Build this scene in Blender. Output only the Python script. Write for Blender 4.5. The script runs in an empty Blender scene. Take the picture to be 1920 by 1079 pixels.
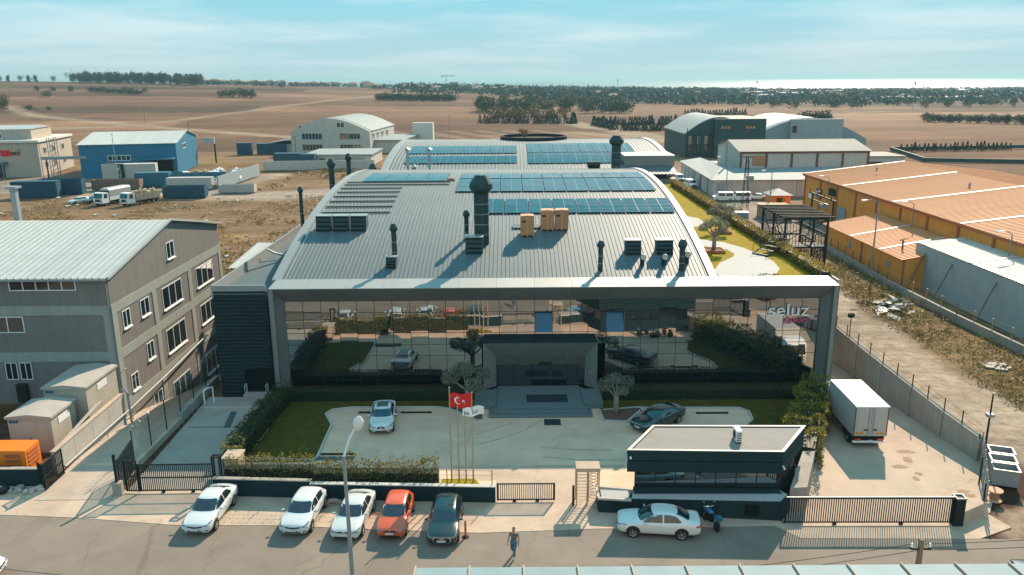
import bpy, bmesh, math, random
import numpy as np
from mathutils import Vector, Matrix
from mathutils.bvhtree import BVHTree

# ---------------------------------------------------------------- camera, world, sun, exposure
sc = bpy.context.scene
COL = sc.collection
R = math.radians
rng = random.Random(7)
NP = np.random.RandomState(11)

PITCH = math.atan(389.5 / 1493.0)
ROLL = R(0.4)
fw = Vector((0, math.cos(PITCH), -math.sin(PITCH)))
r0 = Vector((1, 0, 0))
u0 = r0.cross(fw)
rt = r0 * math.cos(ROLL) - u0 * math.sin(ROLL)
up = u0 * math.cos(ROLL) + r0 * math.sin(ROLL)
cam_d = bpy.data.cameras.new('camera')
cam_d.sensor_width = 36.0
cam_d.lens = 36.0 * 1493.0 / 1920.0
cam_d.clip_start = 0.5
cam_d.clip_end = 90000.0
cam = bpy.data.objects.new('camera', cam_d)
COL.objects.link(cam)
m3 = Matrix((rt, up, -fw)).transposed()
cam.matrix_world = Matrix.Translation((0, 0, 25.0)) @ m3.to_4x4()
sc.camera = cam

SUN_EL = R(34.0)
SUN_AZ = R(24.0)          # to the right of the view direction (+Y)
sun_dir = Vector((math.sin(SUN_AZ) * math.cos(SUN_EL), math.cos(SUN_AZ) * math.cos(SUN_EL), math.sin(SUN_EL)))

world = bpy.data.worlds.new('World')
sc.world = world
world.use_nodes = True
wn, wl = world.node_tree.nodes, world.node_tree.links
wn.clear()
w_out = wn.new('ShaderNodeOutputWorld')
w_bg = wn.new('ShaderNodeBackground')
w_bg.inputs['Strength'].default_value = 0.148
sky = wn.new('ShaderNodeTexSky')
sky.sky_type = 'NISHITA'
sky.sun_disc = False
sky.sun_elevation = SUN_EL
sky.sun_rotation = SUN_AZ
sky.altitude = 30
sky.air_density = 1.0
sky.dust_density = 1.6
sky.ozone_density = 2.2
tint = wn.new('ShaderNodeMix'); tint.data_type = 'RGBA'; tint.blend_type = 'MULTIPLY'
tint.inputs[0].default_value = 1.0
tint.inputs[7].default_value = (0.20, 0.95, 1.05, 1)
wl.new(sky.outputs[0], tint.inputs[6])
cap = wn.new('ShaderNodeVectorMath'); cap.operation = 'MINIMUM'; cap.inputs[1].default_value = (0.50, 2.0, 2.45)   # clamps the clear-sky colour, dimming the horizon and keeping ambient light teal
wl.new(tint.outputs[2], cap.inputs[0])
# thin broken cloud: noise on a flat layer overhead
tc = wn.new('ShaderNodeTexCoord')
sep = wn.new('ShaderNodeSeparateXYZ'); wl.new(tc.outputs['Generated'], sep.inputs[0])
def wmath(op, a, b=None, c=None, clamp=False):
    n = wn.new('ShaderNodeMath'); n.operation = op; n.use_clamp = clamp
    for i, v in enumerate((a, b, c)):
        if v is None: continue
        if isinstance(v, (int, float)): n.inputs[i].default_value = v
        else: wl.new(v, n.inputs[i])
    return n.outputs[0]
zz = wmath('ADD', wmath('MAXIMUM', sep.outputs['Z'], 0.0), 0.055)
comb = wn.new('ShaderNodeCombineXYZ')
wl.new(wmath('DIVIDE', sep.outputs['X'], zz), comb.inputs[0])
wl.new(wmath('DIVIDE', sep.outputs['Y'], zz), comb.inputs[1])
cn = wn.new('ShaderNodeTexNoise')
cn.inputs['Scale'].default_value = 0.30; cn.inputs['Detail'].default_value = 7; cn.inputs['Roughness'].default_value = 0.5
wl.new(comb.outputs[0], cn.inputs['Vector'])
cr = wn.new('ShaderNodeValToRGB')
cr.color_ramp.elements[0].position = 0.45; cr.color_ramp.elements[0].color = (0, 0, 0, 1)
cr.color_ramp.elements[1].position = 0.61; cr.color_ramp.elements[1].color = (0.85, 0.85, 0.85, 1)
wl.new(cn.outputs['Fac'], cr.inputs[0])
cmix = wn.new('ShaderNodeMix'); cmix.data_type = 'RGBA'
wl.new(cr.outputs[0], cmix.inputs[0])
wl.new(cap.outputs[0], cmix.inputs[6])
cmix.inputs[7].default_value = (2.3, 2.95, 3.1, 1)
# pale band of sea haze low over the horizon, the same all round
hz = wmath('POWER', wmath('SUBTRACT', 1.0, wmath('MULTIPLY', wmath('MAXIMUM', sep.outputs['Z'], 0.0), 6.0), None, True), 1.2)
hmix = wn.new('ShaderNodeMix'); hmix.data_type = 'RGBA'
wl.new(wmath('MULTIPLY', hz, 0.88), hmix.inputs[0])
wl.new(cmix.outputs[2], hmix.inputs[6])
hmix.inputs[7].default_value = (1.65, 1.95, 2.06, 1)
wl.new(hmix.outputs[2], w_bg.inputs['Color'])
wl.new(w_bg.outputs[0], w_out.inputs['Surface'])

sun_d = bpy.data.lights.new('sun', 'SUN')
sun_d.energy = 3.5
sun_d.angle = R(0.53)
sun_d.color = (1.0, 0.80, 0.60)
sun = bpy.data.objects.new('sun', sun_d)
COL.objects.link(sun)
sun.rotation_euler = sun_dir.to_track_quat('Z', 'Y').to_euler()
sun.location = (40, 90, 80)

sc.view_settings.view_transform = 'Standard'
sc.view_settings.look = 'None'
sc.view_settings.gamma = 1.0
sc.view_settings.use_curve_mapping = False
sc.view_settings.exposure = 1.28

# ---------------------------------------------------------------- helpers
M = {}
def mat(name, col, rough=0.8, metal=0.0, var=0.0, vscale=1.5, bump=0.0, bscale=8.0, spec=0.5, ior=None, coat=0.0, rnd=0.0, stretch=None, detail=6, streak=0.0, crack=0.0):
    m = bpy.data.materials.new(name); m.use_nodes = True
    nt = m.node_tree; b = nt.nodes['Principled BSDF']
    b.inputs['Roughness'].default_value = rough
    b.inputs['Metallic'].default_value = metal
    b.inputs['Specular IOR Level'].default_value = spec
    if ior: b.inputs['IOR'].default_value = ior
    b.inputs['Coat Weight'].default_value = coat
    b.inputs['Base Color'].default_value = (*col, 1)
    coord = None
    if var or bump:
        tcn = nt.nodes.new('ShaderNodeTexCoord')
        mp = nt.nodes.new('ShaderNodeMapping')
        if stretch: mp.inputs['Scale'].default_value = stretch
        nt.links.new(tcn.outputs['Object'], mp.inputs[0]); coord = mp.outputs[0]
    src = None
    if var:
        n = nt.nodes.new('ShaderNodeTexNoise'); n.inputs['Scale'].default_value = vscale
        n.inputs['Detail'].default_value = detail; n.inputs['Roughness'].default_value = 0.65
        nt.links.new(coord, n.inputs['Vector'])
        mr = nt.nodes.new('ShaderNodeMapRange')
        mr.inputs[1].default_value = 0.25; mr.inputs[2].default_value = 0.75
        mr.inputs[3].default_value = 1 - var; mr.inputs[4].default_value = 1 + var
        nt.links.new(n.outputs['Fac'], mr.inputs[0]); src = mr.outputs[0]
    if streak:      # rain streaks running down
        tcs = nt.nodes.new('ShaderNodeTexCoord'); mps = nt.nodes.new('ShaderNodeMapping'); mps.inputs['Scale'].default_value = (2.6,2.6,0.12)
        nt.links.new(tcs.outputs['Object'], mps.inputs[0])
        ns_ = nt.nodes.new('ShaderNodeTexNoise'); ns_.inputs['Scale'].default_value = 1.3; ns_.inputs['Detail'].default_value = 4; nt.links.new(mps.outputs[0], ns_.inputs['Vector'])
        ms_ = nt.nodes.new('ShaderNodeMapRange'); ms_.inputs[1].default_value = 0.35; ms_.inputs[2].default_value = 0.7; ms_.inputs[3].default_value = 1+streak*0.2; ms_.inputs[4].default_value = 1-streak*0.45
        nt.links.new(ns_.outputs['Fac'], ms_.inputs[0])
        if src is None: src = ms_.outputs[0]
        else:
            mm = nt.nodes.new('ShaderNodeMath'); mm.operation = 'MULTIPLY'; nt.links.new(src, mm.inputs[0]); nt.links.new(ms_.outputs[0], mm.inputs[1]); src = mm.outputs[0]
    if crack:       # hairline cracks, mended patches and drips
        tck = nt.nodes.new('ShaderNodeTexCoord')
        wv = nt.nodes.new('ShaderNodeTexNoise'); wv.inputs['Scale'].default_value = 0.8; wv.inputs['Detail'].default_value = 4; nt.links.new(tck.outputs['Object'], wv.inputs['Vector'])
        ad = nt.nodes.new('ShaderNodeVectorMath'); ad.operation = 'MULTIPLY_ADD'; ad.inputs[1].default_value = (1.6,1.6,0); nt.links.new(wv.outputs['Color'], ad.inputs[0]); nt.links.new(tck.outputs['Object'], ad.inputs[2])
        vo = nt.nodes.new('ShaderNodeTexVoronoi'); vo.feature = 'DISTANCE_TO_EDGE'; vo.inputs['Scale'].default_value = 0.16; nt.links.new(ad.outputs[0], vo.inputs['Vector'])
        ck = nt.nodes.new('ShaderNodeMapRange'); ck.inputs[1].default_value = 0.0; ck.inputs[2].default_value = 0.006; ck.inputs[3].default_value = 1-crack*0.55; ck.inputs[4].default_value = 1.0; nt.links.new(vo.outputs['Distance'], ck.inputs[0])
        vp = nt.nodes.new('ShaderNodeTexVoronoi'); vp.inputs['Scale'].default_value = 0.13; vp.distance = 'CHEBYCHEV'; nt.links.new(tck.outputs['Object'], vp.inputs['Vector'])
        sp_ = nt.nodes.new('ShaderNodeSeparateColor'); nt.links.new(vp.outputs['Color'], sp_.inputs[0])
        pk = nt.nodes.new('ShaderNodeMapRange'); pk.inputs[3].default_value = 1-crack*0.16; pk.inputs[4].default_value = 1+crack*0.12; nt.links.new(sp_.outputs[0], pk.inputs[0])
        dn = nt.nodes.new('ShaderNodeTexNoise'); dn.inputs['Scale'].default_value = 1.7; dn.inputs['Detail'].default_value = 8; dn.inputs['Roughness'].default_value = 0.75; nt.links.new(tck.outputs['Object'], dn.inputs['Vector'])
        dk = nt.nodes.new('ShaderNodeMapRange'); dk.inputs[1].default_value = 0.62; dk.inputs[2].default_value = 0.72; dk.inputs[3].default_value = 1.0; dk.inputs[4].default_value = 1-crack*0.18; nt.links.new(dn.outputs['Fac'], dk.inputs[0])
        for extra in (ck, pk, dk):
            mm = nt.nodes.new('ShaderNodeMath'); mm.operation = 'MULTIPLY'; nt.links.new(extra.outputs[0], mm.inputs[0])
            if src is None: mm.inputs[1].default_value = 1.0
            else: nt.links.new(src, mm.inputs[1])
            src = mm.outputs[0]
    if rnd:
        oi = nt.nodes.new('ShaderNodeObjectInfo')
        mr2 = nt.nodes.new('ShaderNodeMapRange'); mr2.inputs[3].default_value = 1 - rnd; mr2.inputs[4].default_value = 1 + rnd
        nt.links.new(oi.outputs['Random'], mr2.inputs[0])
        if src is None: src = mr2.outputs[0]
        else:
            mm = nt.nodes.new('ShaderNodeMath'); mm.operation = 'MULTIPLY'
            nt.links.new(src, mm.inputs[0]); nt.links.new(mr2.outputs[0], mm.inputs[1]); src = mm.outputs[0]
    if src is not None:
        mx = nt.nodes.new('ShaderNodeVectorMath'); mx.operation = 'SCALE'
        mx.inputs[0].default_value = col
        nt.links.new(src, mx.inputs['Scale']); nt.links.new(mx.outputs[0], b.inputs['Base Color'])
    if bump:
        n2 = nt.nodes.new('ShaderNodeTexNoise'); n2.inputs['Scale'].default_value = bscale; n2.inputs['Detail'].default_value = 5
        nt.links.new(coord, n2.inputs['Vector'])
        bp = nt.nodes.new('ShaderNodeBump'); bp.inputs['Strength'].default_value = bump; bp.inputs['Distance'].default_value = 0.05
        nt.links.new(n2.outputs['Fac'], bp.inputs['Height']); nt.links.new(bp.outputs[0], b.inputs['Normal'])
    M[name] = m
    return m

def leafmat(name, c1, c2, rough=0.6, trans=0.25):
    """foliage: each leaf face picks a shade between two greens; some light comes through"""
    m = bpy.data.materials.new(name); m.use_nodes = True
    nt = m.node_tree; b = nt.nodes['Principled BSDF']
    g = nt.nodes.new('ShaderNodeNewGeometry')
    mx = nt.nodes.new('ShaderNodeMix'); mx.data_type = 'RGBA'
    mx.inputs[6].default_value = (*c1, 1); mx.inputs[7].default_value = (*c2, 1)
    nt.links.new(g.outputs['Random Per Island'], mx.inputs[0])
    nt.links.new(mx.outputs[2], b.inputs['Base Color'])
    b.inputs['Roughness'].default_value = rough
    b.inputs['Specular IOR Level'].default_value = 0.3
    tr = nt.nodes.new('ShaderNodeBsdfTranslucent'); nt.links.new(mx.outputs[2], tr.inputs[0])
    ms = nt.nodes.new('ShaderNodeMixShader'); ms.inputs[0].default_value = trans
    nt.links.new(b.outputs[0], ms.inputs[1]); nt.links.new(tr.outputs[0], ms.inputs[2])
    nt.links.new(ms.outputs[0], nt.nodes['Material Output'].inputs['Surface'])
    M[name] = m
    return m

WL = {}
def tag(o, label=None, cat=None, group=None, kind=None):
    if label: o['label'] = label
    if cat: o['category'] = cat
    if group: o['group'] = group
    if kind: o['kind'] = kind
    return o
def thing(name, label, cat, loc=(0, 0, 0), rz=0.0, group=None):
    o = bpy.data.objects.new(name, None); COL.objects.link(o)
    o.location = loc; o.rotation_euler = (0, 0, rz); o.empty_display_size = 0.3
    WL[o.name] = Vector(loc)
    return tag(o, label, cat, group)
def link(name, me, parent=None, loc=None, rot=None):
    """an object from ready mesh data; loc in world metres when the parent is unrotated"""
    o = bpy.data.objects.new(name, me); COL.objects.link(o)
    base = Vector((0, 0, 0))
    if parent is not None:
        o.parent = parent; base = WL.get(parent.name, base)
    if loc is not None: o.location = Vector(loc) - base
    if rot is not None: o.rotation_euler = rot
    WL[o.name] = Vector(loc) if loc is not None else base
    return o
def copy_tree(o, parent=None):
    c = o.copy(); COL.objects.link(c)
    if parent is not None: c.parent = parent
    for ch in o.children: copy_tree(ch, c)
    WL[c.name] = WL.get(o.name, Vector((0, 0, 0)))
    return c

class MB:
    """collects shapes and links them as one mesh object"""
    def __init__(s): s.v = []; s.f = []; s.mi = []
    def add(s, vs, fs, mi=0):
        k = len(s.v); s.v += [tuple(map(float, p)) for p in vs]
        for f in fs: s.f.append(tuple(i + k for i in f)); s.mi.append(mi)
        return s
    def box(s, x0, x1, y0, y1, z0, z1, mi=0):
        return s.add([(x0,y0,z0),(x1,y0,z0),(x1,y1,z0),(x0,y1,z0),(x0,y0,z1),(x1,y0,z1),(x1,y1,z1),(x0,y1,z1)],
                     [(0,3,2,1),(4,5,6,7),(0,1,5,4),(1,2,6,5),(2,3,7,6),(3,0,4,7)], mi)
    def rbox(s, c, size, rz=0.0, rx=0.0, ry=0.0, mi=0):
        m = Matrix.Translation(c) @ Matrix.Rotation(rz, 4, 'Z') @ Matrix.Rotation(ry, 4, 'Y') @ Matrix.Rotation(rx, 4, 'X')
        h = [d / 2 for d in size]
        vs = [m @ Vector((sx*h[0], sy*h[1], sz*h[2])) for sz in (-1,1) for sx, sy in ((-1,-1),(1,-1),(1,1),(-1,1))]
        return s.add(vs, [(0,3,2,1),(4,5,6,7),(0,1,5,4),(1,2,6,5),(2,3,7,6),(3,0,4,7)], mi)
    def prism(s, poly, z0, z1, mi=0):
        n = len(poly)
        a = sum(poly[i][0]*poly[(i+1)%n][1]-poly[(i+1)%n][0]*poly[i][1] for i in range(n))
        if a < 0: poly = poly[::-1]
        vs = [(x,y,z0) for x,y in poly] + [(x,y,z1) for x,y in poly]
        fs = [tuple(range(n))[::-1], tuple(range(n,2*n))] + [(i,(i+1)%n,n+(i+1)%n,n+i) for i in range(n)]
        return s.add(vs, fs, mi)
    def extr(s, prof, axis, a0, a1, mi=0):
        """profile of (u,z) points pushed along an axis: 'x' -> u is y, 'y' -> u is x"""
        n = len(prof)
        if axis == 'x': vs = [(a0,u,z) for u,z in prof] + [(a1,u,z) for u,z in prof]
        else: vs = [(u,a0,z) for u,z in prof] + [(u,a1,z) for u,z in prof]
        fs = [tuple(range(n)), tuple(range(n,2*n))[::-1]] + [((i+1)%n,i,n+i,n+(i+1)%n) for i in range(n)]
        return s.add(vs, fs, mi)
    def tube(s, pts, r, n=6, mi=0, cap=True):
        pts = [Vector(p) for p in pts]; k = len(pts); vs = []; fs = []
        rr = r if isinstance(r, (list, tuple)) else [r]*k
        prev = None
        for i, p in enumerate(pts):
            d = (pts[min(i+1,k-1)] - pts[max(i-1,0)]).normalized()
            a = d.cross(Vector((0,0,1)))
            if a.length < 0.05: a = d.cross(Vector((1,0,0)))
            a.normalize()
            if prev is not None and a.dot(prev) < 0: a = -a
            prev = a; b = d.cross(a)
            for j in range(n):
                t = 2*math.pi*j/n
                vs.append(p + (a*math.cos(t) + b*math.sin(t))*rr[i])
        for i in range(k-1):
            for j in range(n):
                fs.append((i*n+j, i*n+(j+1)%n, (i+1)*n+(j+1)%n, (i+1)*n+j))
        if cap: fs += [tuple(range(n)), tuple(range((k-1)*n, k*n))[::-1]]
        return s.add(vs, fs, mi)
    def lathe(s, prof, c=(0,0,0), n=16, axis='z', mi=0, cap=True):
        """prof: (radius, height) list"""
        vs = []; fs = []; k = len(prof)
        for r_, h in prof:
            for j in range(n):
                t = 2*math.pi*j/n; a, b = r_*math.cos(t), r_*math.sin(t)
                p = (a,b,h) if axis == 'z' else ((a,h,b) if axis == 'y' else (h,a,b))
                vs.append((p[0]+c[0],p[1]+c[1],p[2]+c[2]))
        for i in range(k-1):
            for j in range(n): fs.append((i*n+j,i*n+(j+1)%n,(i+1)*n+(j+1)%n,(i+1)*n+j))
        if cap: fs += [tuple(range(n))[::-1], tuple(range((k-1)*n,k*n))]
        return s.add(vs, fs, mi)
    def mesh(s, name, mats, smooth=False, off=None):
        me = bpy.data.meshes.new(name)
        v = s.v if off is None else [(a-off[0],b-off[1],c-off[2]) for a,b,c in s.v]
        me.from_pydata(v, [], s.f)
        for mm in (mats if isinstance(mats, (list, tuple)) else [mats]): me.materials.append(M[mm] if isinstance(mm, str) else mm)
        if any(s.mi): me.polygons.foreach_set('material_index', s.mi)
        if smooth: me.polygons.foreach_set('use_smooth', [True]*len(me.polygons))
        bm = bmesh.new(); bm.from_mesh(me); bmesh.ops.recalc_face_normals(bm, faces=bm.faces); bm.to_mesh(me); bm.free()
        me.update()
        return me
    def build(s, name, mats, parent=None, smooth=False, at=None):
        """vertices are world metres; the object's origin goes to its parent's base (or to 'at')"""
        base = WL.get(parent.name, Vector((0,0,0))) if parent is not None else Vector((0,0,0))
        off = Vector(at) if at is not None else base
        me = s.mesh(name, mats, smooth, off)
        o = bpy.data.objects.new(name, me); COL.objects.link(o)
        if parent is not None: o.parent = parent
        if at is not None: o.location = Vector(at) - base
        WL[o.name] = off
        return o
def box_mesh(name, sx, sy, sz, m, bev=0.0, seg=1):
    bm = bmesh.new(); bmesh.ops.create_cube(bm, size=1.0)
    for v in bm.verts: v.co = Vector((v.co.x*sx, v.co.y*sy, v.co.z*sz))
    if bev: bmesh.ops.bevel(bm, geom=bm.edges[:], offset=bev, segments=seg, affect='EDGES', profile=0.7)
    me = bpy.data.meshes.new(name); bm.to_mesh(me); bm.free()
    me.materials.append(M[m]); return me
def bevel_mod(o, w=0.02, seg=2):
    b = o.modifiers.new('bevel', 'BEVEL'); b.width = w; b.segments = seg; b.limit_method = 'ANGLE'; b.angle_limit = R(40)
    return o

# leaf clouds as arrays of small quads
def leaf_quads(centres, size, jitter=0.5, flat=0.0, seed=0):
    rs = np.random.RandomState(seed); n = len(centres)
    nrm = rs.normal(size=(n,3)); nrm[:,2] += flat*2; nrm /= np.linalg.norm(nrm,axis=1)[:,None]
    t = rs.normal(size=(n,3)); t -= (t*nrm).sum(1)[:,None]*nrm; t /= np.linalg.norm(t,axis=1)[:,None]
    b = np.cross(nrm,t)
    sz = size*(1-jitter*rs.rand(n))[:,None]
    asp = (0.5+0.35*rs.rand(n))[:,None]
    c = np.asarray(centres)
    q = np.stack([c-t*sz*.5, c+b*sz*asp*.5, c+t*sz*.5, c-b*sz*asp*.5],1)
    return q.reshape(-1,3)
def quads_mesh(name, q, m):
    n = len(q)//4
    me = bpy.data.meshes.new(name)
    me.vertices.add(4*n); me.vertices.foreach_set('co', np.asarray(q,dtype=np.float32).ravel())
    me.loops.add(4*n); me.loops.foreach_set('vertex_index', np.arange(4*n,dtype=np.int32))
    me.polygons.add(n); me.polygons.foreach_set('loop_start', np.arange(0,4*n,4,dtype=np.int32))
    me.update(calc_edges=True); me.validate()
    me.materials.append(M[m] if isinstance(m,str) else m)
    return me

# ---------------------------------------------------------------- materials
mat('asphalt', (0.205,0.168,0.138), 0.9, crack=0.45, var=0.16, vscale=0.35, bump=0.25, bscale=14, spec=0.2)
mat('apron_concrete', (0.44,0.335,0.255), 0.9, crack=0.4, var=0.20, vscale=0.5, bump=0.2, bscale=10, spec=0.2)
mat('yard_concrete', (0.44,0.335,0.255), 0.88, crack=0.4, var=0.16, vscale=0.35, bump=0.15, bscale=9, spec=0.2)
mat('forecourt_concrete', (0.64,0.43,0.30), 0.85, crack=0.4, var=0.18, vscale=0.4, bump=0.15, bscale=9, spec=0.25)
mat('dock_concrete', (0.33,0.295,0.26), 0.85, crack=0.4, var=0.12, vscale=0.5, bump=0.15, bscale=9, spec=0.25)
mat('lane_concrete', (0.40,0.32,0.255), 0.9, crack=0.4, var=0.16, vscale=0.45, spec=0.2)
mat('concrete_wall', (0.33,0.29,0.25), 0.9, streak=0.25, var=0.18, vscale=0.6, bump=0.2, bscale=6, spec=0.2)
mat('pale_concrete', (0.44,0.405,0.36), 0.9, streak=0.15, var=0.12, vscale=0.8, bump=0.1, bscale=8, spec=0.2)
mat('kerb_stone', (0.44,0.42,0.39), 0.85, var=0.12, vscale=3)
mat('lawn', (0.080,0.066,0.012), 0.95, var=0.35, vscale=1.6, bump=0.6, bscale=30, spec=0.1)
mat('turf', (0.26,0.19,0.012), 0.95, var=0.28, vscale=1.8, bump=0.5, bscale=25, spec=0.1)
mat('soil', (0.13,0.065,0.045), 0.95, var=0.3, vscale=3, bump=0.6, bscale=12)
mat('dark_paint_wall', (0.013,0.034,0.040), 0.8, var=0.12, vscale=1.2, bump=0.08, bscale=20, spec=0.15)
mat('dark_steel', (0.010,0.020,0.023), 0.65, metal=0.0, spec=0.2, var=0.1, vscale=2)
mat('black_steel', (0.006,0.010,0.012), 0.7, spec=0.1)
mat('galv', (0.42,0.43,0.43), 0.42, metal=0.75, var=0.12, vscale=3)
mat('galv_dull', (0.25,0.27,0.275), 0.6, metal=0.2, var=0.12, vscale=3)
mat('white_paint', (0.74,0.74,0.72), 0.55, var=0.05, vscale=2)
mat('cladding_grey', (0.205,0.215,0.21), 0.42, metal=0.35, var=0.05, vscale=0.7, rnd=0.05)
mat('cladding_light', (0.31,0.315,0.31), 0.48, metal=0.35, var=0.05, vscale=0.7, rnd=0.04)
mat('roof_metal', (0.105,0.138,0.150), 0.58, metal=0.12, var=0.16, vscale=0.6, stretch=(1,0.15,1))
mat('black_corrugated', (0.012,0.028,0.032), 0.6, metal=0.0, spec=0.15, var=0.1, vscale=1, rnd=0.06)
mat('membrane_blue', (0.05,0.085,0.095), 0.7, var=0.25, vscale=1.5, bump=0.9, bscale=1.6, stretch=(1,2.5,1))
mat('mullion', (0.012,0.018,0.020), 0.4, metal=0.4)
mat('teal_stone', (0.115,0.15,0.155), 0.6, var=0.22, vscale=18, detail=2)
mat('door_mat', (0.010,0.022,0.030), 0.95)
mat('rubber', (0.010,0.010,0.011), 0.85)
mat('plastic_black', (0.012,0.013,0.014), 0.5)
mat('panel_cell', (0.014,0.055,0.078), 0.10, metal=0.0, ior=1.8, coat=0.0, var=0.12, vscale=0.7, rnd=0.25)
mat('panel_frame', (0.13,0.20,0.23), 0.5)
mat('duct_dark', (0.022,0.050,0.056), 0.5, metal=0.5, var=0.12, vscale=2)
mat('carton', (0.44,0.20,0.092), 0.9, var=0.08, vscale=2, rnd=0.08)
mat('carton_flap', (0.56,0.32,0.185), 0.9, var=0.06, vscale=2)
mat('timber', (0.30,0.185,0.10), 0.9, var=0.2, vscale=4)
mat('render_grey', (0.185,0.170,0.158), 0.9, streak=0.22, var=0.10, vscale=0.8, bump=0.1, bscale=12, spec=0.2)
mat('render_band', (0.28,0.295,0.265), 0.9, streak=0.18, var=0.10, vscale=0.8, bump=0.1, bscale=12, spec=0.2)
mat('roof_white', (0.42,0.43,0.41), 0.5, metal=0.15, var=0.08, vscale=0.5, rnd=0.05)
mat('window_white', (0.70,0.72,0.71), 0.45)
mat('cabin_beige', (0.40,0.355,0.295), 0.75, streak=0.15, var=0.10, vscale=1, bump=0.05)
mat('cabin_roof', (0.34,0.31,0.27), 0.85, var=0.14, vscale=1)
mat('generator_orange', (0.80,0.19,0.010), 0.42, var=0.04)
mat('bark', (0.26,0.225,0.18), 0.95, var=0.35, vscale=6, bump=0.8, bscale=14)
mat('blue_cladding', (0.004,0.13,0.235), 0.55, var=0.06, vscale=0.4)
mat('blue_container', (0.004,0.060,0.105), 0.6, streak=0.35, var=0.15, vscale=0.8)
mat('teal_container', (0.012,0.11,0.17), 0.6, var=0.15, vscale=0.8)
mat('rust_skip', (0.17,0.12,0.095), 0.85, streak=0.3, var=0.3, vscale=1.5)
mat('beige_render', (0.40,0.345,0.285), 0.9, streak=0.15, var=0.08, vscale=0.5)
mat('beige_band', (0.58,0.54,0.48), 0.9, var=0.06, vscale=0.5)
mat('pale_render', (0.46,0.425,0.38), 0.9, streak=0.2, var=0.10, vscale=0.5)
mat('arch_roof', (0.25,0.285,0.285), 0.75, metal=0.0, spec=0.25, var=0.08, vscale=0.3)
mat('orange_wall', (0.72,0.275,0.040), 0.85, streak=0.22, var=0.10, vscale=0.5)
mat('orange_roof', (0.60,0.25,0.105), 0.75, var=0.07, vscale=0.4, rnd=0.04)
mat('orange_band', (0.37,0.105,0.035), 0.8, var=0.06)
mat('skylight_strip', (0.60,0.52,0.45), 0.4)
mat('shed_render', (0.34,0.36,0.355), 0.9, streak=0.18, var=0.10, vscale=0.5)
mat('shed_roof', (0.56,0.54,0.50), 0.6, var=0.06, vscale=0.5)
mat('dark_green_wall', (0.010,0.050,0.053), 0.7, var=0.12, vscale=0.5)
mat('maroon', (0.16,0.065,0.05), 0.8, var=0.08)
mat('brick_wall', (0.27,0.215,0.175), 0.9, var=0.15, vscale=1)
mat('far_wall', (0.33,0.31,0.29), 0.9, var=0.08, vscale=0.1)
mat('far_roof', (0.28,0.16,0.11), 0.9)
mat('depot_roof', (0.34,0.305,0.27), 0.85, var=0.1, vscale=0.3, spec=0.2)
mat('far_shed', (0.25,0.30,0.31), 0.8)
mat('tyre', (0.012,0.012,0.013), 0.85)
mat('rim', (0.50,0.50,0.50), 0.3, metal=0.8)
mat('car_glass', (0.012,0.022,0.026), 0.04, ior=1.9)
mat('car_white', (0.60,0.61,0.60), 0.28, coat=1.0)
mat('car_pearl', (0.60,0.60,0.575), 0.3, metal=0.1, coat=1.0)
mat('car_orange', (0.60,0.085,0.018), 0.3, coat=1.0)
mat('car_black', (0.010,0.014,0.017), 0.2, coat=1.0)
mat('car_charcoal', (0.020,0.030,0.034), 0.25, metal=0.3, coat=1.0)
mat('headlight', (0.13,0.17,0.19), 0.08, coat=1.0)
mat('taillight', (0.42,0.03,0.012), 0.2, coat=1.0)
mat('chrome', (0.70,0.71,0.72), 0.12, metal=1.0)
mat('plate_white', (0.62,0.64,0.64), 0.5)
mat('plate_blue', (0.012,0.05,0.25), 0.5)
mat('guard_roof', (0.235,0.215,0.195), 0.9, var=0.12, vscale=0.8)
mat('truck_box', (0.43,0.395,0.36), 0.5, streak=0.12, var=0.05, vscale=1)
mat('truck_side', (0.40,0.38,0.355), 0.5, streak=0.18, var=0.05, vscale=1)
mat('hazard_red', (0.50,0.05,0.02), 0.5)
mat('hazard_yellow', (0.70,0.38,0.02), 0.5)
mat('flag_red', (0.62,0.012,0.012), 0.8)
mat('flag_white', (0.78,0.78,0.77), 0.8)
mat('ink', (0.015,0.018,0.02), 0.7)
mat('sign_white', (0.80,0.74,0.70), 0.5)
mat('sign_pink', (0.50,0.030,0.16), 0.5)
mat('bollard_orange', (0.50,0.10,0.05), 0.6)
mat('brass', (0.45,0.33,0.20), 0.5, metal=0.3)
mat('gravel', (0.40,0.40,0.39), 0.95, var=0.5, vscale=22, detail=2, bump=0.8, bscale=30)
mat('path_paving', (0.36,0.355,0.34), 0.85, var=0.10, vscale=2)
mat('panel_blue_roof', (0.20,0.285,0.31), 0.65, metal=0.0, spec=0.2, var=0.10, vscale=0.6, rnd=0.06)
mat('skin', (0.34,0.185,0.12), 0.6)
mat('shirt', (0.095,0.11,0.115), 0.9, var=0.1, vscale=8)
mat('jeans', (0.045,0.13,0.19), 0.9, var=0.12, vscale=10)
mat('shoe', (0.55,0.54,0.52), 0.7)
mat('hair_grey', (0.10,0.085,0.075), 0.9)
mat('dog_fur', (0.38,0.285,0.20), 0.95, var=0.2, vscale=8)
mat('black_bag', (0.010,0.011,0.012), 0.45)
mat('rubble', (0.40,0.36,0.32), 0.95, var=0.2, vscale=4, rnd=0.25)
mat('moto_blue', (0.012,0.10,0.30), 0.3, coat=1.0)
mat('bundle', (0.46,0.33,0.22), 0.9, var=0.2, vscale=2, rnd=0.15)
mat('sack_white', (0.60,0.62,0.62), 0.8, var=0.1, vscale=2, rnd=0.12)
mat('sack_teal', (0.10,0.30,0.34), 0.8, var=0.1, vscale=2, rnd=0.15)
mat('sea', (0.022,0.085,0.10), 0.38, ior=1.33, spec=0.5)
mat('lamp_white', (0.74,0.74,0.72), 0.4)
mat('lit_window_green', (0.25,0.48,0.20), 0.6)  # yellow-green glow of a lit window put into a plain pane colour
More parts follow.
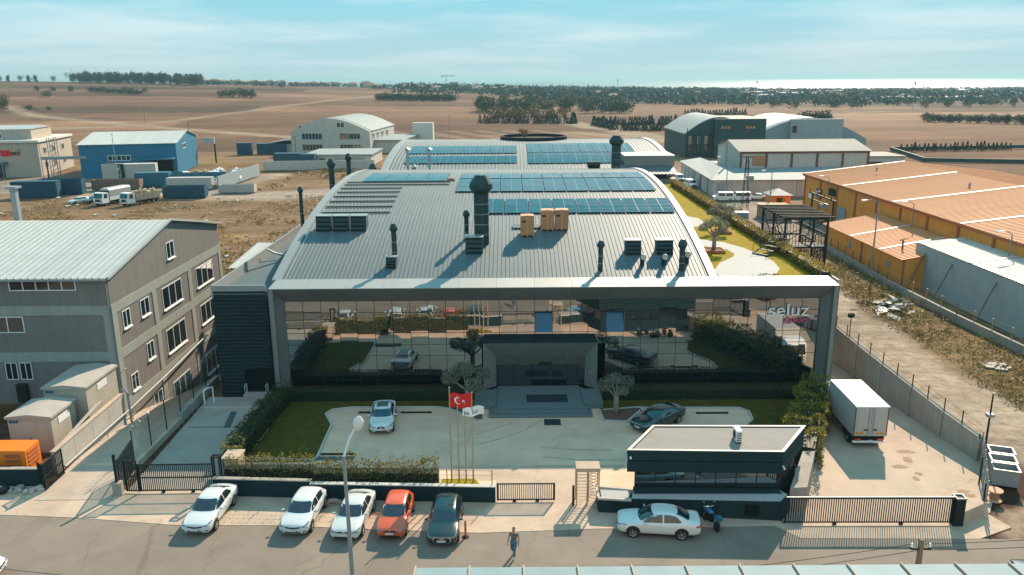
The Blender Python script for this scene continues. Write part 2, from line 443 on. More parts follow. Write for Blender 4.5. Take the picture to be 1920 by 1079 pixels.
mat('field_pole', (0.16,0.12,0.09), 0.9)
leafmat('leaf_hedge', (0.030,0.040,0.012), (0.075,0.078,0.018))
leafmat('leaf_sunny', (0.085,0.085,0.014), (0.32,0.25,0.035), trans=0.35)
leafmat('leaf_gold', (0.16,0.12,0.02), (0.42,0.28,0.045), trans=0.35)
leafmat('leaf_far', (0.012,0.042,0.046), (0.034,0.078,0.076), trans=0.05, rough=1.0)
leafmat('leaf_olive', (0.10,0.11,0.08), (0.26,0.26,0.20))
leafmat('leaf_tree', (0.012,0.034,0.024), (0.042,0.066,0.034))
leafmat('leaf_autumn', (0.070,0.052,0.018), (0.17,0.105,0.030))
leafmat('leaf_dark', (0.008,0.026,0.022), (0.024,0.048,0.034))
leafmat('leaf_dry', (0.17,0.115,0.045), (0.33,0.22,0.10), trans=0.15)
leafmat('leaf_weed', (0.075,0.070,0.016), (0.26,0.19,0.035), trans=0.3)

# curtain wall glass: dark, mirror coated, faintly uneven
gm = mat('facade_glass', (0.006,0.012,0.014), 0.012, ior=4.4)
def glass_ripple(m, s=0.35, st=0.03):
    nt = m.node_tree; b = nt.nodes['Principled BSDF']
    g = nt.nodes.new('ShaderNodeNewGeometry'); n = nt.nodes.new('ShaderNodeTexNoise'); n.inputs['Scale'].default_value = s; n.inputs['Detail'].default_value = 1
    nt.links.new(g.outputs['Position'], n.inputs['Vector'])
    bp = nt.nodes.new('ShaderNodeBump'); bp.inputs['Strength'].default_value = st; bp.inputs['Distance'].default_value = 0.12
    nt.links.new(n.outputs['Fac'], bp.inputs['Height']); nt.links.new(bp.outputs[0], b.inputs['Normal'])
glass_ripple(gm)
mat('sky_tint_pane', (0.004,0.085,0.17), 0.15, ior=1.5)  # blue of reflected sky put into the base colour
mat('window_glass', (0.012,0.020,0.024), 0.05, ior=2.0)

# the sea: long ripples
def sea_waves():
    m = M['sea']; nt = m.node_tree; b = nt.nodes['Principled BSDF']
    g = nt.nodes.new('ShaderNodeNewGeometry'); n = nt.nodes.new('ShaderNodeTexNoise'); n.inputs['Scale'].default_value = 0.02; n.inputs['Detail'].default_value = 6
    mp = nt.nodes.new('ShaderNodeMapping'); mp.inputs['Scale'].default_value = (0.4,1,1)
    nt.links.new(g.outputs['Position'], mp.inputs[0]); nt.links.new(mp.outputs[0], n.inputs['Vector'])
    bp = nt.nodes.new('ShaderNodeBump'); bp.inputs['Strength'].default_value = 0.6; bp.inputs['Distance'].default_value = 6.0
    nt.links.new(n.outputs['Fac'], bp.inputs['Height']); nt.links.new(bp.outputs[0], b.inputs['Normal'])
sea_waves()

# ---------------------------------------------------------------- terrain
def sstep(a, b, x):
    t = np.clip((x-a)/(b-a), 0, 1); return t*t*(3-2*t)
def hgt(X, Y):
    X = np.asarray(X, float); Y = np.asarray(Y, float)
    u = X/np.maximum(Y, 100.0)
    A = np.interp(u, [-1.2,-0.643,-0.45,-0.24,-0.1,0.0,0.12,0.25,0.5,1.2], [34,29,24.5,17.5,11,7.5,3,-0.5,-3,-4])
    up_ = sstep(330, 1300, Y)*A
    dn = sstep(1350, 2500, Y)
    return up_*(1-dn) + dn*(-10.5)
def vnoise(X, Y, s, seed=0):
    """smooth lattice noise"""
    x = X/s; y = Y/s
    xi = np.floor(x).astype(np.int64); yi = np.floor(y).astype(np.int64); fx = x-xi; fy = y-yi
    fx = fx*fx*(3-2*fx); fy = fy*fy*(3-2*fy)
    def h(a,b):
        n = (a*374761393 + b*668265263 + seed*974634) & 0x7fffffff
        n = ((n ^ (n >> 13))*1274126177) & 0x7fffffff
        return ((n ^ (n >> 16)) & 0xffff)/65535.0
    return (h(xi,yi)*(1-fx)+h(xi+1,yi)*fx)*(1-fy)+(h(xi,yi+1)*(1-fx)+h(xi+1,yi+1)*fx)*fy
def grow(a, start, lim, g, mx):
    out = [start]; d = 1.0; p = start
    while p < lim:
        d = min(1.0 + (p-a)*g, mx); p += d; out.append(p)
    return out
HX0, HX1, HY0, HY1 = -31.42, -25.2, 50.0, 84.0
xs = set([HX0, HX1]) | set(float(i) for i in range(-60, 71))
xs |= set(grow(60, 71, 4200, 0.016, 60)) | set(-v for v in grow(60, 61, 2600, 0.016, 60))
ys = set(float(i) for i in range(-40, 126)) | set(grow(125, 126, 2620, 0.013, 25))
xs = np.array(sorted(xs)); ys = np.array(sorted(ys))
GX, GY = np.meshgrid(xs, ys)
GZ = hgt(GX, GY) - 0.05
GZ += np.where(GY > 200, (vnoise(GX,GY,60,3)-0.5)*0.8, 0)
def seg_d(X, Y, pts):
    d = np.full(X.shape, 1e9)
    for (ax_,ay_),(bx_,by_) in zip(pts[:-1], pts[1:]):
        dx, dy = bx_-ax_, by_-ay_; L = dx*dx+dy*dy
        t = np.clip(((X-ax_)*dx+(Y-ay_)*dy)/L, 0, 1)
        d = np.minimum(d, np.hypot(X-ax_-t*dx, Y-ay_-t*dy))
    return d
def inpoly(X, Y, poly):
    r = np.zeros(X.shape, bool); n = len(poly)
    for i in range(n):
        x1,y1 = poly[i]; x2,y2 = poly[(i+1)%n]
        c = ((y1 > Y) != (y2 > Y)) & (X < (x2-x1)*(Y-y1)/((y2-y1)+1e-9)+x1)
        r ^= c
    return r
# farmland: a patchwork of fields, each its own soil and stubble
rs = np.random.RandomState(5)
pal = np.array([1.14,0.96,0.83])*np.array([(0.245,0.150,0.100),(0.205,0.128,0.088),(0.30,0.195,0.13),(0.265,0.165,0.115),(0.225,0.135,0.085),(0.31,0.205,0.145),(0.20,0.13,0.095),(0.36,0.25,0.18),(0.17,0.125,0.085),(0.20,0.155,0.085)])
ca, sa = math.cos(0.16), math.sin(0.16)
WX = (GX*ca+GY*sa); WY = (-GX*sa+GY*ca)
cw = np.where(GY < 900, 190.0, 330.0)
fy_ = np.floor((WY+14*vnoise(GX,GY,80,31))/78.0); fx_ = np.floor((WX + fy_*83.0)/cw)
idx = ((fx_*7349 + fy_*9151).astype(np.int64) % 1009 * 37) % len(pal)
Cc = pal[idx]
tone = 0.58+0.84*((fx_*131+fy_*57).astype(np.int64) % 17)/16.0
Cc = Cc*tone[...,None]*0.46
Cc *= (0.80+0.40*vnoise(GX,GY,45,1))[...,None]*(0.88+0.24*vnoise(GX,GY,9,2))[...,None]
# far and right: greyer stubble
def paint(mask, col, k=1.0):
    global Cc
    mk = np.clip(mask,0,1)[...,None]*k
    Cc = Cc*(1-mk) + np.array(col)*mk
def track(pts, w, col, k=1.0, soft=0.6):
    d = seg_d(GX,GY,pts) + (vnoise(GX,GY,6,9)-0.5)*w*0.5
    paint(1-sstep(w*0.5, w*(0.5+soft), d), col, k)
TR = (0.25,0.185,0.13)
track([(-520,760),(-424,677),(-330,560),(-215,468),(-170,430),(-121,386),(-70,345),(-30,318),(10,300),(60,290)], 6, TR)
track([(-280,430),(-244,448),(-215,468)], 6, TR)
track([(-215,468),(-190,640),(-150,900),(-130,1100)], 6, TR, 0.7)
track([(33,490),(45,430),(60,380),(70,330),(72,300)], 9, TR, 0.9)
track([(33,490),(30,600),(40,800)], 6, TR, 0.7)
track([(30,395),(70,330)], 7, TR, 0.8)
track([(120,420),(170,520),(300,640)], 5, TR, 0.6)
track([(150,620),(260,560),(420,520)], 6, TR, 0.5)
for a in (-60,-45,-30,-16,-2,12):
    track([(a,410),(a+34,330)], 3.5, (0.21,0.15,0.105), 0.6)
# the waste ground near the works
near = inpoly(GX,GY,[(-160,60),(-160,262),(-118,300),(-40,292),(40,262),(60,262),(60,60),(-24,60)])
tgrass = np.stack([0.185*np.ones_like(GX),0.112*np.ones_like(GX),0.052*np.ones_like(GX)],-1)*(0.72+0.56*vnoise(GX,GY,5,4))[...,None]*(0.85+0.3*vnoise(GX,GY,1.6,6))[...,None]
gg = (vnoise(GX,GY,18,8) > 0.52).astype(float)[...,None]
tgrass = tgrass*(1-gg*0.5) + np.array((0.17,0.112,0.075))*gg*0.5
Cc = np.where(near[...,None], tgrass, Cc)
track([(-125,196),(-112,192),(-96,186),(-72,181),(-50,180),(-28,190)], 9, (0.29,0.235,0.19), 0.85)
track([(-72,181),(-66,224)], 5, (0.29,0.235,0.19), 0.7)
paint(inpoly(GX,GY,[(-135,186),(-68,184),(-68,226),(-92,220),(-135,228)]).astype(float), (0.22,0.18,0.15), 0.8)
# right: pale haul road, weedy verge, lorry park
paint(inpoly(GX,GY,[(26,-40),(60,-40),(60,70),(48,110),(46,130),(41,215),(60,262),(110,262),(110,130),(60,100),(56,60)]).astype(float), (0.22,0.15,0.095), 0.75)
track([(40,34),(36.5,48),(36.2,60),(36,75),(36.3,95),(38,115),(40,140),(40.5,200),(44,240)], 5.2, (0.30,0.235,0.175), 0.95, 0.35)
paint(inpoly(GX,GY,[(28,-40),(60,-40),(60,42),(38,47),(27,41)]).astype(float), (0.30,0.22,0.16), 0.75)
paint(inpoly(GX,GY,[(33,120),(56,128),(56,172),(44,172),(40,215),(33,215)]).astype(float), (0.26,0.215,0.175), 0.8)
w2 = vnoise(GX,GY,2.5,14)
paint(((GX>39.5)&(GX<47)&(GY>50)&(GY<112)).astype(float)*sstep(0.40,0.70,w2), (0.12,0.088,0.038), 0.75)
# opposite side of the street, behind the viewer too
paint(((GY<38)&(GX>-60)&(GX<28)).astype(float), (0.28,0.205,0.15), 0.8)
Cc = np.clip(Cc, 0.02, 0.8)
ny_, nx_ = GX.shape
ii = np.arange(ny_*nx_).reshape(ny_, nx_)
f4 = np.stack([ii[:-1,:-1],ii[:-1,1:],ii[1:,1:],ii[1:,:-1]],-1)
cxm = (GX[:-1,:-1]+GX[1:,1:])/2; cym = (GY[:-1,:-1]+GY[1:,1:])/2
keep = ~((cxm>HX0)&(cxm<HX1)&(cym>HY0)&(cym<HY1))
f4 = f4[keep].reshape(-1,4)
def grid_mesh(name, V, F, cols=None):
    me = bpy.data.meshes.new(name)
    me.vertices.add(len(V)); me.vertices.foreach_set('co', V.astype(np.float32).ravel())
    me.loops.add(F.size); me.loops.foreach_set('vertex_index', F.astype(np.int32).ravel())
    me.polygons.add(len(F)); me.polygons.foreach_set('loop_start', np.arange(0,F.size,F.shape[1],dtype=np.int32))
    if cols is not None:
        a = me.color_attributes.new('soil','FLOAT_COLOR','POINT')
        a.data.foreach_set('color', np.concatenate([cols,np.ones((len(cols),1))],1).astype(np.float32).ravel())
    me.update(calc_edges=True)
    return me
tm = grid_mesh('terrain', np.stack([GX,GY,GZ],-1).reshape(-1,3), f4, Cc.reshape(-1,3))
tmat = bpy.data.materials.new('terrain'); tmat.use_nodes = True
nt = tmat.node_tree; bs = nt.nodes['Principled BSDF']; bs.inputs['Roughness'].default_value = 0.95; bs.inputs['Specular IOR Level'].default_value = 0.1
at = nt.nodes.new('ShaderNodeAttribute'); at.attribute_name = 'soil'
gp = nt.nodes.new('ShaderNodeNewGeometry')
def tn(scale, lo, hi, detail=6, st=(1,1,1)):
    mp = nt.nodes.new('ShaderNodeMapping'); mp.inputs['Scale'].default_value = st; mp.inputs['Rotation'].default_value = (0,0,0.25)
    nt.links.new(gp.outputs['Position'], mp.inputs[0])
    n = nt.nodes.new('ShaderNodeTexNoise'); n.inputs['Scale'].default_value = scale; n.inputs['Detail'].default_value = detail; n.inputs['Roughness'].default_value = 0.7
    nt.links.new(mp.outputs[0], n.inputs['Vector'])
    r_ = nt.nodes.new('ShaderNodeMapRange'); r_.inputs[1].default_value = 0.3; r_.inputs[2].default_value = 0.7; r_.inputs[3].default_value = lo; r_.inputs[4].default_value = hi
    nt.links.new(n.outputs['Fac'], r_.inputs[0]); return r_.outputs[0], n.outputs['Fac']
o1, _ = tn(0.9, 0.62, 1.38)
o2, _ = tn(0.05, 0.66, 1.34, 8, (0.25,1.8,1))
o3, hgt_n = tn(2.5, 0.85, 1.15)
o4, _ = tn(0.35, 0.80, 1.20, 3, (0.03,1.6,1))
mu = nt.nodes.new('ShaderNodeMath'); mu.operation = 'MULTIPLY'; nt.links.new(o1, mu.inputs[0]); nt.links.new(o2, mu.inputs[1])
mu2 = nt.nodes.new('ShaderNodeMath'); mu2.operation = 'MULTIPLY'; mu3 = nt.nodes.new('ShaderNodeMath'); mu3.operation = 'MULTIPLY'; nt.links.new(mu.outputs[0], mu3.inputs[0]); nt.links.new(o4, mu3.inputs[1]); nt.links.new(mu3.outputs[0], mu2.inputs[0]); nt.links.new(o3, mu2.inputs[1])
vs_ = nt.nodes.new('ShaderNodeVectorMath'); vs_.operation = 'SCALE'
nt.links.new(at.outputs['Color'], vs_.inputs[0]); nt.links.new(mu2.outputs[0], vs_.inputs['Scale']); nt.links.new(vs_.outputs[0], bs.inputs['Base Color'])
bp_ = nt.nodes.new('ShaderNodeBump'); bp_.inputs['Strength'].default_value = 0.5; bp_.inputs['Distance'].default_value = 0.12
nt.links.new(hgt_n, bp_.inputs['Height']); nt.links.new(bp_.outputs[0], bs.inputs['Normal'])
tm.materials.append(tmat)
tag(link('terrain', tm), kind='structure')
# sea sheet out to the horizon
sea_b = MB().add([(-60000,1500,-9.0),(60000,1500,-9.0),(60000,60000,-9.0),(-60000,60000,-9.0)], [(0,1,2,3)])
tag(sea_b.build('sea', 'sea'), kind='structure')

# ---------------------------------------------------------------- roads, pavements, yards
def sheet(name, poly, z, m, kind='structure', th=0.04, at=None):
    o = MB().prism(poly, z-th, z).build(name, m)
    return tag(o, kind=kind)
ROADEDGE = [(-60,43.3),(-40,43.0),(-31,42.8),(-26,42.4),(-19.7,41.5),(-13.8,41.4),(-8,40.9),(-2,40.45),(4.8,40.8),(15,41.0),(16.2,39.7),(26,39.5),(34,39.0),(60,38.4)]
sheet('road', ROADEDGE + [(60,30.2),(28,31.0),(10,31.6),(-10,31.8),(-60,32.0)], 0.0, 'asphalt')
sheet('pavement', [(-60,46.6),(-60,43.25)] + [(x,y-0.05) for x,y in ROADEDGE[1:10]] + [(15.6,41.2),(15.6,44.6),(5.2,44.6),(-18.6,45.6),(-24.9,45.6),(-29.6,46.4)], 0.02, 'apron_concrete', th=0.07)
sheet('gate_apron', [(15.0,41.05),(16.1,39.65),(26.0,39.45),(28.5,40.6),(27.9,42.4),(25.6,41.4),(15.6,41.25)], 0.016, 'apron_concrete', th=0.07)
sheet('lane', [(-29.6,44.4),(-24.9,44.4),(-25.2,50.02),(-29.9,50.02)], 0.045, 'lane_concrete', th=0.09)
lm = MB()
lys = [50,56,62,68,74,80,84]
lz = [0.045,-0.5,-1.7,-3.0,-4.3,-5.2,-5.3]
for i in range(len(lys)-1):
    lm.add([(-31.42,lys[i],lz[i]),(-25.2,lys[i],lz[i]),(-25.2,lys[i+1],lz[i+1]),(-31.42,lys[i+1],lz[i+1])], [(0,1,2,3)])
lm.add([(-25.2,50,-5.6),(-25.2,84,-5.6),(-25.2,84,0.05),(-25.2,50,0.05)],[(0,1,2,3)])
lm.add([(-31.42,84,-5.6),(-25.2,84,-5.6),(-25.2,84,0.05),(-31.42,84,0.05)],[(0,1,2,3)])
lm.add([(-31.42,50,-5.6),(-31.42,60,-5.6),(-31.42,60,0.05),(-31.42,50,0.05)],[(0,1,2,3)])
tag(lm.build('sunken_lane','lane_concrete'), kind='structure')
sheet('dock_pavement', [(-24.4,45.4),(-18.9,45.4),(-19.2,60.9),(-24.9,60.9)], 0.012, 'dock_concrete', th=0.06)
sheet('forecourt', [(-18.8,45.0),(5.2,44.2),(16.0,44.2),(19.6,47.5),(19.6,59.6),(-19.0,60.2)], 0.008, 'forecourt_concrete', th=0.06)
sheet('forecourt_sill', [(-1.1,44.2),(5.0,43.9),(5.2,47.9),(7.4,47.9),(7.4,48.6),(-4.2,48.6),(-4.0,46.9),(-1.1,46.6)], 0.016, 'apron_concrete', th=0.06)
sheet('lorry_yard', [(15.7,41.2),(25.6,40.9),(28.2,42.2),(31.6,47.0),(30.6,54),(29.3,66),(28.9,96),(25.8,96),(25.8,60),(24.1,56.4),(22.1,52.3),(19.7,47.6),(17.2,44.4),(15.7,44.4)], 0.010, 'yard_concrete', th=0.06)
# oil and rust stains lie on the yard like paint
stain = mat('yard_stain', (0.24,0.145,0.09), 0.85, var=0.3, vscale=3)
for i,(x,y,a,b) in enumerate([(27.0,50.2,0.7,0.35),(25.6,48.0,0.55,0.3),(26.6,49.0,0.35,0.5),(28.0,44.7,0.4,0.25),(28.1,44.2,0.45,0.2),(26.3,54.2,0.8,0.5),(25.9,46.4,0.2,0.35),(24.9,57.2,0.9,0.35),(26.4,47.0,0.25,0.25)]):
    poly = []
    for k in range(14):
        t = 2*math.pi*k/14; q = 0.7+0.5*rng.random()
        poly.append((x+a*q*math.cos(t), y+b*q*math.sin(t)))
    tag(MB().prism(poly,0.008,0.0145).build('yard_stain','yard_stain'), kind='structure')
def kerb(name, pts, w=0.14, h=0.12, m='kerb_stone', z0=0.0, parent=None):
    """kerb stones laid one after another along a line"""
    root = parent
    n = 0
    for (x0,y0),(x1,y1) in zip(pts[:-1],pts[1:]):
        L = math.hypot(x1-x0,y1-y0); k = max(1, round(L/1.0)); a = math.atan2(y1-y0,x1-x0)
        for i in range(k):
            t = (i+0.5)/k
            MB().rbox((x0+(x1-x0)*t,y0+(y1-y0)*t,z0+h/2),(L/k-0.015,w,h+rng.uniform(-.006,.006)),rz=a).build('kerb_stone', m, root)
LAWN_L = [(-18.2,49.3),(-13.75,49.3),(-13.45,50.0),(-13.6,55.2),(-14.5,57.2),(-14.2,58.0),(-12.8,58.45),(-6.0,58.4),(-4.8,58.0),(-4.8,59.5),(-18.0,59.6)]
LAWN_R = [(7.0,57.6),(9.9,58.1),(10.3,58.0),(17.7,57.85),(18.25,57.2),(18.1,55.6),(17.0,54.2),(16.5,52.4),(17.2,49.6),(19.9,48.4),(22.0,52.4),(24.0,56.4),(25.4,59.5),(7.0,59.5)]
lw = sheet('lawn', LAWN_L, 0.085, 'lawn', th=0.12)
lw2 = sheet('lawn', LAWN_R, 0.085, 'lawn', th=0.12)
kerb('kerb', LAWN_L[1:9], parent=lw)
kerb('kerb', LAWN_R[:8], parent=lw2)
PLL = [(-6.0,58.3),(-4.6,57.75),(-2.7,55.75),(-2.35,55.85),(-2.35,58.0),(-2.9,59.4),(-4.7,59.4)]
PLR = [(6.75,57.6),(6.85,55.6),(8.6,55.4),(10.2,57.9),(7.0,58.2)]
p1 = sheet('soil_bed', PLL, 0.08, 'soil', th=0.1); kerb('kerb', PLL[:4], parent=p1)
p2 = sheet('soil_bed', PLR, 0.08, 'soil', th=0.1); kerb('kerb', PLR[:4], parent=p2)
p3 = sheet('lawn', [(-4.6,46.7),(-4.6,45.4),(-2.5,45.4),(-2.15,46.0),(-2.5,46.7)], 0.07, 'turf', th=0.1)
mat('tyre_mark', (0.47,0.36,0.27), 0.85, var=0.35, vscale=2.5)
for kz,(cx_,cy_,r_,a0,a1) in enumerate(((-6,60.5,7.6,-75,-25),(-6,60.5,9.2,-72,-28),(6,63.5,12.6,-108,-86),(6,63.5,14.1,-106,-84))):
    n_ = 14; P1 = [(cx_+r_*math.cos(R(a0+(a1-a0)*i/n_)),cy_+r_*math.sin(R(a0+(a1-a0)*i/n_))) for i in range(n_+1)]; P2 = [(cx_+(r_+.2)*math.cos(R(a0+(a1-a0)*i/n_)),cy_+(r_+.2)*math.sin(R(a0+(a1-a0)*i/n_))) for i in range(n_+1)]
    tag(MB().add([(x,y,0.013+0.003*kz) for x,y in P1+P2],[(i,i+1,n_+2+i,n_+1+i) for i in range(n_)]).build('tyre_mark','tyre_mark'),kind='structure')
sheet('blue_bay_marking', [(-13.6,49.5),(-10.9,49.5),(-10.9,50.1),(-13.5,50.1)], 0.0125, 'membrane_blue', th=0.004)
sheet('dock_marking', [(-21.6,54.9),(-21.1,54.9),(-21.6,57.9),(-22.1,57.9)], 0.0165, 'membrane_blue', th=0.004)

# ---------------------------------------------------------------- the main works building
XL, XR = -19.3, 16.4
RC, RR = (96.0, 13.9), 118.2            # crest and radius of the long arch
def arc_z(y, crest=RC, r=RR): return crest[1] - r + math.sqrt(max(r*r-(y-crest[0])**2, 0.0))
main = thing('main_building', 'wide dark glass office front with grey frame and long arched metal roof', 'building', (3.2, 61.0, 0))

def slab(mb, a, b, c, d, th=0.03):
    a, b, c, d = map(Vector, (a,b,c,d)); n = (b-a).cross(d-a).normalized()*th
    mb.add([a,b,c,d,a-n,b-n,c-n,d-n], [(0,1,2,3),(7,6,5,4),(0,4,5,1),(1,5,6,2),(2,6,7,3),(3,7,4,0)]); return mb
OX0, OX1, OZ, OY = -19.2, 25.75, 9.2, 60.5
IX0, IX1, IZ, IY = -18.4, 24.95, 7.8, 62.0
n = 15; g = 0.008
for i in range(n):
    a, b = i/n, (i+1)/n
    ox0, ox1 = OX0+(OX1-OX0)*a+g, OX0+(OX1-OX0)*b-g
    ix0, ix1 = IX0+(IX1-IX0)*a+g, IX0+(IX1-IX0)*b-g
    slab(MB(), (ox0,OY,OZ), (ix0,IY,IZ), (ix1,IY,IZ), (ox1,OY,OZ)).build('soffit_panel','cladding_grey',main)
    slab(MB(), (ox0,OY,OZ+0.004), (ox1,OY,OZ+0.004), (ox1,63.0,9.38), (ox0,63.0,9.38)).build('coping_panel','cladding_light',main)
for s in (0,1):
    o_, i_ = (OX0,IX0) if s == 0 else (OX1,IX1)
    for k in range(3):
        def zo(t): return OZ*t
        def zi(t): return IZ*t
        t0, t1 = k/3, (k+1)/3
        q = [(o_,OY,zo(t0)+g),(i_,IY,zi(t0)+g),(i_,IY,zi(t1)-g),(o_,OY,zo(t1)-g)]
        if s == 1: q = q[::-1]
        slab(MB(), *q).build('jamb_panel','cladding_grey',main)
    side = MB(); xo = o_-0.005 if s == 0 else o_+0.005
    side.box(min(xo,xo+(0.35 if s==0 else -0.35)), max(xo,xo+(0.35 if s==0 else -0.35)), OY+0.06, 63.0, 0, OZ-0.03)
    side.build('frame_return','cladding_grey',main)
MB().box(16.6,25.7,62.9,62.98,7.4,9.3).build('beam_back','cladding_grey',main)
# glazed curtain wall, pane by pane
ZR = [0.15,0.95,3.1,4.05,5.05,6.8,7.78]
NC = 30; cwid = (IX1-IX0)/NC
pane_me = {}
for r_ in range(6):
    h = ZR[r_+1]-ZR[r_]
    pane_me[r_] = box_mesh('glass_pane', cwid-0.03, 0.02, h-0.03, 'facade_glass')
PX0, PX1 = -2.35, 6.85
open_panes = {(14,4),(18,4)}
open_me = box_mesh('window_pane', cwid-0.03, 0.03, ZR[5]-ZR[4]-0.03, 'sky_tint_pane')
for r_ in range(6):
    for c_ in range(NC):
        x = IX0+(c_+0.5)*cwid; z = (ZR[r_]+ZR[r_+1])/2
        if ZR[r_+1] < 4.1 and PX0-0.3 < x < PX1+0.3 : continue
        rot = (R(rng.gauss(0,0.16)), 0, R(rng.gauss(0,0.16)))
        y = IY+0.03
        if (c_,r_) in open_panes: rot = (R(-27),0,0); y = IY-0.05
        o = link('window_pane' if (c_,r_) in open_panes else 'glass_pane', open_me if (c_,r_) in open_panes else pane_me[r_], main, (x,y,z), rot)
        if (c_,r_) in open_panes: o['label'] = 'window pane tilted open, tinted with the blue of reflected sky'
for c_ in range(NC+1):
    x = IX0+c_*cwid; z0 = 4.72 if PX0 < x < PX1 else 0.1
    MB().box(x-0.02,x+0.02,IY+0.002,IY+0.09,z0,7.79).build('mullion','mullion',main)
for r_, z in enumerate(ZR):
    if z < 4.6:
        MB().box(IX0,PX0-0.01,IY+0.006,IY+0.08,z-0.018,z+0.018).build('transom','mullion',main)
        MB().box(PX1+0.01,IX1,IY+0.006,IY+0.08,z-0.018,z+0.018).build('transom','mullion',main)
    else: MB().box(IX0,IX1,IY+0.006,IY+0.08,z-0.018,z+0.018).build('transom','mullion',main)
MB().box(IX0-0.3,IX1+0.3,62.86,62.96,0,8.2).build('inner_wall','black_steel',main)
# entrance portal
pY, gY, pZ, fZ = 60.9, 61.85, 4.45, 0.46
slab(MB(), (PX0,pY,pZ),(-1.35,gY,2.98),(5.95,gY,2.98),(PX1,pY,pZ)).build('portal_soffit','cladding_grey',main)
slab(MB(), (PX0,pY,fZ),(-1.35,gY,fZ),(-1.35,gY,2.98),(PX0,pY,pZ)).build('portal_jamb','cladding_grey',main)
slab(MB(), (PX1,pY,pZ),(5.95,gY,2.98),(5.95,gY,fZ),(PX1,pY,fZ)).build('portal_jamb','cladding_grey',main)
MB().box(PX0-0.02,PX1+0.02,pY+0.01,IY-0.01,pZ+0.002,pZ+0.09).build('portal_roof','dark_paint_wall',main)
MB().box(PX0-0.03,PX0+0.02,pY+0.04,IY-0.01,fZ,pZ).build('portal_side','cladding_grey',main)
MB().box(PX1-0.02,PX1+0.03,pY+0.04,IY-0.01,fZ,pZ).build('portal_side','cladding_grey',main)
xs_ = [-1.35,0.13,1.58,3.05,4.5,5.95]
for i in range(5):
    MB().box(xs_[i]+0.02,xs_[i+1]-0.02,gY+0.02,gY+0.045,2.26,2.96).build('glass_pane','window_glass',main)
for (a,b,nm) in ((-1.35,1.58,'glass_pane'),(1.58,3.05,'door_leaf'),(3.05,4.5,'door_leaf'),(4.5,5.95,'glass_pane')):
    o = MB().box(a+0.025,b-0.025,gY+0.03,gY+0.055,fZ+0.04,2.22).build(nm,'window_glass',main)
    if nm == 'door_leaf':
        hx = b-0.1 if a < 2 else a+0.1
        MB().tube([(hx,gY-0.03,1.1),(hx,gY-0.03,1.8)],0.018).build('handle','chrome',o)
        MB().box(a+0.025,b-0.025,gY+0.015,gY+0.03,fZ+0.04,fZ+0.5).build('kick_band','black_steel',o)
for x in xs_: MB().box(x-0.022,x+0.022,gY,gY+0.08,fZ,2.97).build('mullion','mullion',main)
MB().box(-1.35,5.95,gY+0.005,gY+0.075,2.22,2.26).build('transom','mullion',main)
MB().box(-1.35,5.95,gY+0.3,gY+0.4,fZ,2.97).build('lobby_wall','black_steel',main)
for x in xs_[1:5]: MB().tube([(x,pY+0.2,pZ-0.22),(x,gY-0.02,2.35)],0.016).build('tie_rod','galv',main)
MB().box(6.45,6.47,61.25,61.4,1.75,1.95).build('door_plaque','sign_white',main).rotation_euler = (0,0,0)
# body of the building
MB().box(XL+0.05,XR-0.05,63.05,128.8,0,8.95).build('wall','cladding_grey',main)
roofm = MB()
NA = 40
def arc_sheet(w, y0, y1, crest, r, ribs, rh=0.045):
    """one roofing sheet of width w with standing ribs, bent to the arch (x from 0)"""
    prof = []
    p = w/ribs
    for i in range(ribs):
        x = i*p
        prof += [(x,0),(x+p*0.62,0),(x+p*0.70,rh),(x+p*0.92,rh)]
    prof.append((w,0))
    mb = MB(); vs = []; k = len(prof)
    for j in range(NA+1):
        y = y0+(y1-y0)*j/NA; z = arc_z(y,crest,r)
        s = -(y-crest[0])/r
        for x,h in prof: vs.append((x,y-h*(-s) if False else y,z+h))
    fs = [(j*k+i,j*k+i+1,(j+1)*k+i+1,(j+1)*k+i) for j in range(NA) for i in range(k-1)]
    mb.add(vs,fs); return mb
ns = 34; sw = (XR-XL)/ns
rm = arc_sheet(sw,63.0,129.0,RC,RR,3).mesh('roof_sheet','roof_metal',off=(0,0,0))
for i in range(ns): link('roof_sheet', rm, main, (XL+i*sw,0,0.0))
def barge(x0,x1,y0,y1,crest,r,up_,dn,nm,m,par,N=30):
    mb = MB(); vs = []
    for j in range(N+1):
        y = y0+(y1-y0)*j/N; z = arc_z(y,crest,r)
        vs += [(x0,y,z-dn),(x1,y,z-dn),(x1,y,z+up_),(x0,y,z+up_)]
    fs = []
    for j in range(N):
        a = 4*j; b = a+4
        fs += [(a,a+1,b+1,b),(a+1,a+2,b+2,b+1),(a+2,a+3,b+3,b+2),(a+3,a,b,b+3)]
    fs += [(0,1,2,3),(4*N,4*N+1,4*N+2,4*N+3)]
    return mb.add(vs,fs).build(nm,m,par)
barge(XL-0.28,XL+0.42,63.02,129.0,RC,RR,0.14,0.5,'barge_board','cladding_light',main)
barge(XR-0.25,XR+0.35,63.02,129.0,RC,RR,0.14,0.5,'barge_board','cladding_light',main)
barge(XL-0.26,XL-0.2,63.1,128.9,RC,RR,-0.52,6.0,'gable_wall','cladding_grey',main)
barge(XR+0.27,XR+0.33,63.1,128.9,RC,RR,-0.52,6.0,'gable_wall','cladding_grey',main)
barge(XL+0.7,XL+0.78,63.1,128.9,RC,RR,0.10,-0.02,'roof_cable_tray','galv',main)
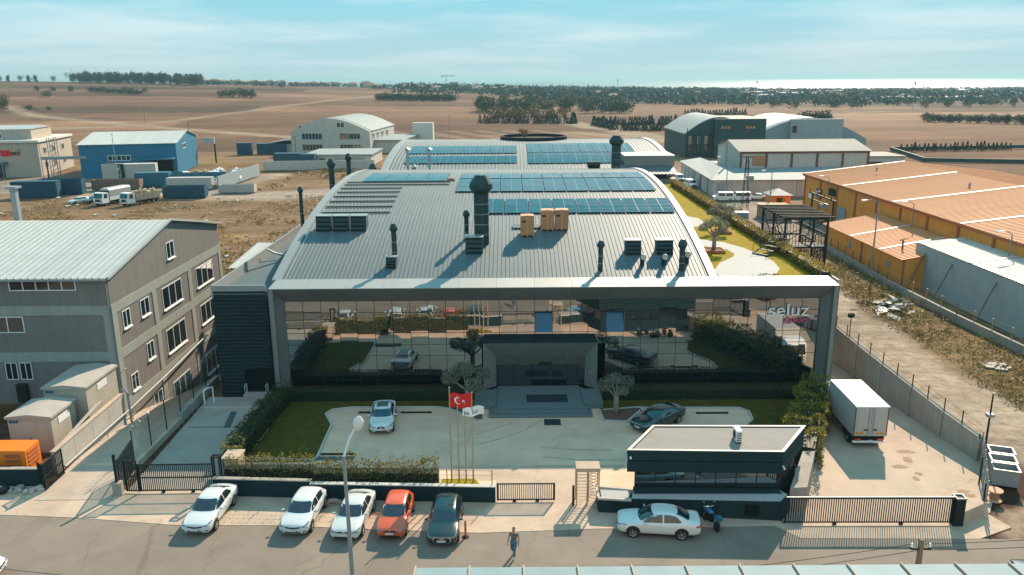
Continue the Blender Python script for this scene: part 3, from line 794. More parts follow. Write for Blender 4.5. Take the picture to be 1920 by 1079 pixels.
# office name on the glass
def text_mesh(txt, size, depth, shear=0.0, space=1.0):
    cu = bpy.data.curves.new('lettering','FONT'); cu.body = txt; cu.size = size; cu.extrude = depth; cu.shear = shear; cu.space_character = space
    cu.resolution_u = 4
    o = bpy.data.objects.new('tmp',cu); COL.objects.link(o)
    dg = bpy.context.evaluated_depsgraph_get(); me = bpy.data.meshes.new_from_object(o.evaluated_get(dg))
    bpy.data.objects.remove(o); return me
sg = thing('office_sign', 'white seluz letters with pink flavors script on the dark glass', 'sign', (22.6,61.6,5.9))
tm_ = text_mesh('seluz',1.45,0.05,space=1.02); tm_.materials.clear(); tm_.materials.append(M['sign_white'])
w_ = max(v.co.x for v in tm_.vertices)-min(v.co.x for v in tm_.vertices)
o = link('lettering',tm_,sg,(20.7,61.86,6.35),(R(90),0,0)); o.scale = (3.25/w_,1,1)
tm_ = text_mesh('flavors',0.72,0.03,shear=0.45); tm_.materials.clear(); tm_.materials.append(M['sign_pink'])
w_ = max(v.co.x for v in tm_.vertices)-min(v.co.x for v in tm_.vertices)
o = link('script_lettering',tm_,sg,(22.0,61.86,5.62),(R(90),R(-5),0)); o.scale = (2.1/w_,1,1)

# steps up to the door
st = thing('entrance_steps', 'grey green stone steps rising to the glass entrance', 'steps', (2.1,57.5,0))
for a,b,c,d,e,f_ in ((-1.85,6.1,56.3,61.8,0.012,0.16),(-1.55,5.8,56.75,61.8,0.16,0.31),(-1.25,5.5,57.25,61.84,0.31,0.455)):
    bevel_mod(MB().box(a,b,c,d,e,f_).build('step','teal_stone',st),0.015)
for a,b in ((-3.05,-1.27),(5.52,7.1)): bevel_mod(MB().box(a,b,58.0,60.9,0.012,0.52).build('side_plinth','teal_stone',st),0.02)
o = MB().box(1.1,4.35,58.3,59.85,0.456,0.47).build('door_mat','door_mat',at=(2.7,59.1,0.46)); tag(o,'large dark doormat on the landing in front of the entrance doors','doormat')
o = MB().box(2.35,3.6,54.95,56.05,0.009,0.022).build('floor_mat','door_mat',at=(3.0,55.5,0.01)); tag(o,'small dark mat on the ground at the foot of the steps','mat')
def round_post(): pass

# left wing with its black ribbed cladding
wing = thing('side_wing', 'black ribbed flat roofed wing left of the glass front', 'building', (-21.4,60.8,0))
WX0, WX1, WY0 = -23.75, -19.45, 60.8
MB().box(WX0,WX1,WY0+0.12,96,0,8.4).build('wall','black_corrugated',wing)
nsl = 30; sh = 9.05/nsl
slm = MB().add([(0,0,0),(4.3,0,0),(4.3,-0.05,sh*0.25),(0,-0.05,sh*0.25),(0,-0.05,sh*0.75),(4.3,-0.05,sh*0.75),(0,0,sh-0.02),(4.3,0,sh-0.02)],[(0,1,2,3),(3,2,5,4),(4,5,7,6)]).mesh('cladding_slat','black_corrugated')
slw = MB().add([(0,0,0),(2.1,0,0),(2.1,-0.05,sh*0.25),(0,-0.05,sh*0.25),(0,-0.05,sh*0.75),(2.1,-0.05,sh*0.75),(0,0,sh-0.02),(2.1,0,sh-0.02)],[(0,1,2,3),(3,2,5,4),(4,5,7,6)]).mesh('cladding_slat','black_corrugated')
for i in range(nsl):
    z = i*sh
    if 0.5 < z+sh/2 < 2.3: link('cladding_slat',slw,wing,(WX0,WY0+0.1,z))
    else: link('cladding_slat',slm,wing,(WX0,WY0+0.1,z))
MB().box(WX0-0.02,WX0+0.12,WY0+0.02,96,8.42,9.45).build('parapet','galv_dull',wing)
MB().box(WX0+0.125,WX1,WY0+0.0,WY0+0.14,8.98,9.45).build('parapet','galv_dull',wing)
MB().box(WX0+0.13,WX1-0.3,WY0+0.15,96,8.4,8.62).build('roof_membrane','membrane_blue',wing)
bk = MB().box(-21.62,-19.5,WY0+0.1,WY0+0.12,0.5,2.35).build('dock_dark_opening','black_steel',wing)  # flat black sheet stands in for the dark inside of the open doorway
MB().box(-21.7,-21.6,WY0-0.02,WY0+0.12,0.4,2.45).build('door_jamb','black_steel',bk)
MB().box(-21.6,-19.5,WY0-0.02,WY0+0.1,2.36,2.45).build('door_head','black_steel',bk)
MB().tube([(-23.2,74,9.6),(-22.4,74,9.2),(-21.6,74.3,8.95),(-19.9,74.6,8.95)],0.11,8).build('duct_pipe','galv',wing)
u = thing('roof_air_unit','white boxed air unit on the black wing roof against the arch','air unit',(-20.6,82.5,8.62))
MB().box(-21.9,-19.7,81.8,83.3,8.63,9.5).build('casing','galv_dull',u); MB().box(-21.95,-19.65,81.75,83.35,9.5,9.56).build('lid','white_paint',u)
for i in range(4): MB().box(-21.8+i*0.5,-21.45+i*0.5,81.77,81.795,8.8,9.35).build('louvre','dark_steel',u)
dk = thing('dock_platform','small concrete dock step with white handrails under the black wing door','dock step',(-20.6,60.0,0))
MB().box(-21.75,-19.45,60.0,60.78,0.014,0.5).build('platform','dock_concrete',dk)
for x in (-21.6,-19.9): MB().tube([(x,60.1,0.5),(x,60.1,1.3),(x,60.6,1.3),(x,60.6,0.5)],0.025).build('handrail','white_paint',dk)
o = MB().box(-24.3,-19.1,58.1,58.35,0.005,0.28).build('dock_kerb','pale_concrete',at=(-21.7,58.2,0)); tag(o,'pale concrete edge across the dock pavement below the black wing','kerb')
o = MB().box(-24.3,-19.0,55.0,55.08,0.0,0.02).build('drain_grating','black_steel',at=(-21.7,55,0)); tag(o,'thin black drain line across the dock pavement','drain')

# ---------------------------------------------------------------- rear hall with the second arch
R2C, R2R = (158.0,13.4), 126.0
rear = thing('rear_hall', 'second arched hall behind the first, covered in solar panels', 'building', (3,130,0))
X2L, X2R = -21.0, 27.0
MB().box(X2L+0.05,X2R-0.05,129.3,186,0,9.2).build('wall','cladding_grey',rear)
ns2 = 40; sw2 = (X2R-X2L)/ns2
rm2 = arc_sheet(sw2,129.2,187,R2C,R2R,2,0.06).mesh('roof_sheet','roof_metal')
for i in range(ns2): link('roof_sheet',rm2,rear,(X2L+i*sw2,0,0))
barge(X2L-0.5,X2L+0.5,129.2,187,R2C,R2R,0.2,0.6,'barge_board','cladding_light',rear)
barge(X2R-0.5,X2R+0.4,140.2,187,R2C,R2R,0.2,0.6,'barge_board','cladding_light',rear)
def portalbox():
    x0,x1,y0,y1,zt = 18.9,27.2,133.5,140.1,12.5
    MB().box(x0,x1,y0,y1,11.0,zt).build('dormer_head','cladding_grey',rear)
    MB().box(x0,x0+0.9,y0,y1,8.0,10.99).build('dormer_jamb','cladding_light',rear)
    MB().box(x1-1.3,x1,y0,y1,0.0,10.99).build('dormer_jamb','cladding_grey',rear)
    MB().box(x0+0.92,x1-1.32,y0+0.8,y0+0.9,8.0,10.98).build('dormer_glass','window_glass',rear)
    MB().box(x0-0.1,x1+0.05,y0-0.1,y1+0.3,zt+0.003,zt+0.18).build('dormer_coping','cladding_light',rear)
portalbox()
# round roof opening with a shrub growing in it
ring = thing('roof_ring', 'round dark parapet ring round an opening on the rear roof', 'parapet', (4.6,163.5,13.2))
mb = MB(); N = 40
for rr, z0, z1 in ((6.7,11.6,13.95),(6.4,11.6,13.95)):
    pass
vs = []
for j in range(N):
    t = 2*math.pi*j/N
    for r_,z in ((6.75,12.6),(6.75,14.05),(6.35,14.05),(6.35,12.6)): vs.append((4.6+r_*math.cos(t),163.5+r_*math.sin(t),z))
fs = []
for j in range(N):
    a = 4*j; b = 4*((j+1)%N)
    for k in range(4): fs.append((a+k,a+(k+1)%4,b+(k+1)%4,b+k))
mb.add(vs,fs).build('rim','dark_steel',ring,smooth=False)
MB().lathe([(6.3,0),(6.3,0.05)],(4.6,163.5,13.45),32).build('dark_pit','black_steel',ring)

# ---------------------------------------------------------------- solar arrays
pc = MB(); pc.box(-0.56,0.56,-1.13,1.13,-0.02,0.016,0); panel_w, panel_l = 1.14, 2.28
def panel_mesh():
    mb = MB()
    mb.box(-0.545,0.545,-1.12,1.12,-0.02,0.012,0)
    for a,b,c,d in ((-0.565,0.565,-1.14,-1.115),(-0.565,0.565,1.115,1.14),(-0.565,-0.545,-1.115,1.115),(0.545,0.565,-1.115,1.115),(-0.545,0.545,-0.012,0.012)):
        mb.box(a,b,c,d,-0.02,0.018,1)
    return mb.mesh('solar_panel',['panel_cell','panel_frame'])
PM = panel_mesh()
def array(label, x0, npair, y_mid, crest, r, gapx=0.10, lift=0.16, rows=1, root=None, group='solar arrays on the arched roofs'):
    a = root
    if a is None: a = thing('solar_array', label, 'solar panels', (x0+npair*(2*panel_w+gapx)/2, y_mid[0], arc_z(y_mid[0],crest,r)), group=group)
    for ym in y_mid:
        z = arc_z(ym,crest,r)+lift; sl = math.atan(-(ym-crest[0])/r)
        for i in range(npair):
            for k in range(2):
                x = x0+i*(2*panel_w+gapx)+(k+0.5)*panel_w
                link('solar_panel',PM,a,(x,ym,z),(sl+R(rng.gauss(0,0.25)),R(rng.gauss(0,0.15)),0))
        for dy in (-0.7,0.7):
            z2 = arc_z(ym+dy,crest,r)+lift-0.06
            MB().box(x0-0.1,x0+npair*(2*panel_w+gapx),ym+dy-0.03,ym+dy+0.03,z2-0.08,z2).build('rail','galv_dull',a)
    return a
array('lowest strip of dark solar panels on the front arch, above the cartons', -3.0, 8, [77.9,80.25], RC, RR)
array('middle strip of pale blue solar panels on the front arch', -5.9, 9, [85.9,88.25,90.6], RC, RR)
array('topmost strip of solar panels along the right crest of the front arch', -5.9, 9, [93.4,95.75], RC, RR)
array('short strip of solar panels at the left crest of the front arch', -16.9, 4, [92.0,94.35,96.7], RC, RR)
mr_ = thing('mounting_rails','bare metal mounting rails in rows on the left of the front arch','rails',(-15,84,13))
for i,y in enumerate((77.4,79.3,81.2,83.1,85.0,86.9,88.8,90.4)):
    z = arc_z(y)+0.06; x1 = -11.9+ (0 if i < 6 else 5.0)
    MB().box(-18.6,x1,y-0.08,y+0.08,z,z+0.10).build('rail','duct_dark',mr_)
array('left block of solar panels on the rear arched roof', -18.0, 8, [136.3,138.65,143.0,145.35,147.7], R2C, R2R)
array('right block of solar panels on the rear arched roof beside the tall chimney', 2.9, 8, [136.0,138.35,140.7,143.4,145.75,148.1,150.45], R2C, R2R)

# ---------------------------------------------------------------- chimneys, ducts and cartons on the roof
def chimney(name,label,x,y,zb,zt,r,m='duct_dark',bands=2,group='roof chimneys'):
    t = thing(name,label,'chimney',(x,y,zb),group=group)
    hcap = min(r*2.0,1.0)
    MB().lathe([(r,zb-0.4),(r,zt-hcap*1.6)],(x,y,0),16).build('pipe',m,t,smooth=False)
    MB().lathe([(r*1.02,zt-hcap*1.6),(r*1.55,zt-hcap*1.15),(r*1.55,zt-hcap*0.75),(r*0.75,zt),(r*0.3,zt+0.02)],(x,y,0),16).build('cowl',m,t)
    for i in range(bands):
        z = zb+(zt-hcap*1.6-zb)*(i+1)/(bands+1)
        MB().lathe([(r*1.03,z-0.03),(r*1.03,z+0.03)],(x,y,0),16).build('band','galv_dull',t)
    return t
t = chimney('chimney','tallest and widest dark chimney standing mid roof on the front arch',-2.65,69.6,arc_z(69.6),17.0,0.66,bands=4)
t2 = chimney('chimney','thin dark chimney just left of the tallest one',-4.05,70.6,arc_z(70.6),13.75,0.2)
chimney('chimney','slim dark chimney on the left of the front arch with a duct at its foot',-9.95,66.2,arc_z(66.2),13.35,0.22)
chimney('chimney','dark chimney near the eave right of the cartons',7.35,64.4,arc_z(64.4),12.15,0.2)
chimney('chimney','rightmost dark chimney on the front arch near the right roof edge',14.1,64.4,arc_z(64.4),12.2,0.24)
chimney('chimney','dark chimney rising beside the left slope of the front arch',-20.3,76.5,8.6,15.2,0.18)
chimney('chimney','dark wired chimney behind the left crest of the front arch',-21.9,97.5,8.6,15.9,0.34)
chimney('chimney','second dark chimney from the left behind the front arch crest',-22.3,110,8.0,15.4,0.3)
chimney('chimney','short dark chimney top left of the rear arch',-21.6,125,8.0,12.5,0.42)
chimney('chimney','broad dark chimney at the right of the rear arched roof',16.95,129.6,arc_z(129.6,R2C,R2R),16.3,0.76,bands=3)
for i,(x,lab) in enumerate(((-16.8,'left of the two shiny steel flue pipes on the rear arch'),(-13.3,'right of the two shiny steel flue pipes on the rear arch'))):
    t = thing('flue_pipe',lab,'flue',(x,130.3,10.3),group='steel flue pipes')
    MB().lathe([(0.24,9.9),(0.24,14.0)],(x,130.3,0),14).build('pipe','galv',t)
    MB().lathe([(0.25,14.0),(0.55,14.2),(0.1,14.5)],(x,130.3,0),14).build('cap','galv',t)
t = thing('roof_fan','small squat roof fan between the two steel flues','roof fan',(-15.8,130.3,10.4))
MB().lathe([(0.38,10.2),(0.38,11.3)],(-15.8,130.3,0),14).build('drum','galv_dull',t); MB().lathe([(0.42,11.3),(0.45,11.42),(0.08,11.9)],(-15.8,130.3,0),14).build('cap','galv',t)
t = thing('roof_drum','dark barrel unit on the rear roof left of the broad chimney','barrel unit',(13.6,131.6,11))
MB().lathe([(0.5,12.5),(0.5,14.6)],(0,131.6,11.5),14,'x').build('barrel','duct_dark',t); MB().box(12.7,14.5,131.2,132.0,10.6,11.1).build('cradle','dark_steel',t)
def hood(x0,x1,y0,y1,z0,z1,lab,grp,dark='duct_dark'):
    """slanted air intake: open dark mouth leaning to the eave, pale top and cheeks"""
    t = thing('roof_intake',lab,'air intake',((x0+x1)/2,y0,z0),group=grp)
    zf = arc_z(y0); zb = arc_z(y1)
    MB().add([(x0,y0,zf-0.1),(x1,y0,zf-0.1),(x1,y0+0.25,z1),(x0,y0+0.25,z1),(x0,y1,zb-0.1),(x1,y1,zb-0.1),(x1,y1,z1-0.05),(x0,y1,z1-0.05)],[(0,1,2,3),(1,5,6,2),(5,4,7,6),(4,0,3,7)]).build('casing',dark,t)
    MB().box(x0-0.05,x1+0.05,y0+0.15,y1+0.05,z1,z1+0.06).build('lid','galv',t)
    for k in range(4):
        z = zf+0.15+(z1-zf-0.3)*k/3.0
        MB().box(x0+0.05,x1-0.05,y0-0.03+0.25*(k/3.0),y0+0.05+0.25*(k/3.0),z-0.04,z+0.05).build('louvre','black_steel',t)
    return t
for i,(a,b,l) in enumerate(((-18.05,-16.7,'leftmost of three dark air intakes in a row'),(-16.5,-15.05,'middle of three dark air intakes in a row'),(-14.85,-13.4,'rightmost of three dark air intakes in a row'))):
    hood(a,b,72.4,73.6,11.3,12.95,l+' on the left arch','row of three roof intakes')
hood(9.8,11.15,67.0,68.0,10.2,11.55,'left of the two dark air intakes near the right eave','pair of roof intakes')
hood(12.45,13.9,67.0,68.0,10.2,11.55,'right of the two dark air intakes near the right eave','pair of roof intakes')
def elbow(x,y,lab,r=0.3):
    t = thing('duct_elbow',lab,'duct',(x,y,arc_z(y)),group='small round roof ducts')
    z = arc_z(y)
    MB().tube([(x,y,z-0.1),(x,y,z+0.55),(x,y-0.12,z+0.8),(x,y-0.5,z+0.85)],r,12).build('elbow','duct_dark',t)
    MB().lathe([(r*1.1,-0.62),(r*1.1,-0.5)],(x,y,z+0.85),12,'y').build('rim','galv',t)
elbow(10.95,65.2,'round duct elbow below the left intake of the right pair',0.22)
elbow(12.75,65.2,'round duct elbow below the right intake of the right pair',0.22)
elbow(14.75,65.6,'round duct elbow beside the rightmost chimney',0.24)
hood(-10.55,-9.7,64.9,65.7,9.6,10.7,'small air intake at the foot of the slim left chimney','single roof intakes')
hood(-4.0,-2.5,67.4,68.7,10.4,11.85,'air intake in front of the tallest chimney','single roof intakes')
def carton(x,y,lab,w=1.22,d=1.15,h=1.75,rz=0.0):
    z = arc_z(y-0.4)
    t = thing('carton',lab,'carton',(x,y,z),rz,group='cartons on the roof')
    t2 = 'carton'
    o = MB().rbox((0,0,0.16+h/2),(w,d,h)).build('box','carton'); o.parent = t
    for s in (-1,1):
        o = MB().rbox((s*w*0.245,0,0.16+h+0.02),(w*0.47,d*1.0,0.03),ry=R(4*s)).build('flap','carton_flap'); o.parent = t
    o = MB().rbox((0,-d/2-0.004,0.16+h/2),(0.07,0.006,h)).build('tape','carton_flap'); o.parent = t
    o = MB().rbox((-w*0.26,-d/2-0.004,0.16+h*0.72),(0.34,0.005,0.16)).build('print','dark_steel'); o.parent = t
    for s in (-1,0,1):
        o = MB().rbox((s*w*0.42,0,0.08),(0.1,d,0.16)).build('pallet_block','timber'); o.parent = t
    return t
carton(1.42,71.4,'single brown carton standing apart, left of the pair',rz=0.01)
carton(3.3,72.7,'left of the two brown cartons standing together on the roof')
carton(4.62,72.75,'right of the two brown cartons standing together on the roof',rz=-0.012)
t = thing('spare_panel','flat dark panel lying on the roof behind the single carton','panel',(1.4,73.2,arc_z(73.2)))
o = MB().rbox((0,0,0.12),(2.6,0.9,0.05),rx=R(11)).build('sheet','blue_container'); o.parent = t
o = MB().rbox((0,0,0.05),(2.6,0.06,0.08)).build('batten','timber'); o.parent = t
t = thing('cable_coil','small reddish coil of cable lying on the crest of the front arch','cable coil',(-6.9,91.5,arc_z(91.5)))
for k in range(3):
    MB().tube([(-6.9+(0.45-0.05*k)*math.cos(a),91.5+(0.4-0.05*k)*math.sin(a),arc_z(91.5)+0.1+0.06*k) for a in [2*math.pi*j/12 for j in range(13)]],0.05,5).build('loop','maroon' if k != 1 else 'carton',t)

# ---------------------------------------------------------------- foliage builders
def hedge(name,label,pts,w,h,m,dens=120,size=0.13,seed=0,ragged=0.15,z0=0.0,cat='hedge',core='leaf_dark',group=None,tips=0):
    """clipped or ragged hedge along a line: a leafy skin on a dark twiggy core"""
    rs = np.random.RandomState(seed); P = []
    t = thing(name,label,cat,(pts[0][0],pts[0][1],z0),group=group)
    cm = MB()
    for (x0,y0),(x1,y1) in zip(pts[:-1],pts[1:]):
        L = math.hypot(x1-x0,y1-y0); dx,dy = (x1-x0)/L,(y1-y0)/L
        nq = int(L*dens*(w+2*h))
        s = rs.rand(nq)*L; face = rs.rand(nq)*(w+2*h)
        lat = np.where(face<w, face-w/2, np.where(face<w+h, w/2, -w/2))
        zz_ = np.where(face<w, h, np.where(face<w+h, face-w, face-w-h))
        wob = 1+ragged*(vnoise(x0+dx*s+lat*3, y0+dy*s+zz_*3, 0.8, seed)-0.5)*2
        zz_ = zz_*(1+ragged*2*(vnoise(s,lat,0.9,seed+5)-0.5))
        lat = lat*wob + rs.normal(size=nq)*0.05; zz_ = zz_ + rs.normal(size=nq)*0.05
        inn = 1-0.18*rs.rand(nq); lat *= inn
        P.append(np.stack([x0+dx*s-dy*lat, y0+dy*s+dx*lat, z0+np.maximum(zz_,0.03)],-1))
        if tips:
            k = int(L*tips)
            for _ in range(k):
                ss = rs.rand()*L; la = (rs.rand()-0.5)*w; hh = h*(1.0+0.45*rs.rand()); q = 26
                zt = z0+h*0.7+rs.rand(q)*(hh-h*0.7)
                P.append(np.stack([x0+dx*ss-dy*la+rs.normal(size=q)*0.06, y0+dy*ss+dx*la+rs.normal(size=q)*0.06, zt],-1))
        c0 = 0.36*w; hc = h*(0.86-ragged*0.6)
        a = Vector((x0,y0,0)); b = Vector((x1,y1,0)); nn = Vector((-dy,dx,0))*c0
        cm.add([a-nn+Vector((0,0,z0)),b-nn+Vector((0,0,z0)),b+nn+Vector((0,0,z0)),a+nn+Vector((0,0,z0)),a-nn+Vector((0,0,z0+hc)),b-nn+Vector((0,0,z0+hc)),b+nn+Vector((0,0,z0+hc)),a+nn+Vector((0,0,z0+hc))],[(0,3,2,1),(4,5,6,7),(0,1,5,4),(1,2,6,5),(2,3,7,6),(3,0,4,7)])
    q = leaf_quads(np.concatenate(P), size, 0.5, 0.3, seed)
    q -= np.array(t.location)
    link('foliage', quads_mesh('foliage',q,m), t).location = (0,0,0)
    cm.build('twig_core',core,t)
    return t
def blob_points(rs, n, lobes):
    """points on and just inside several lobes (centre, radii)"""
    out = []
    vol = np.array([l[3]*l[4]*l[5] for l in lobes])**0.67; k = (vol/vol.sum()*n).astype(int)
    for l,c in zip(lobes,k):
        d = rs.normal(size=(c,3)); d /= np.linalg.norm(d,axis=1)[:,None]
        r_ = (0.55+0.45*rs.rand(c)**0.5)[:,None]*(0.82+0.36*rs.rand(c)[:,None])
        out.append(np.array(l[:3])+d*r_*np.array(l[3:6]))
    return np.concatenate(out)
def tree_parts(h, crown_w, trunk_h, nl, size, seed, lob=9, low=0.35):
    rs = np.random.RandomState(seed)
    tb = MB()
    tr = 0.035*h+0.04
    tb.tube([(0,0,-0.1),(0.03*h*rs.normal()*0.3,0.02*h,trunk_h*0.5),(0.02*h*rs.normal(),0,trunk_h),(0,0,h*0.7)],[tr*1.3,tr,tr*0.8,tr*0.25],7)
    lobes = []
    for i in range(lob):
        a = 2*math.pi*i/lob+rs.rand(); zf = low+(0.92-low)*rs.rand(); rad = crown_w*0.5*(0.25+0.45*rs.rand())
        px,py,pz = rad*math.cos(a),rad*math.sin(a),h*zf
        s = crown_w*(0.20+0.12*rs.rand()); lobes.append((px,py,pz,s,s,s*0.8))
        tb.tube([(0,0,trunk_h*0.85),(px*0.5,py*0.5,(trunk_h+pz)/2),(px,py,pz)],[tr*0.55,tr*0.35,tr*0.12],5)
    lobes.append((0,0,h*0.78,crown_w*0.28,crown_w*0.28,h*0.2))
    pts = blob_points(rs,nl,lobes); pts[:,2] = np.clip(pts[:,2],trunk_h*0.6,None)
    return tb.mesh('trunk','bark',smooth=True), leaf_quads(pts,size,0.5,0.2,seed)
def tree(name,label,x,y,z,h,cw,th,nl,size,m,seed,group=None,lob=9,low=0.35,cat='tree'):
    t = thing(name,label,cat,(x,y,z),rz=rng.random()*6,group=group)
    tm,q = tree_parts(h,cw,th,nl,size,seed,lob,low)
    link('trunk',tm,t).location = (0,0,0); link('crown',quads_mesh('crown',q,m),t).location = (0,0,0)
    return t

# forecourt planting
hedge('hedge','long clipped hedge at the foot of the glass front, left of the entrance',[(-18.6,60.2),(-3.2,60.1)],1.1,1.0,'leaf_hedge',150,0.12,1,0.08)
hedge('hedge','long clipped hedge at the foot of the glass front, right of the entrance',[(7.3,60.0),(24.4,60.0)],1.1,1.0,'leaf_hedge',150,0.12,2,0.08)
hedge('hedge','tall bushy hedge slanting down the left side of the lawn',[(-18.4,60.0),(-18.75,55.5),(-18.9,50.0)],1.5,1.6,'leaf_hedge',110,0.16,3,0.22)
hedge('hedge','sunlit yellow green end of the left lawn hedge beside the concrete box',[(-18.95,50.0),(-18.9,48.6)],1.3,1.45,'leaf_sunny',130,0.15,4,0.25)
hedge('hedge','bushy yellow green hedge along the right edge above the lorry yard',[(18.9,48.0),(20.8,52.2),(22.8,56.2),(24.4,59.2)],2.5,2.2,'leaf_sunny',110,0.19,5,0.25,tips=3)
hedge('hedge','ragged sunlit shrubs behind the street wall and wire fence, left part',[(-18.4,46.4),(-12.6,46.3)],0.9,1.75,'leaf_sunny',110,0.15,6,0.3,tips=3)
hedge('hedge','dark ragged hedge with tall shoots behind the street wall, right part',[(-12.4,45.6),(-4.7,45.4)],1.0,1.85,'leaf_weed',120,0.15,7,0.25,tips=5)
def olive(label,x,y,z,h,cw,seed,n=2600,m='leaf_olive',group='olive trees'):
    t = thing('olive_tree',label,'tree',(x,y,z),group=group)
    rs = np.random.RandomState(seed); tb = MB()
    for k in range(4):
        a = k*1.57+rs.rand()*0.5; r_ = 0.16
        tb.tube([(r_*math.cos(a),r_*math.sin(a),-0.05),(0.09*math.cos(a+0.8),0.09*math.sin(a+0.8),h*0.2),(0.12*math.cos(a+1.5),0.12*math.sin(a+1.5),h*0.42)],[0.15,0.10,0.10],7)
    lobes = []
    spots = [(-0.36,0.0,0.66),(0.32,0.1,0.72),(0.0,-0.1,0.84),(-0.12,0.3,0.72),(0.15,-0.3,0.62)]
    for sx,sy,sz in spots:
        px,py,pz = sx*cw,sy*cw,sz*h
        tb.tube([(0,0,h*0.38),(px*0.45,py*0.45,h*0.5),(px,py,pz)],[0.10,0.07,0.03],6)
        s = cw*(0.15+0.08*rs.rand()); lobes.append((px,py,pz,s,s,s*0.8)); lobes.append((px*1.25+rs.normal()*.1,py*1.2,pz-.1*h*rs.rand(),s*.6,s*.6,s*.5))
    pts = blob_points(rs,n,lobes)
    link('trunk',tb.mesh('trunk','bark',smooth=True),t).location = (0,0,0)
    link('crown',quads_mesh('crown',leaf_quads(pts,0.15,0.4,0.1,seed),m),t).location = (0,0,0)
    return t
olive('pale gnarled olive tree in the soil bed right of the entrance steps',7.95,57.0,0.08,3.5,2.7,3,1900)
olive('full grey green olive tree left of the entrance steps',-3.5,57.9,0.08,4.0,3.7,5,5200)

# wheel stops and bay ends
for (x0,x1,y,l) in ((-12.0,-11.05,57.45,'left rear bay of the white parked car'),(-8.7,-6.3,57.4,'empty bay right of the white parked car'),(-13.3,-10.9,50.35,'lower left bay near the street hedge'),(14.1,16.6,56.9,'bay right of the black parked car'),(10.6,12.6,57.1,'bay behind the black parked car')):
    t = thing('wheel_stop','black rubber wheel stop in the '+l,'wheel stop',((x0+x1)/2,y,0.01),group='wheel stops')
    bevel_mod(MB().box(x0,x1,y-0.08,y+0.08,0.012,0.12).build('bar','rubber',t),0.03)
    for x in (x0+0.2,x1-0.2): MB().box(x-0.05,x+0.05,y-0.085,y+0.085,0.012,0.125).build('reflector','dark_steel',t)

# ---------------------------------------------------------------- roof garden on the lower block
TZ = 8.65
blk = thing('terrace_block','low grey block right of the arched hall carrying the roof garden','building',(21.5,63.1,0))
MB().box(16.75,26.6,63.02,129,0,TZ-0.3).build('wall','cladding_grey',blk)
MB().prism([(16.78,63.03),(26.62,63.03),(26.62,128.9),(16.78,128.9)],TZ-0.299,TZ).build('turf_deck','turf',blk)
MB().prism([(19.7,82.2),(20.7,81.4),(21.8,80.5),(23.1,77.5),(23.8,74.0),(24.1,71.5),(23.7,68.5),(22.9,66.9),(21.7,65.3),(17.6,65.2),(17.8,68.1),(19.0,71.0),(20.9,73.5),(21.4,74.8),(21.2,76.9),(20.0,78.0),(17.4,79.5),(17.4,83)],TZ,TZ+0.02).build('garden_path','path_paving',blk)
MB().prism([(17.4,97.5),(21.6,96.7),(22.6,95.0),(22.6,92.4),(21.7,90.0),(20.5,89.1),(17.4,88.5)],TZ,TZ+0.02).build('garden_path','path_paving',blk)
MB().box(26.62,26.85,63.1,128.9,TZ-1.2,TZ+0.35).build('coping','pale_concrete',blk)
hedge('terrace_hedge','yellow green hedge along the outer edge of the roof garden',[(26.1,64.2),(26.0,75),(25.7,90),(25.6,126)],0.9,1.0,'leaf_gold',70,0.22,21,0.2,z0=TZ)
hedge('terrace_planting','low grey shrubs on the roof garden just behind the grey beam',[(19.2,64.3),(22.6,64.3)],0.5,0.45,'leaf_olive',120,0.14,22,0.4,z0=TZ)
olive('nearer dark olive tree on the roof garden',19.75,76.2,TZ,3.6,3.0,8,2600,'leaf_dark' if False else 'leaf_olive','roof garden olive trees')
olive('farther dark olive tree on the roof garden by the hedge',22.85,86.0,TZ,3.5,3.0,9,2600,'leaf_olive','roof garden olive trees')
for i,(x,y,l) in enumerate(((19.7,75.9,'under the nearer olive tree on the roof garden'),(22.9,85.6,'under the farther olive tree on the roof garden'))):
    t = thing('tree_planter','reddish timber square planter '+l,'planter',(x,y,TZ))
    for a,b,c,d in ((-0.9,0.9,-0.9,-0.8),(-0.9,0.9,0.8,0.9),(-0.9,-0.8,-0.79,0.79),(0.8,0.9,-0.79,0.79)):
        o = MB().box(a,b,c,d,0,0.28).build('board','orange_band'); o.parent = t
    o = MB().box(-0.79,0.79,-0.79,0.79,0,0.2).build('soil','soil'); o.parent = t
t = thing('garden_pier','grey boxed service pier beside the arch edge on the roof garden','pier',(17.5,75.5,TZ))
MB().box(17.0,18.0,74.6,76.2,TZ,TZ+1.35).build('casing','galv_dull',t); MB().box(16.95,18.05,74.55,76.25,TZ+1.351,TZ+1.42).build('lid','white_paint',t)

# fire stair tower outside the garden
tw = thing('stair_tower','dark open steel fire stair tower beside the roof garden','stair tower',(29.2,81.5,0))
tx0,tx1,ty0,ty1,tz1 = 27.2,31.4,78.0,85.2,11.6
for x in (tx0,tx1):
    for y in (ty0,(ty0+ty1)/2,ty1):
        MB().box(x-0.09,x+0.09,y-0.09,y+0.09,0,tz1).build('column','dark_steel',tw)
for z in (3.0,6.0,TZ+0.05,tz1):
    for x in (tx0,tx1): MB().box(x-0.07,x+0.07,ty0+0.1,ty1-0.1,z-0.2,z-0.01).build('beam','dark_steel',tw)
    for y in (ty0,ty1): MB().box(tx0+0.1,tx1-0.1,y-0.07,y+0.07,z-0.21,z-0.015).build('beam','dark_steel',tw)
for k in range(9):
    y = ty0-0.35+k*(ty1-ty0+0.7)/8
    MB().box(tx0-0.5,tx1+0.5,y-0.06,y+0.06,tz1,tz1+0.14).build('pergola_rafter','dark_steel',tw)
for z in (3.0,6.0,TZ): MB().box(tx0+0.1,tx1-0.1,ty0+0.1,ty0+2.2,z-0.08,z+0.0).build('landing','dark_steel',tw)
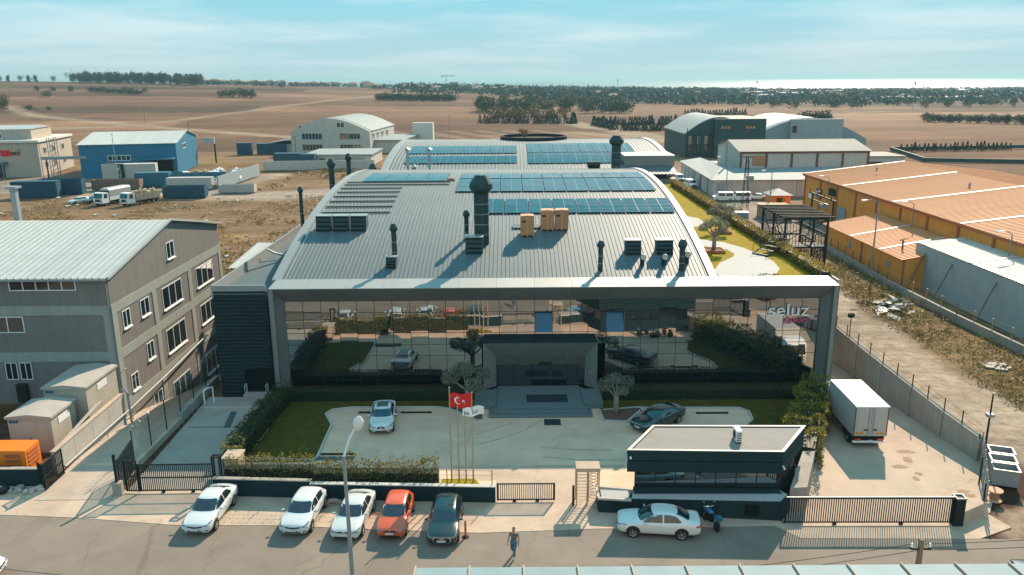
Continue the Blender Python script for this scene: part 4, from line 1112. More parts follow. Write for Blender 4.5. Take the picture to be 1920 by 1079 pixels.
for z in (3.0,6.0): MB().box(tx0+0.1,tx1-0.1,ty1-2.2,ty1-0.1,z+1.42,z+1.5).build('landing','dark_steel',tw)
for (z0,z1,a,b,x0) in ((0,3,ty0+5,ty0+2.2,27.4),(3,4.5,ty0+2.2,ty1-2.2,29.5),(4.5,6,ty1-2.2,ty0+2.2,27.4),(6,7.5,ty0+2.2,ty1-2.2,29.5),(7.5,TZ,ty1-2.2,ty0+2.2,27.4)):
    mb = MB()
    for k in range(8):
        t_ = (k+0.5)/8; mb.box(x0,x0+1.7,a+(b-a)*t_-0.14,a+(b-a)*t_+0.14,z0+(z1-z0)*t_-0.03,z0+(z1-z0)*t_)
    mb.build('flight','dark_steel',tw)
for face in range(4):
    nb = 22 if face < 2 else 13
    for z0 in (0.2,TZ+0.05):
        for k in range(nb):
            f_ = (k+0.5)/nb
            if face < 2: x,y = (tx0,tx1)[face],ty0+(ty1-ty0)*f_
            else: x,y = tx0+(tx1-tx0)*f_,(ty0,ty1)[face-2]
            MB().box(x-0.02,x+0.02,y-0.02,y+0.02,TZ-2.3 if z0 < 1 else z0,TZ-0.25 if z0 < 1 else z0+1.15).build('baluster','dark_steel',tw)
for x in (tx0,tx1): MB().box(x-0.03,x+0.03,ty0,ty1,TZ+1.2,TZ+1.26).build('handrail','dark_steel',tw)
for y in (ty0,ty1): MB().box(tx0+0.04,tx1-0.04,y-0.03,y+0.03,TZ+1.195,TZ+1.255).build('handrail','dark_steel',tw)
for (y0_,y1_) in ((ty0,(ty0+ty1)/2),((ty0+ty1)/2,ty1)): MB().tube([(tx0-0.05,y0_,TZ+0.1),(tx0-0.05,y1_,tz1-0.2)],0.05,5).build('brace','dark_steel',tw)
for (xa,ya,xb,yb) in ((tx0,ty0,tx1,ty0),(tx0,ty1,tx1,ty1),(tx1,ty0,tx1,(ty0+ty1)/2),(tx1,(ty0+ty1)/2,tx1,ty1),(tx0,ty0,tx0,(ty0+ty1)/2)):
    for za,zb_ in ((6.0,TZ),(TZ,6.0),(TZ+1.2,tz1-.2),(tz1-.2,TZ+1.2)): MB().tube([(xa,ya,za),(xb,yb,zb_)],0.04,5).build('brace','dark_steel',tw)
bs_ = thing('garden_stair','short dark steel flight from the roof garden up to the stair tower','stairs',(24.8,75.2,TZ))
mb = None
for k in range(5):
    f_ = k/4.0; x = 23.75+f_*2.6; y = 73.3+f_*2.2+2.0*0.5
    o = MB().rbox((x,y,TZ+0.12+0.26*k),(0.5,1.6,0.05),rz=0.65).build('tread','dark_steel',bs_)
for s in (-0.8,0.8):
    MB().tube([(23.6-s*0.6,74.3+s*0.8-0.2,TZ+0.05),(26.4-s*0.6,76.4+s*0.8-0.1,TZ+1.2)],0.06,5).build('stringer','dark_steel',bs_)
    MB().tube([(23.6-s*0.6,74.3+s*0.8-0.2,TZ+0.95),(26.4-s*0.6,76.4+s*0.8-0.1,TZ+2.1)],0.035,5).build('handrail','dark_steel',bs_)
    for k in range(4):
        f_ = k/3.0; MB().tube([(23.6-s*0.6+2.8*f_,74.1+s*0.8+2.2*f_,TZ+0.05+1.15*f_),(23.6-s*0.6+2.8*f_,74.1+s*0.8+2.2*f_,TZ+0.95+1.15*f_)],0.025,5).build('rail_post','dark_steel',bs_)

# ---------------------------------------------------------------- street wall, gates, turnstile
def wall_thing(name,label,pts,h,w,m,coping=None,cat='wall',z0=0.0):
    t = thing(name,label,cat,(pts[0][0],pts[0][1],0))
    for (x0,y0),(x1,y1) in zip(pts[:-1],pts[1:]):
        L = math.hypot(x1-x0,y1-y0); a = math.atan2(y1-y0,x1-x0); hh = h if not isinstance(h,tuple) else h[0]
        MB().rbox(((x0+x1)/2,(y0+y1)/2,(z0+hh)/2),(L,w,hh-z0),rz=a).build('wall_body',m,t)
        if coping: MB().rbox(((x0+x1)/2,(y0+y1)/2,hh+0.028),(L+0.04,w+0.08,0.055),rz=a).build('coping',coping,t)
    return t
wall_thing('street_wall','dark painted street wall behind the parked cars with pale coping',[(-18.65,44.95),(-12.5,44.55)],1.15,0.25,'dark_paint_wall','concrete_wall')
wall_thing('street_wall','slightly lower dark painted street wall left of the small gate',[(-12.5,44.4),(-1.1,43.85)],1.05,0.25,'dark_paint_wall','kerb_stone')
def fence_posts(t,pts,h,step,z0=0.0,r=0.03,m='dark_steel',wires=3,mesh=True,coil=False,z1=None):
    for (x0,y0,za),(x1,y1,zb) in zip(pts[:-1],pts[1:]):
        L = math.hypot(x1-x0,y1-y0); k = max(1,round(L/step))
        for i in range(k+1):
            f_ = i/k; MB().tube([(x0+(x1-x0)*f_,y0+(y1-y0)*f_,za+(zb-za)*f_),(x0+(x1-x0)*f_,y0+(y1-y0)*f_,za+(zb-za)*f_+h)],r,6).build('post',m,t)
        for w_ in range(wires):
            hh = h*(w_+1)/wires-0.04
            MB().tube([(x0,y0,za+hh),(x1,y1,zb+hh)],0.009,4).build('wire',m,t)
        if mesh:
            mb = MB(); s = 0.28; n_ = int(L/s)
            for i in range(n_):
                for d in (0,1):
                    a = i*s; b = min(a+h*0.75,L); q = (b-a)/(h*0.75)
                    p0 = a/L; p1 = b/L
                    e0,e1 = (0.05,0.05+(h-0.1)*q) if d == 0 else (0.05+(h-0.1)*q,0.05)
                    mb.tube([(x0+(x1-x0)*p0,y0+(y1-y0)*p0,za+(zb-za)*p0+e0),(x0+(x1-x0)*p1,y0+(y1-y0)*p1,za+(zb-za)*p1+e1)],0.0045,3,cap=False)
            o = mb.build('wire_mesh',m,t); o['kind'] = 'stuff'
        if coil:
            P_ = []; n_ = int(L*14)
            for i in range(n_+1):
                f_ = i/n_; a = f_*L/0.45*2*math.pi
                P_.append((x0+(x1-x0)*f_+0.22*math.sin(a),y0+(y1-y0)*f_+0.05*math.cos(a),za+(zb-za)*f_+h+0.15+0.22*math.cos(a)))
            MB().tube(P_,0.011,3,cap=False).build('razor_coil','galv',t)
t = thing('wire_fence','green wire fence with razor coil on the left street wall','fence',(-18.5,45.0,1.2)); fence_posts(t,[(-18.0,45.15,1.2),(-12.55,44.8,1.2)],0.95,1.9,coil=True)
t = thing('wire_fence','plain thin wire fence on the right street wall below the flags','fence',(-12.3,44.6,1.1)); fence_posts(t,[(-12.3,44.5,1.1),(-1.3,44.0,1.1)],0.95,2.8,mesh=False)
def bar_gate(name,label,p0,p1,z0,z1,nb,m='dark_steel',mid=True,r=0.022,cat='gate',wheels=True,tilt=None,top2=False):
    t = thing(name,label,cat,(p0[0],p0[1],0))
    x0,y0 = p0; x1,y1 = p1; L = math.hypot(x1-x0,y1-y0); a = math.atan2(y1-y0,x1-x0); c = ((x0+x1)/2,(y0+y1)/2)
    for z in ((z0+0.04,z1-0.03)+(((z0+z1)/2,) if mid else ())):
        MB().rbox((c[0],c[1],z),(L,0.06,0.07),rz=a).build('rail',m,t)
    if top2: MB().rbox((c[0],c[1],z1+0.05),(L,0.1,0.05),rz=a).build('top_rail','galv_dull',t)
    bm_ = MB().rbox((0,0,0),(2*r,2*r,z1-z0-0.08),rz=0).mesh('bar',m)
    for i in range(nb):
        f_ = (i+0.5)/nb; link('bar',bm_,t,(x0+(x1-x0)*f_,y0+(y1-y0)*f_,(z0+z1)/2),(0,0,a))
    for f_ in (0,1): MB().rbox((x0+(x1-x0)*f_,y0+(y1-y0)*f_,(z0+z1)/2),(0.08,0.08,z1-z0+0.02),rz=a).build('stile',m,t)
    if wheels:
        for f_ in (0.3,0.7): MB().rbox((x0+(x1-x0)*f_,y0+(y1-y0)*f_,z0*0.5+0.02),(0.22,0.07,z0+0.02),rz=a).build('roller',m,t)
    return t
bar_gate('sliding_gate','small black barred sliding gate beside the turnstile',(-0.98,43.85),(2.5,43.85),0.12,1.25,27,mid=False)
bar_gate('sliding_gate','long dark barred sliding gate of the lorry yard',(15.65,41.05),(25.2,40.95),0.14,1.72,72,mid=False,top2=True)
bar_gate('sliding_gate','black barred gate across the dock driveway at the left',(-23.4,45.25),(-18.75,45.3),0.14,1.98,38)
t = bar_gate('gate_leaf','narrow black barred pedestrian gate next to the dock driveway gate',(-24.3,45.3),(-23.5,45.25),0.12,2.2,7,wheels=False)
bar_gate('gate_leaf','open black barred gate leaf swung in beside the orange generator',(-29.55,45.6),(-29.6,47.75),0.1,1.85,14,wheels=False)
bar_gate('gate_leaf','short black barred gate panel at the end of the low left wall',(-30.2,46.1),(-29.62,45.65),0.1,1.75,5,wheels=False)
bar_gate('gate_leaf','tall black barred panel standing behind the pedestrian gate by the chain fence',(-24.75,45.4),(-25.2,48.2),0.1,2.2,15,wheels=False)
t = thing('gate_pillar','small square concrete pillar carrying the dock driveway gate post','pillar',(-24.75,45.1,0))
MB().box(-25.0,-24.5,44.9,45.35,0,0.85).build('plinth','concrete_wall',t); MB().box(-24.84,-24.7,45.05,45.19,0.85,2.7).build('post','dark_steel',t)
t = thing('guide_portal','open square black steel guide frame at the right end of the dock gate','gate frame',(-18.5,45.35,0))
for x in (-18.75,-18.3):
    for y in (45.2,45.5): MB().box(x-0.04,x+0.04,y-0.04,y+0.04,0,2.5).build('post','dark_steel',t)
for y in (45.2,45.5): MB().box(-18.71,-18.34,y-0.04,y+0.04,2.42,2.5).build('head','dark_steel',t)
for x in (-18.75,-18.3): MB().box(x-0.038,x+0.038,45.24,45.46,2.43,2.51).build('head','dark_steel',t)
t = thing('gate_pillar','dark steel box pillar at the right end of the lorry yard gate','pillar',(25.5,41.0,0))
MB().box(25.25,25.78,40.72,41.25,0,1.72).build('shaft','dark_steel',t)
for a,b,c,d in ((25.22,25.81,40.69,40.77),(25.22,25.81,41.2,41.28),(25.22,25.3,40.77,41.2),(25.73,25.81,40.77,41.2)): MB().box(a,b,c,d,1.72,1.8).build('rim','galv_dull',t)
t = thing('concrete_kiosk','small pale concrete meter box behind the street wall at the left hedge','meter box',(-18.3,47.8,0))
bevel_mod(MB().box(-18.9,-17.9,47.3,48.5,0,1.25).build('body','apron_concrete',t),0.02); MB().box(-18.98,-17.82,47.22,48.58,1.25,1.34).build('cap','apron_concrete',t)
# turnstile cage
t = thing('turnstile','full height beige turnstile cage with a pale roof box','turnstile',(4.5,43.7,0))
for x in (3.82,5.16):
    for y in (43.4,44.2): MB().box(x-0.035,x+0.035,y-0.035,y+0.035,0.02,2.25).build('post','brass',t)
bevel_mod(MB().box(3.76,5.22,43.3,44.3,2.25,2.48).build('roof_box','apron_concrete',t),0.02)
for k in range(9):
    z = 0.35+k*0.21
    MB().tube([(4.55,43.8,z),(5.14,43.42,z)],0.016,5).build('rotor_arm','galv_dull',t); MB().tube([(4.55,43.8,z),(5.14,44.18,z)],0.016,5).build('rotor_arm','galv_dull',t)
    MB().tube([(3.84,43.42,z),(4.45,43.42,z)],0.016,5).build('cage_bar','brass',t)
    MB().tube([(3.84,44.18,z),(4.45,44.18,z)],0.016,5).build('cage_bar','brass',t)
MB().tube([(4.55,43.8,0.02),(4.55,43.8,2.25)],0.05,8).build('rotor','brass',t); MB().box(4.42,4.5,43.38,43.46,0.02,2.25).build('post','brass',t)
MB().box(3.55,3.68,43.3,43.42,0,1.35).build('card_reader','dark_steel',t)

# ---------------------------------------------------------------- guardhouse with its gravel planter wall
gh = thing('guardhouse','low dark guardhouse with ribbon window and flat parapet roof','guardhouse',(11.6,44.2,0))
GP = [(7.2,43.35),(15.75,43.0),(17.95,46.1),(9.0,46.3)]
def inset(P,d):
    cx_ = sum(p[0] for p in P)/len(P); cy_ = sum(p[1] for p in P)/len(P)
    out = []
    for x,y in P:
        L = math.hypot(x-cx_,y-cy_); out.append((x-(x-cx_)/L*d,y-(y-cy_)/L*d))
    return out
def shift(P,d):  # offset polygon by edge normals (convex, ccw)
    n_ = len(P); out = []
    for i in range(n_):
        p0,p1,p2 = Vector(P[i-1]),Vector(P[i]),Vector(P[(i+1)%n_])
        e1 = (p1-p0).normalized(); e2 = (p2-p1).normalized()
        n1 = Vector((e1.y,-e1.x)); n2 = Vector((e2.y,-e2.x))
        b = (n1+n2).normalized(); k = d/max(b.dot(n1),0.3); out.append((p1.x+b.x*k,p1.y+b.y*k))
    return out
MB().prism(GP,0.0,1.22).build('plinth','dark_paint_wall',gh)
MB().prism([(7.25,43.34),(7.2,42.95),(15.9,42.4),(15.78,42.98)],0.0,1.25).build('plinth_ledge','dark_paint_wall',gh)
MB().prism(shift(GP,-0.35),1.22,2.6).build('room_core','black_steel',gh)
MB().prism(shift(GP,0.25),2.36,3.06).build('lower_fascia','dark_paint_wall',gh)
MB().prism(shift(GP,0.20),3.06,3.12).build('shadow_gap','black_steel',gh)
ro = MB().prism(shift(GP,0.25),3.12,3.5).build('upper_fascia','dark_paint_wall',gh)
out_, in_ = shift(GP,0.27), shift(GP,0.08)
for i in range(4):
    j = (i+1)%4
    MB().prism([out_[i],out_[j],in_[j],in_[i]],3.5,3.76).build('parapet','dark_paint_wall',gh)
    MB().prism([shift(GP,0.285)[i],shift(GP,0.285)[j],shift(GP,0.10)[j],shift(GP,0.10)[i]],3.762,3.79).build('coping','galv_dull',gh)
MB().prism(shift(GP,0.095),3.48,3.72).build('roof_deck','guard_roof',gh)
ins = shift(GP,-0.06)
for i in range(4):
    j = (i+1)%4; a = Vector(ins[i]); b = Vector(ins[j]); L = (b-a).length; k = 7 if L > 6 else 3
    for q in range(k):
        p = a+(b-a)*(q/k); e = a+(b-a)*((q+1)/k); c = (p+e)/2; an = math.atan2(b.y-a.y,b.x-a.x)
        if i == 2 and q == 5:
            d_ = MB().rbox((c.x,c.y,1.15),((e-p).length-0.06,0.2,2.25),rz=an).build('door','dark_green_wall',gh); MB().rbox((c.x,c.y+0.1,1.6),(0.5,0.05,0.8),rz=an).build('door_pane','lit_window_green',d_); continue
        MB().rbox((c.x,c.y,1.79),((e-p).length-0.03,0.02,1.13),rz=an).build('window_pane','window_glass' if i != 0 else 'facade_glass',gh)
        MB().rbox((p.x,p.y,1.79),(0.05,0.06,1.15),rz=an).build('mullion','mullion',gh)
o = MB().lathe([(0.07,0),(0.07,0.14)],(6.95,43.0,3.3),10,'y').build('camera_head','white_paint',gh)
o = MB().tube([(15.95,42.85,2.8),(15.95,42.55,2.75)],0.06,8).build('camera_head','white_paint',gh)
# air conditioner on its roof
t = thing('air_conditioner','white air conditioner unit on the guardhouse roof','air conditioner',(13.55,44.4,3.72))
bevel_mod(MB().box(13.4,13.75,43.95,44.8,3.82,4.54).build('casing','white_paint',t),0.02)
MB().lathe([(0.26,13.38),(0.26,13.4)],(0,44.35,4.16),16,'x').build('fan_grille','dark_steel',t)
for k in range(5): MB().box(13.43,13.72,43.935,43.95,3.92+k*0.11,3.97+k*0.11).build('louvre','dark_steel',t)
for y in (44.05,44.7): MB().box(13.4,13.75,y-0.03,y+0.03,3.72,3.82).build('foot','plastic_black',t)
# planter wall
pw = thing('planter_wall','dark street wall below the guardhouse with a gravel bed on top','wall',(10,42.3,0))
def wedge(P,z0,zs):
    n_ = len(P); return MB().add([(x,y,z0) for x,y in P]+[(x,y,z) for (x,y),z in zip(P,zs)],[tuple(range(n_))[::-1],tuple(range(n_,2*n_))]+[(i,(i+1)%n_,n_+(i+1)%n_,n_+i) for i in range(n_)])
def wz(x): return 0.90+(x-5.0)*0.028
WP = [(5.05,42.55),(15.6,41.45),(16.3,42.3),(15.9,43.2),(7.2,43.5),(5.05,43.9)]
wedge(WP,0,[wz(x) for x,y in WP]).build('wall_body','dark_paint_wall',pw)
WP2 = [(7.0,42.45),(15.5,41.58),(16.15,42.3),(15.75,42.98),(7.2,43.33)]
wedge(WP2,0.8,[wz(x)+0.03 for x,y in WP2]).build('gravel_bed','gravel',pw)
WP3 = [(5.25,42.7),(6.9,42.5),(6.9,43.4),(5.25,43.8)]
wedge(WP3,0.8,[wz(x)+0.02 for x,y in WP3]).build('gravel_bed','gravel',pw)
for a,b in (((5.0,42.5),(6.95,42.26)),((5.0,43.9),(6.95,43.5)),((5.05,42.6),(5.05,43.8))):
    L = math.hypot(b[0]-a[0],b[1]-a[1]); MB().rbox(((a[0]+b[0])/2,(a[1]+b[1])/2,0.97),(L,0.16,0.12),rz=math.atan2(b[1]-a[1],b[0]-a[0])).build('coping','pale_concrete',pw)
MB().rbox((13.9,41.62,0.6),(0.85,0.03,0.75),rz=-0.104).build('vent_hatch','black_steel',pw)
t = thing('side_block','pale topped low block beside the guardhouse at the yard gate','block',(17.0,44,0))
MB().prism([(16.35,42.5),(17.4,42.6),(19.6,47.3),(18.8,47.3)],0,1.55).build('body','concrete_wall',t)
wall_thing('ramp_wall','low dark retaining wall under the yellow green hedge by the lorry yard',[(19.5,47.7),(22.0,52.3),(24.0,56.4),(25.6,59.8)],0.9,0.25,'dark_paint_wall')

# ---------------------------------------------------------------- lorry yard walls
yw = thing('yard_wall','tall bare concrete wall along the right of the lorry yard','wall',(30.3,58,0))
YW = [(29.2,68.5,3.3),(29.45,64.4,3.0),(29.8,60.4,2.7),(30.25,56.4,2.35),(30.7,52.6,2.0),(31.25,48.9,1.7)]
for (x0,y0,h0),(x1,y1,h1) in zip(YW[:-1],YW[1:]):
    w = 0.15
    MB().add([(x0-w,y0,-0.05),(x1-w,y1+0.02,-0.05),(x1+w,y1+0.02,-0.05),(x0+w,y0,-0.05),(x0-w,y0,h0),(x1-w,y1+0.02,h1),(x1+w,y1+0.02,h1),(x0+w,y0,h0)],[(0,3,2,1),(4,5,6,7),(0,1,5,4),(1,2,6,5),(2,3,7,6),(3,0,4,7)]).build('wall_panel','concrete_wall',yw)
    MB().box(x1-0.24,x1-0.155,y1-0.2,y1+0.2,0,h1-0.1).build('pilaster','concrete_wall',yw)
MB().tube([(a+0.05,b,c+0.03) for a,b,c in YW],0.05,4).build('coping','kerb_stone',yw)
t = thing('yard_fence','row of thin black fence posts along the top of the bare yard wall','fence',(30.3,58,2))
for (x0,y0,h0),(x1,y1,h1) in zip(YW[:-1],YW[1:]):
    for f_ in (0.0,0.5): MB().box(x0+(x1-x0)*f_-0.03,x0+(x1-x0)*f_+0.03,y0+(y1-y0)*f_-0.03,y0+(y1-y0)*f_+0.03,h0+(h1-h0)*f_,h0+(h1-h0)*f_+0.95).build('post','black_steel',t)
for dz in (0.5,0.85): MB().tube([(a,b,c+dz) for a,b,c in YW],0.009,4).build('wire','black_steel',t)
t = thing('yard_floodlight','small black floodlight on a thin post on the yard wall','floodlight',(29.35,66.0,3.1))
MB().tube([(29.35,66.0,1.0),(29.35,66.0,5.0)],0.04,6).build('post','black_steel',t); MB().rbox((29.3,65.9,5.1),(0.5,0.25,0.3),rx=R(30)).build('lamp_head','black_steel',t)
t = thing('mesh_fence','rusty leaning mesh fence and wall end between the yard and the dumpsters','fence',(29.5,45.5,0))
fence_posts(t,[(27.85,42.2,0.0),(31.4,48.9,0.0)],2.1,1.5,r=0.04,m='galv_dull',wires=4)
fence_posts(t,[(27.75,42.25,0.02),(31.2,48.95,0.02)],1.9,3.6,r=0.05,m='dark_steel',wires=2,mesh=False)
wall_thing('low_wall','low bare concrete wall at the right of the yard gate',[(25.9,41.1),(27.7,42.1)],0.8,0.25,'apron_concrete')
t = thing('corner_pole','dark steel pole with a small box at the far end of the mesh fence','pole',(31.45,48.6,0))
MB().tube([(31.45,48.6,0),(31.45,48.6,4.9)],[0.08,0.05],8).build('shaft','dark_steel',t); MB().box(31.25,31.65,48.4,48.8,3.3,3.5).build('box','galv_dull',t)

# ---------------------------------------------------------------- left side: lane walls, cabins, generator
wall_thing('low_wall','low dark wall at the left street edge in front of the generator',[(-60,46.5),(-30.3,46.3)],1.2,0.25,'dark_paint_wall','concrete_wall')
rw = thing('lane_wall','pale concrete retaining wall rising along the lane beside the cabins','wall',(-30.1,52,0))
MB().add([(-30.35,47.9,-0.05),(-30.1,47.9,-0.05),(-30.1,57.5,-1.2),(-30.35,57.5,-1.2),(-30.35,47.9,1.55),(-30.1,47.9,1.55),(-30.1,57.5,1.75),(-30.35,57.5,1.75)],[(0,3,2,1),(4,5,6,7),(0,1,5,4),(1,2,6,5),(2,3,7,6),(3,0,4,7)]).build('wall_body','pale_concrete',rw)
MB().add([(-30.4,47.85,1.551),(-30.05,47.85,1.551),(-30.05,57.55,1.751),(-30.4,57.55,1.751),(-30.4,47.85,1.6),(-30.05,47.85,1.6),(-30.05,57.55,1.8),(-30.4,57.55,1.8)],[(0,3,2,1),(4,5,6,7),(0,1,5,4),(1,2,6,5),(2,3,7,6),(3,0,4,7)]).build('coping','apron_concrete',rw)
for y in (50.3,52.7,55.1): MB().box(-30.098,-30.092,y-0.01,y+0.01,0.02,1.55).build('joint','dock_concrete',rw)
t = thing('lane_pipe','long white pipe rail running up the lane past the grey building','pipe',(-29.6,48,0))
MB().tube([(-29.75,48.2,0.35),(-29.8,52.0,0.35),(-29.9,58.0,0.3),(-30.3,66,0.2),(-31.2,78.0,0.0)],0.075,8).build('pipe','galv',t)
for y in (50,54,58): MB().tube([(-29.82,y,-0.6),(-29.82,y,0.3)],0.03,6).build('bracket','galv_dull',t)
t = thing('vent_pipe','grey bent pipe at the end of the lane wall by the building corner','pipe',(-30.0,57.6,0))
MB().tube([(-30.35,57.7,1.9),(-30.05,57.75,1.95),(-29.9,57.75,1.7),(-29.85,57.75,-0.9)],0.09,8).build('pipe','galv_dull',t)
cf = thing('chain_fence','tall green chain fence with razor coil along the lane','fence',(-25.3,50,0.3))
MB().box(-25.45,-25.1,48.4,56.0,-0.05,0.42).build('footing','apron_concrete',cf); MB().box(-25.45,-25.1,56.02,64.0,-0.05,0.75).build('footing','concrete_wall',cf)
fence_posts(cf,[(-25.3,48.6,0.3),(-25.25,64.0,0.5)],2.4,2.7,r=0.04,wires=3,coil=True)
t = thing('dock_handrail','short steel handrail on the footing of the chain fence by the dock','handrail',(-24.7,57,0))
MB().tube([(-24.8,54.6,0.0),(-24.8,54.6,1.0),(-24.7,58.0,1.0),(-24.7,58.0,0.0)],0.03,6).build('rail','galv_dull',t)
for y in (55.4,56.4,57.3): MB().tube([(-24.78,y,0),(-24.78,y,1.0)],0.02,5).build('rail_post','galv_dull',t)
t = thing('white_pipe_bend','white pipe bend standing at the corner of the black wing','pipe',(-24.2,59.5,0))
MB().tube([(-24.5,59.0,0.2),(-24.5,59.0,1.3),(-24.3,59.2,1.45),(-24.0,59.6,1.4),(-24.0,59.6,0.0)],0.06,8).build('pipe','white_paint',t)
def cabin(label,x0,x1,y0,y1,z1,rf):
    t = thing('transformer_cabin',label,'cabin',((x0+x1)/2,y0,0),group='concrete cabins')
    bevel_mod(MB().box(x0,x1,y0,y1,0,z1).build('body','cabin_beige',t),0.02)
    p = [(x0-0.12,z1+0.005),(x1+0.12,z1+0.005),(x1+0.12,z1+0.16),((x0+x1)/2,z1+0.34),(x0-0.12,z1+0.16)]
    MB().extr(p,'y',y0-0.12,y1+0.12).build('roof','cabin_roof',t)
    MB().box(x1+0.001,x1+0.03,(y0+y1)/2-0.7,(y0+y1)/2+0.7,z1-0.75,z1-0.25).build('vent_panel','white_paint',t)
    d_ = MB().box(x0+0.35,x1-0.25,y0-0.025,y0-0.001,0.1,z1-0.25).build('door','cabin_beige',t)
    MB().box(x0+1.4,x0+1.46,y0-0.06,y0-0.026,1.0,1.2).build('handle','plastic_black',d_)
    MB().box(x0+0.12,x0+0.75,y0-0.032,y0-0.003,z1-0.32,z1-0.12).build('name_plate','teal_container',t)
    MB().box(x1-0.75,x1-0.62,y0-0.034,y0-0.026,1.75,1.9).build('warning_sign','hazard_yellow',t)
    return t
cabin('nearer beige transformer cabin behind the orange generator',-34.9,-31.9,50.9,54.0,2.6,0)
cabin('farther and taller beige cabin between the nearer cabin and the grey building',-34.4,-31.3,54.6,59.2,3.3,0)
g_ = thing('generator','orange box generator set behind the low left wall','generator',(-33,48.2,0))
bevel_mod(MB().box(-36.6,-31.7,47.3,49.0,0.25,1.95).build('housing','generator_orange',g_),0.06)
MB().box(-36.5,-31.8,47.4,48.9,0.0,0.25).build('base_frame','black_steel',g_)
for k in range(3): MB().box(-33.0,-32.0,47.27,47.3,0.75+k*0.36,0.98+k*0.36).build('louvre','orange_band',g_)
for k in range(4): MB().box(-31.7,-31.66,47.6,48.7,0.7+k*0.28,0.86+k*0.28).build('louvre','orange_band',g_)
MB().box(-34.9,-34.75,47.26,47.3,0.6,0.72).build('latch','plastic_black',g_); MB().box(-35.0,-33.4,47.29,47.305,0.55,1.7).build('access_door','generator_orange',g_)
MB().tube([(-34.5,48.2,1.9),(-34.5,48.2,2.2),(-34.7,48.2,2.35)],0.07,8).build('exhaust','dark_steel',g_)
tb = thing('timber_planks','stack of pale planks leaning between the wall and the cabins','planks',(-30.9,52,0))
for k,(a,b,c) in enumerate(((-31.1,0.9,0),(-30.9,1.0,0.05),(-30.75,1.15,-0.05),(-31.25,0.75,0.1))):
    MB().add([(a,49.5+c,b),(a+0.16,49.5+c,b+0.02),(a+0.22,55.2+c,b+0.95),(a+0.06,55.2+c,b+0.93),(a,49.5+c,b+0.06),(a+0.16,49.5+c,b+0.08),(a+0.22,55.2+c,b+1.01),(a+0.06,55.2+c,b+0.99)],[(0,3,2,1),(4,5,6,7),(0,1,5,4),(1,2,6,5),(2,3,7,6),(3,0,4,7)]).build('plank','carton_flap' if k%2 else 'pale_concrete',tb)
# rubble and a black bag at the left street corner
for k in range(16):
    x,y = -32.6+rng.random()*3.0,45.2+rng.random()*0.9; s = 0.12+0.2*rng.random()
    bm = bmesh.new(); bmesh.ops.create_icosphere(bm,subdivisions=1,radius=s)
    for v in bm.verts: v.co *= 0.7+0.5*rng.random(); v.co.z *= 0.7
    me = bpy.data.meshes.new('rubble'); bm.to_mesh(me); bm.free(); me.materials.append(M['rubble'])
    o = link('rubble_lump',me,None,(x,y,0.02+s*0.3)); tag(o,'lump of pale rubble at the foot of the low left wall','rubble','rubble by the low left wall')
bm = bmesh.new(); bmesh.ops.create_icosphere(bm,subdivisions=3,radius=0.42)
for v in bm.verts:
    v.co *= 0.85+0.3*rng.random()**2; v.co.z *= 0.75
me = bpy.data.meshes.new('rubbish_bag'); bm.to_mesh(me); bm.free(); me.materials.append(M['black_bag'])
tag(link('rubbish_bag',me,None,(-32.2,45.35,0.3)),'black rubbish bag lying by the low left wall','bag')

# ---------------------------------------------------------------- vehicles
NOSE = [(0.000,.40,.60,.64,.60,.40),(0.008,.28,.70,.735,.83,.58),(0.035,.21,.76,.80,.94,.63),(0.13,.20,.83,.895,.985,.67)]
HATCH = NOSE+[(0.245,.20,.89,.975,1.0,.68),(0.285,.20,.905,1.03,1.0,.70),(0.36,.20,.915,1.23,1.0,.72),(0.43,.20,.925,-.07,1.0,.72),(0.52,.20,.93,-.005,1.0,.72),(0.70,.20,.94,-.005,1.0,.71),(0.85,.21,.96,-.06,1.0,.69),(0.915,.23,.97,-.20,.98,.66),(0.965,.27,.95,1.08,.94,.63),(0.99,.33,.90,.98,.86,.58),(1.0,.42,.80,.84,.68,.45)]
SEDAN = NOSE+[(0.235,.20,.88,.96,1.0,.68),(0.27,.20,.895,1.01,1.0,.70),(0.34,.20,.905,1.21,1.0,.71),(0.41,.20,.915,-.07,1.0,.71),(0.49,.20,.92,-.005,1.0,.71),(0.63,.20,.93,-.01,1.0,.70),(0.72,.20,.94,-.09,1.0,.69),(0.79,.21,.95,-.22,1.0,.68),(0.855,.22,.96,1.09,1.0,.68),(0.90,.23,.96,1.03,.99,.68),(0.96,.26,.95,1.02,.95,.64),(0.985,.32,.90,.96,.87,.58),(1.0,.42,.80,.83,.68,.45)]
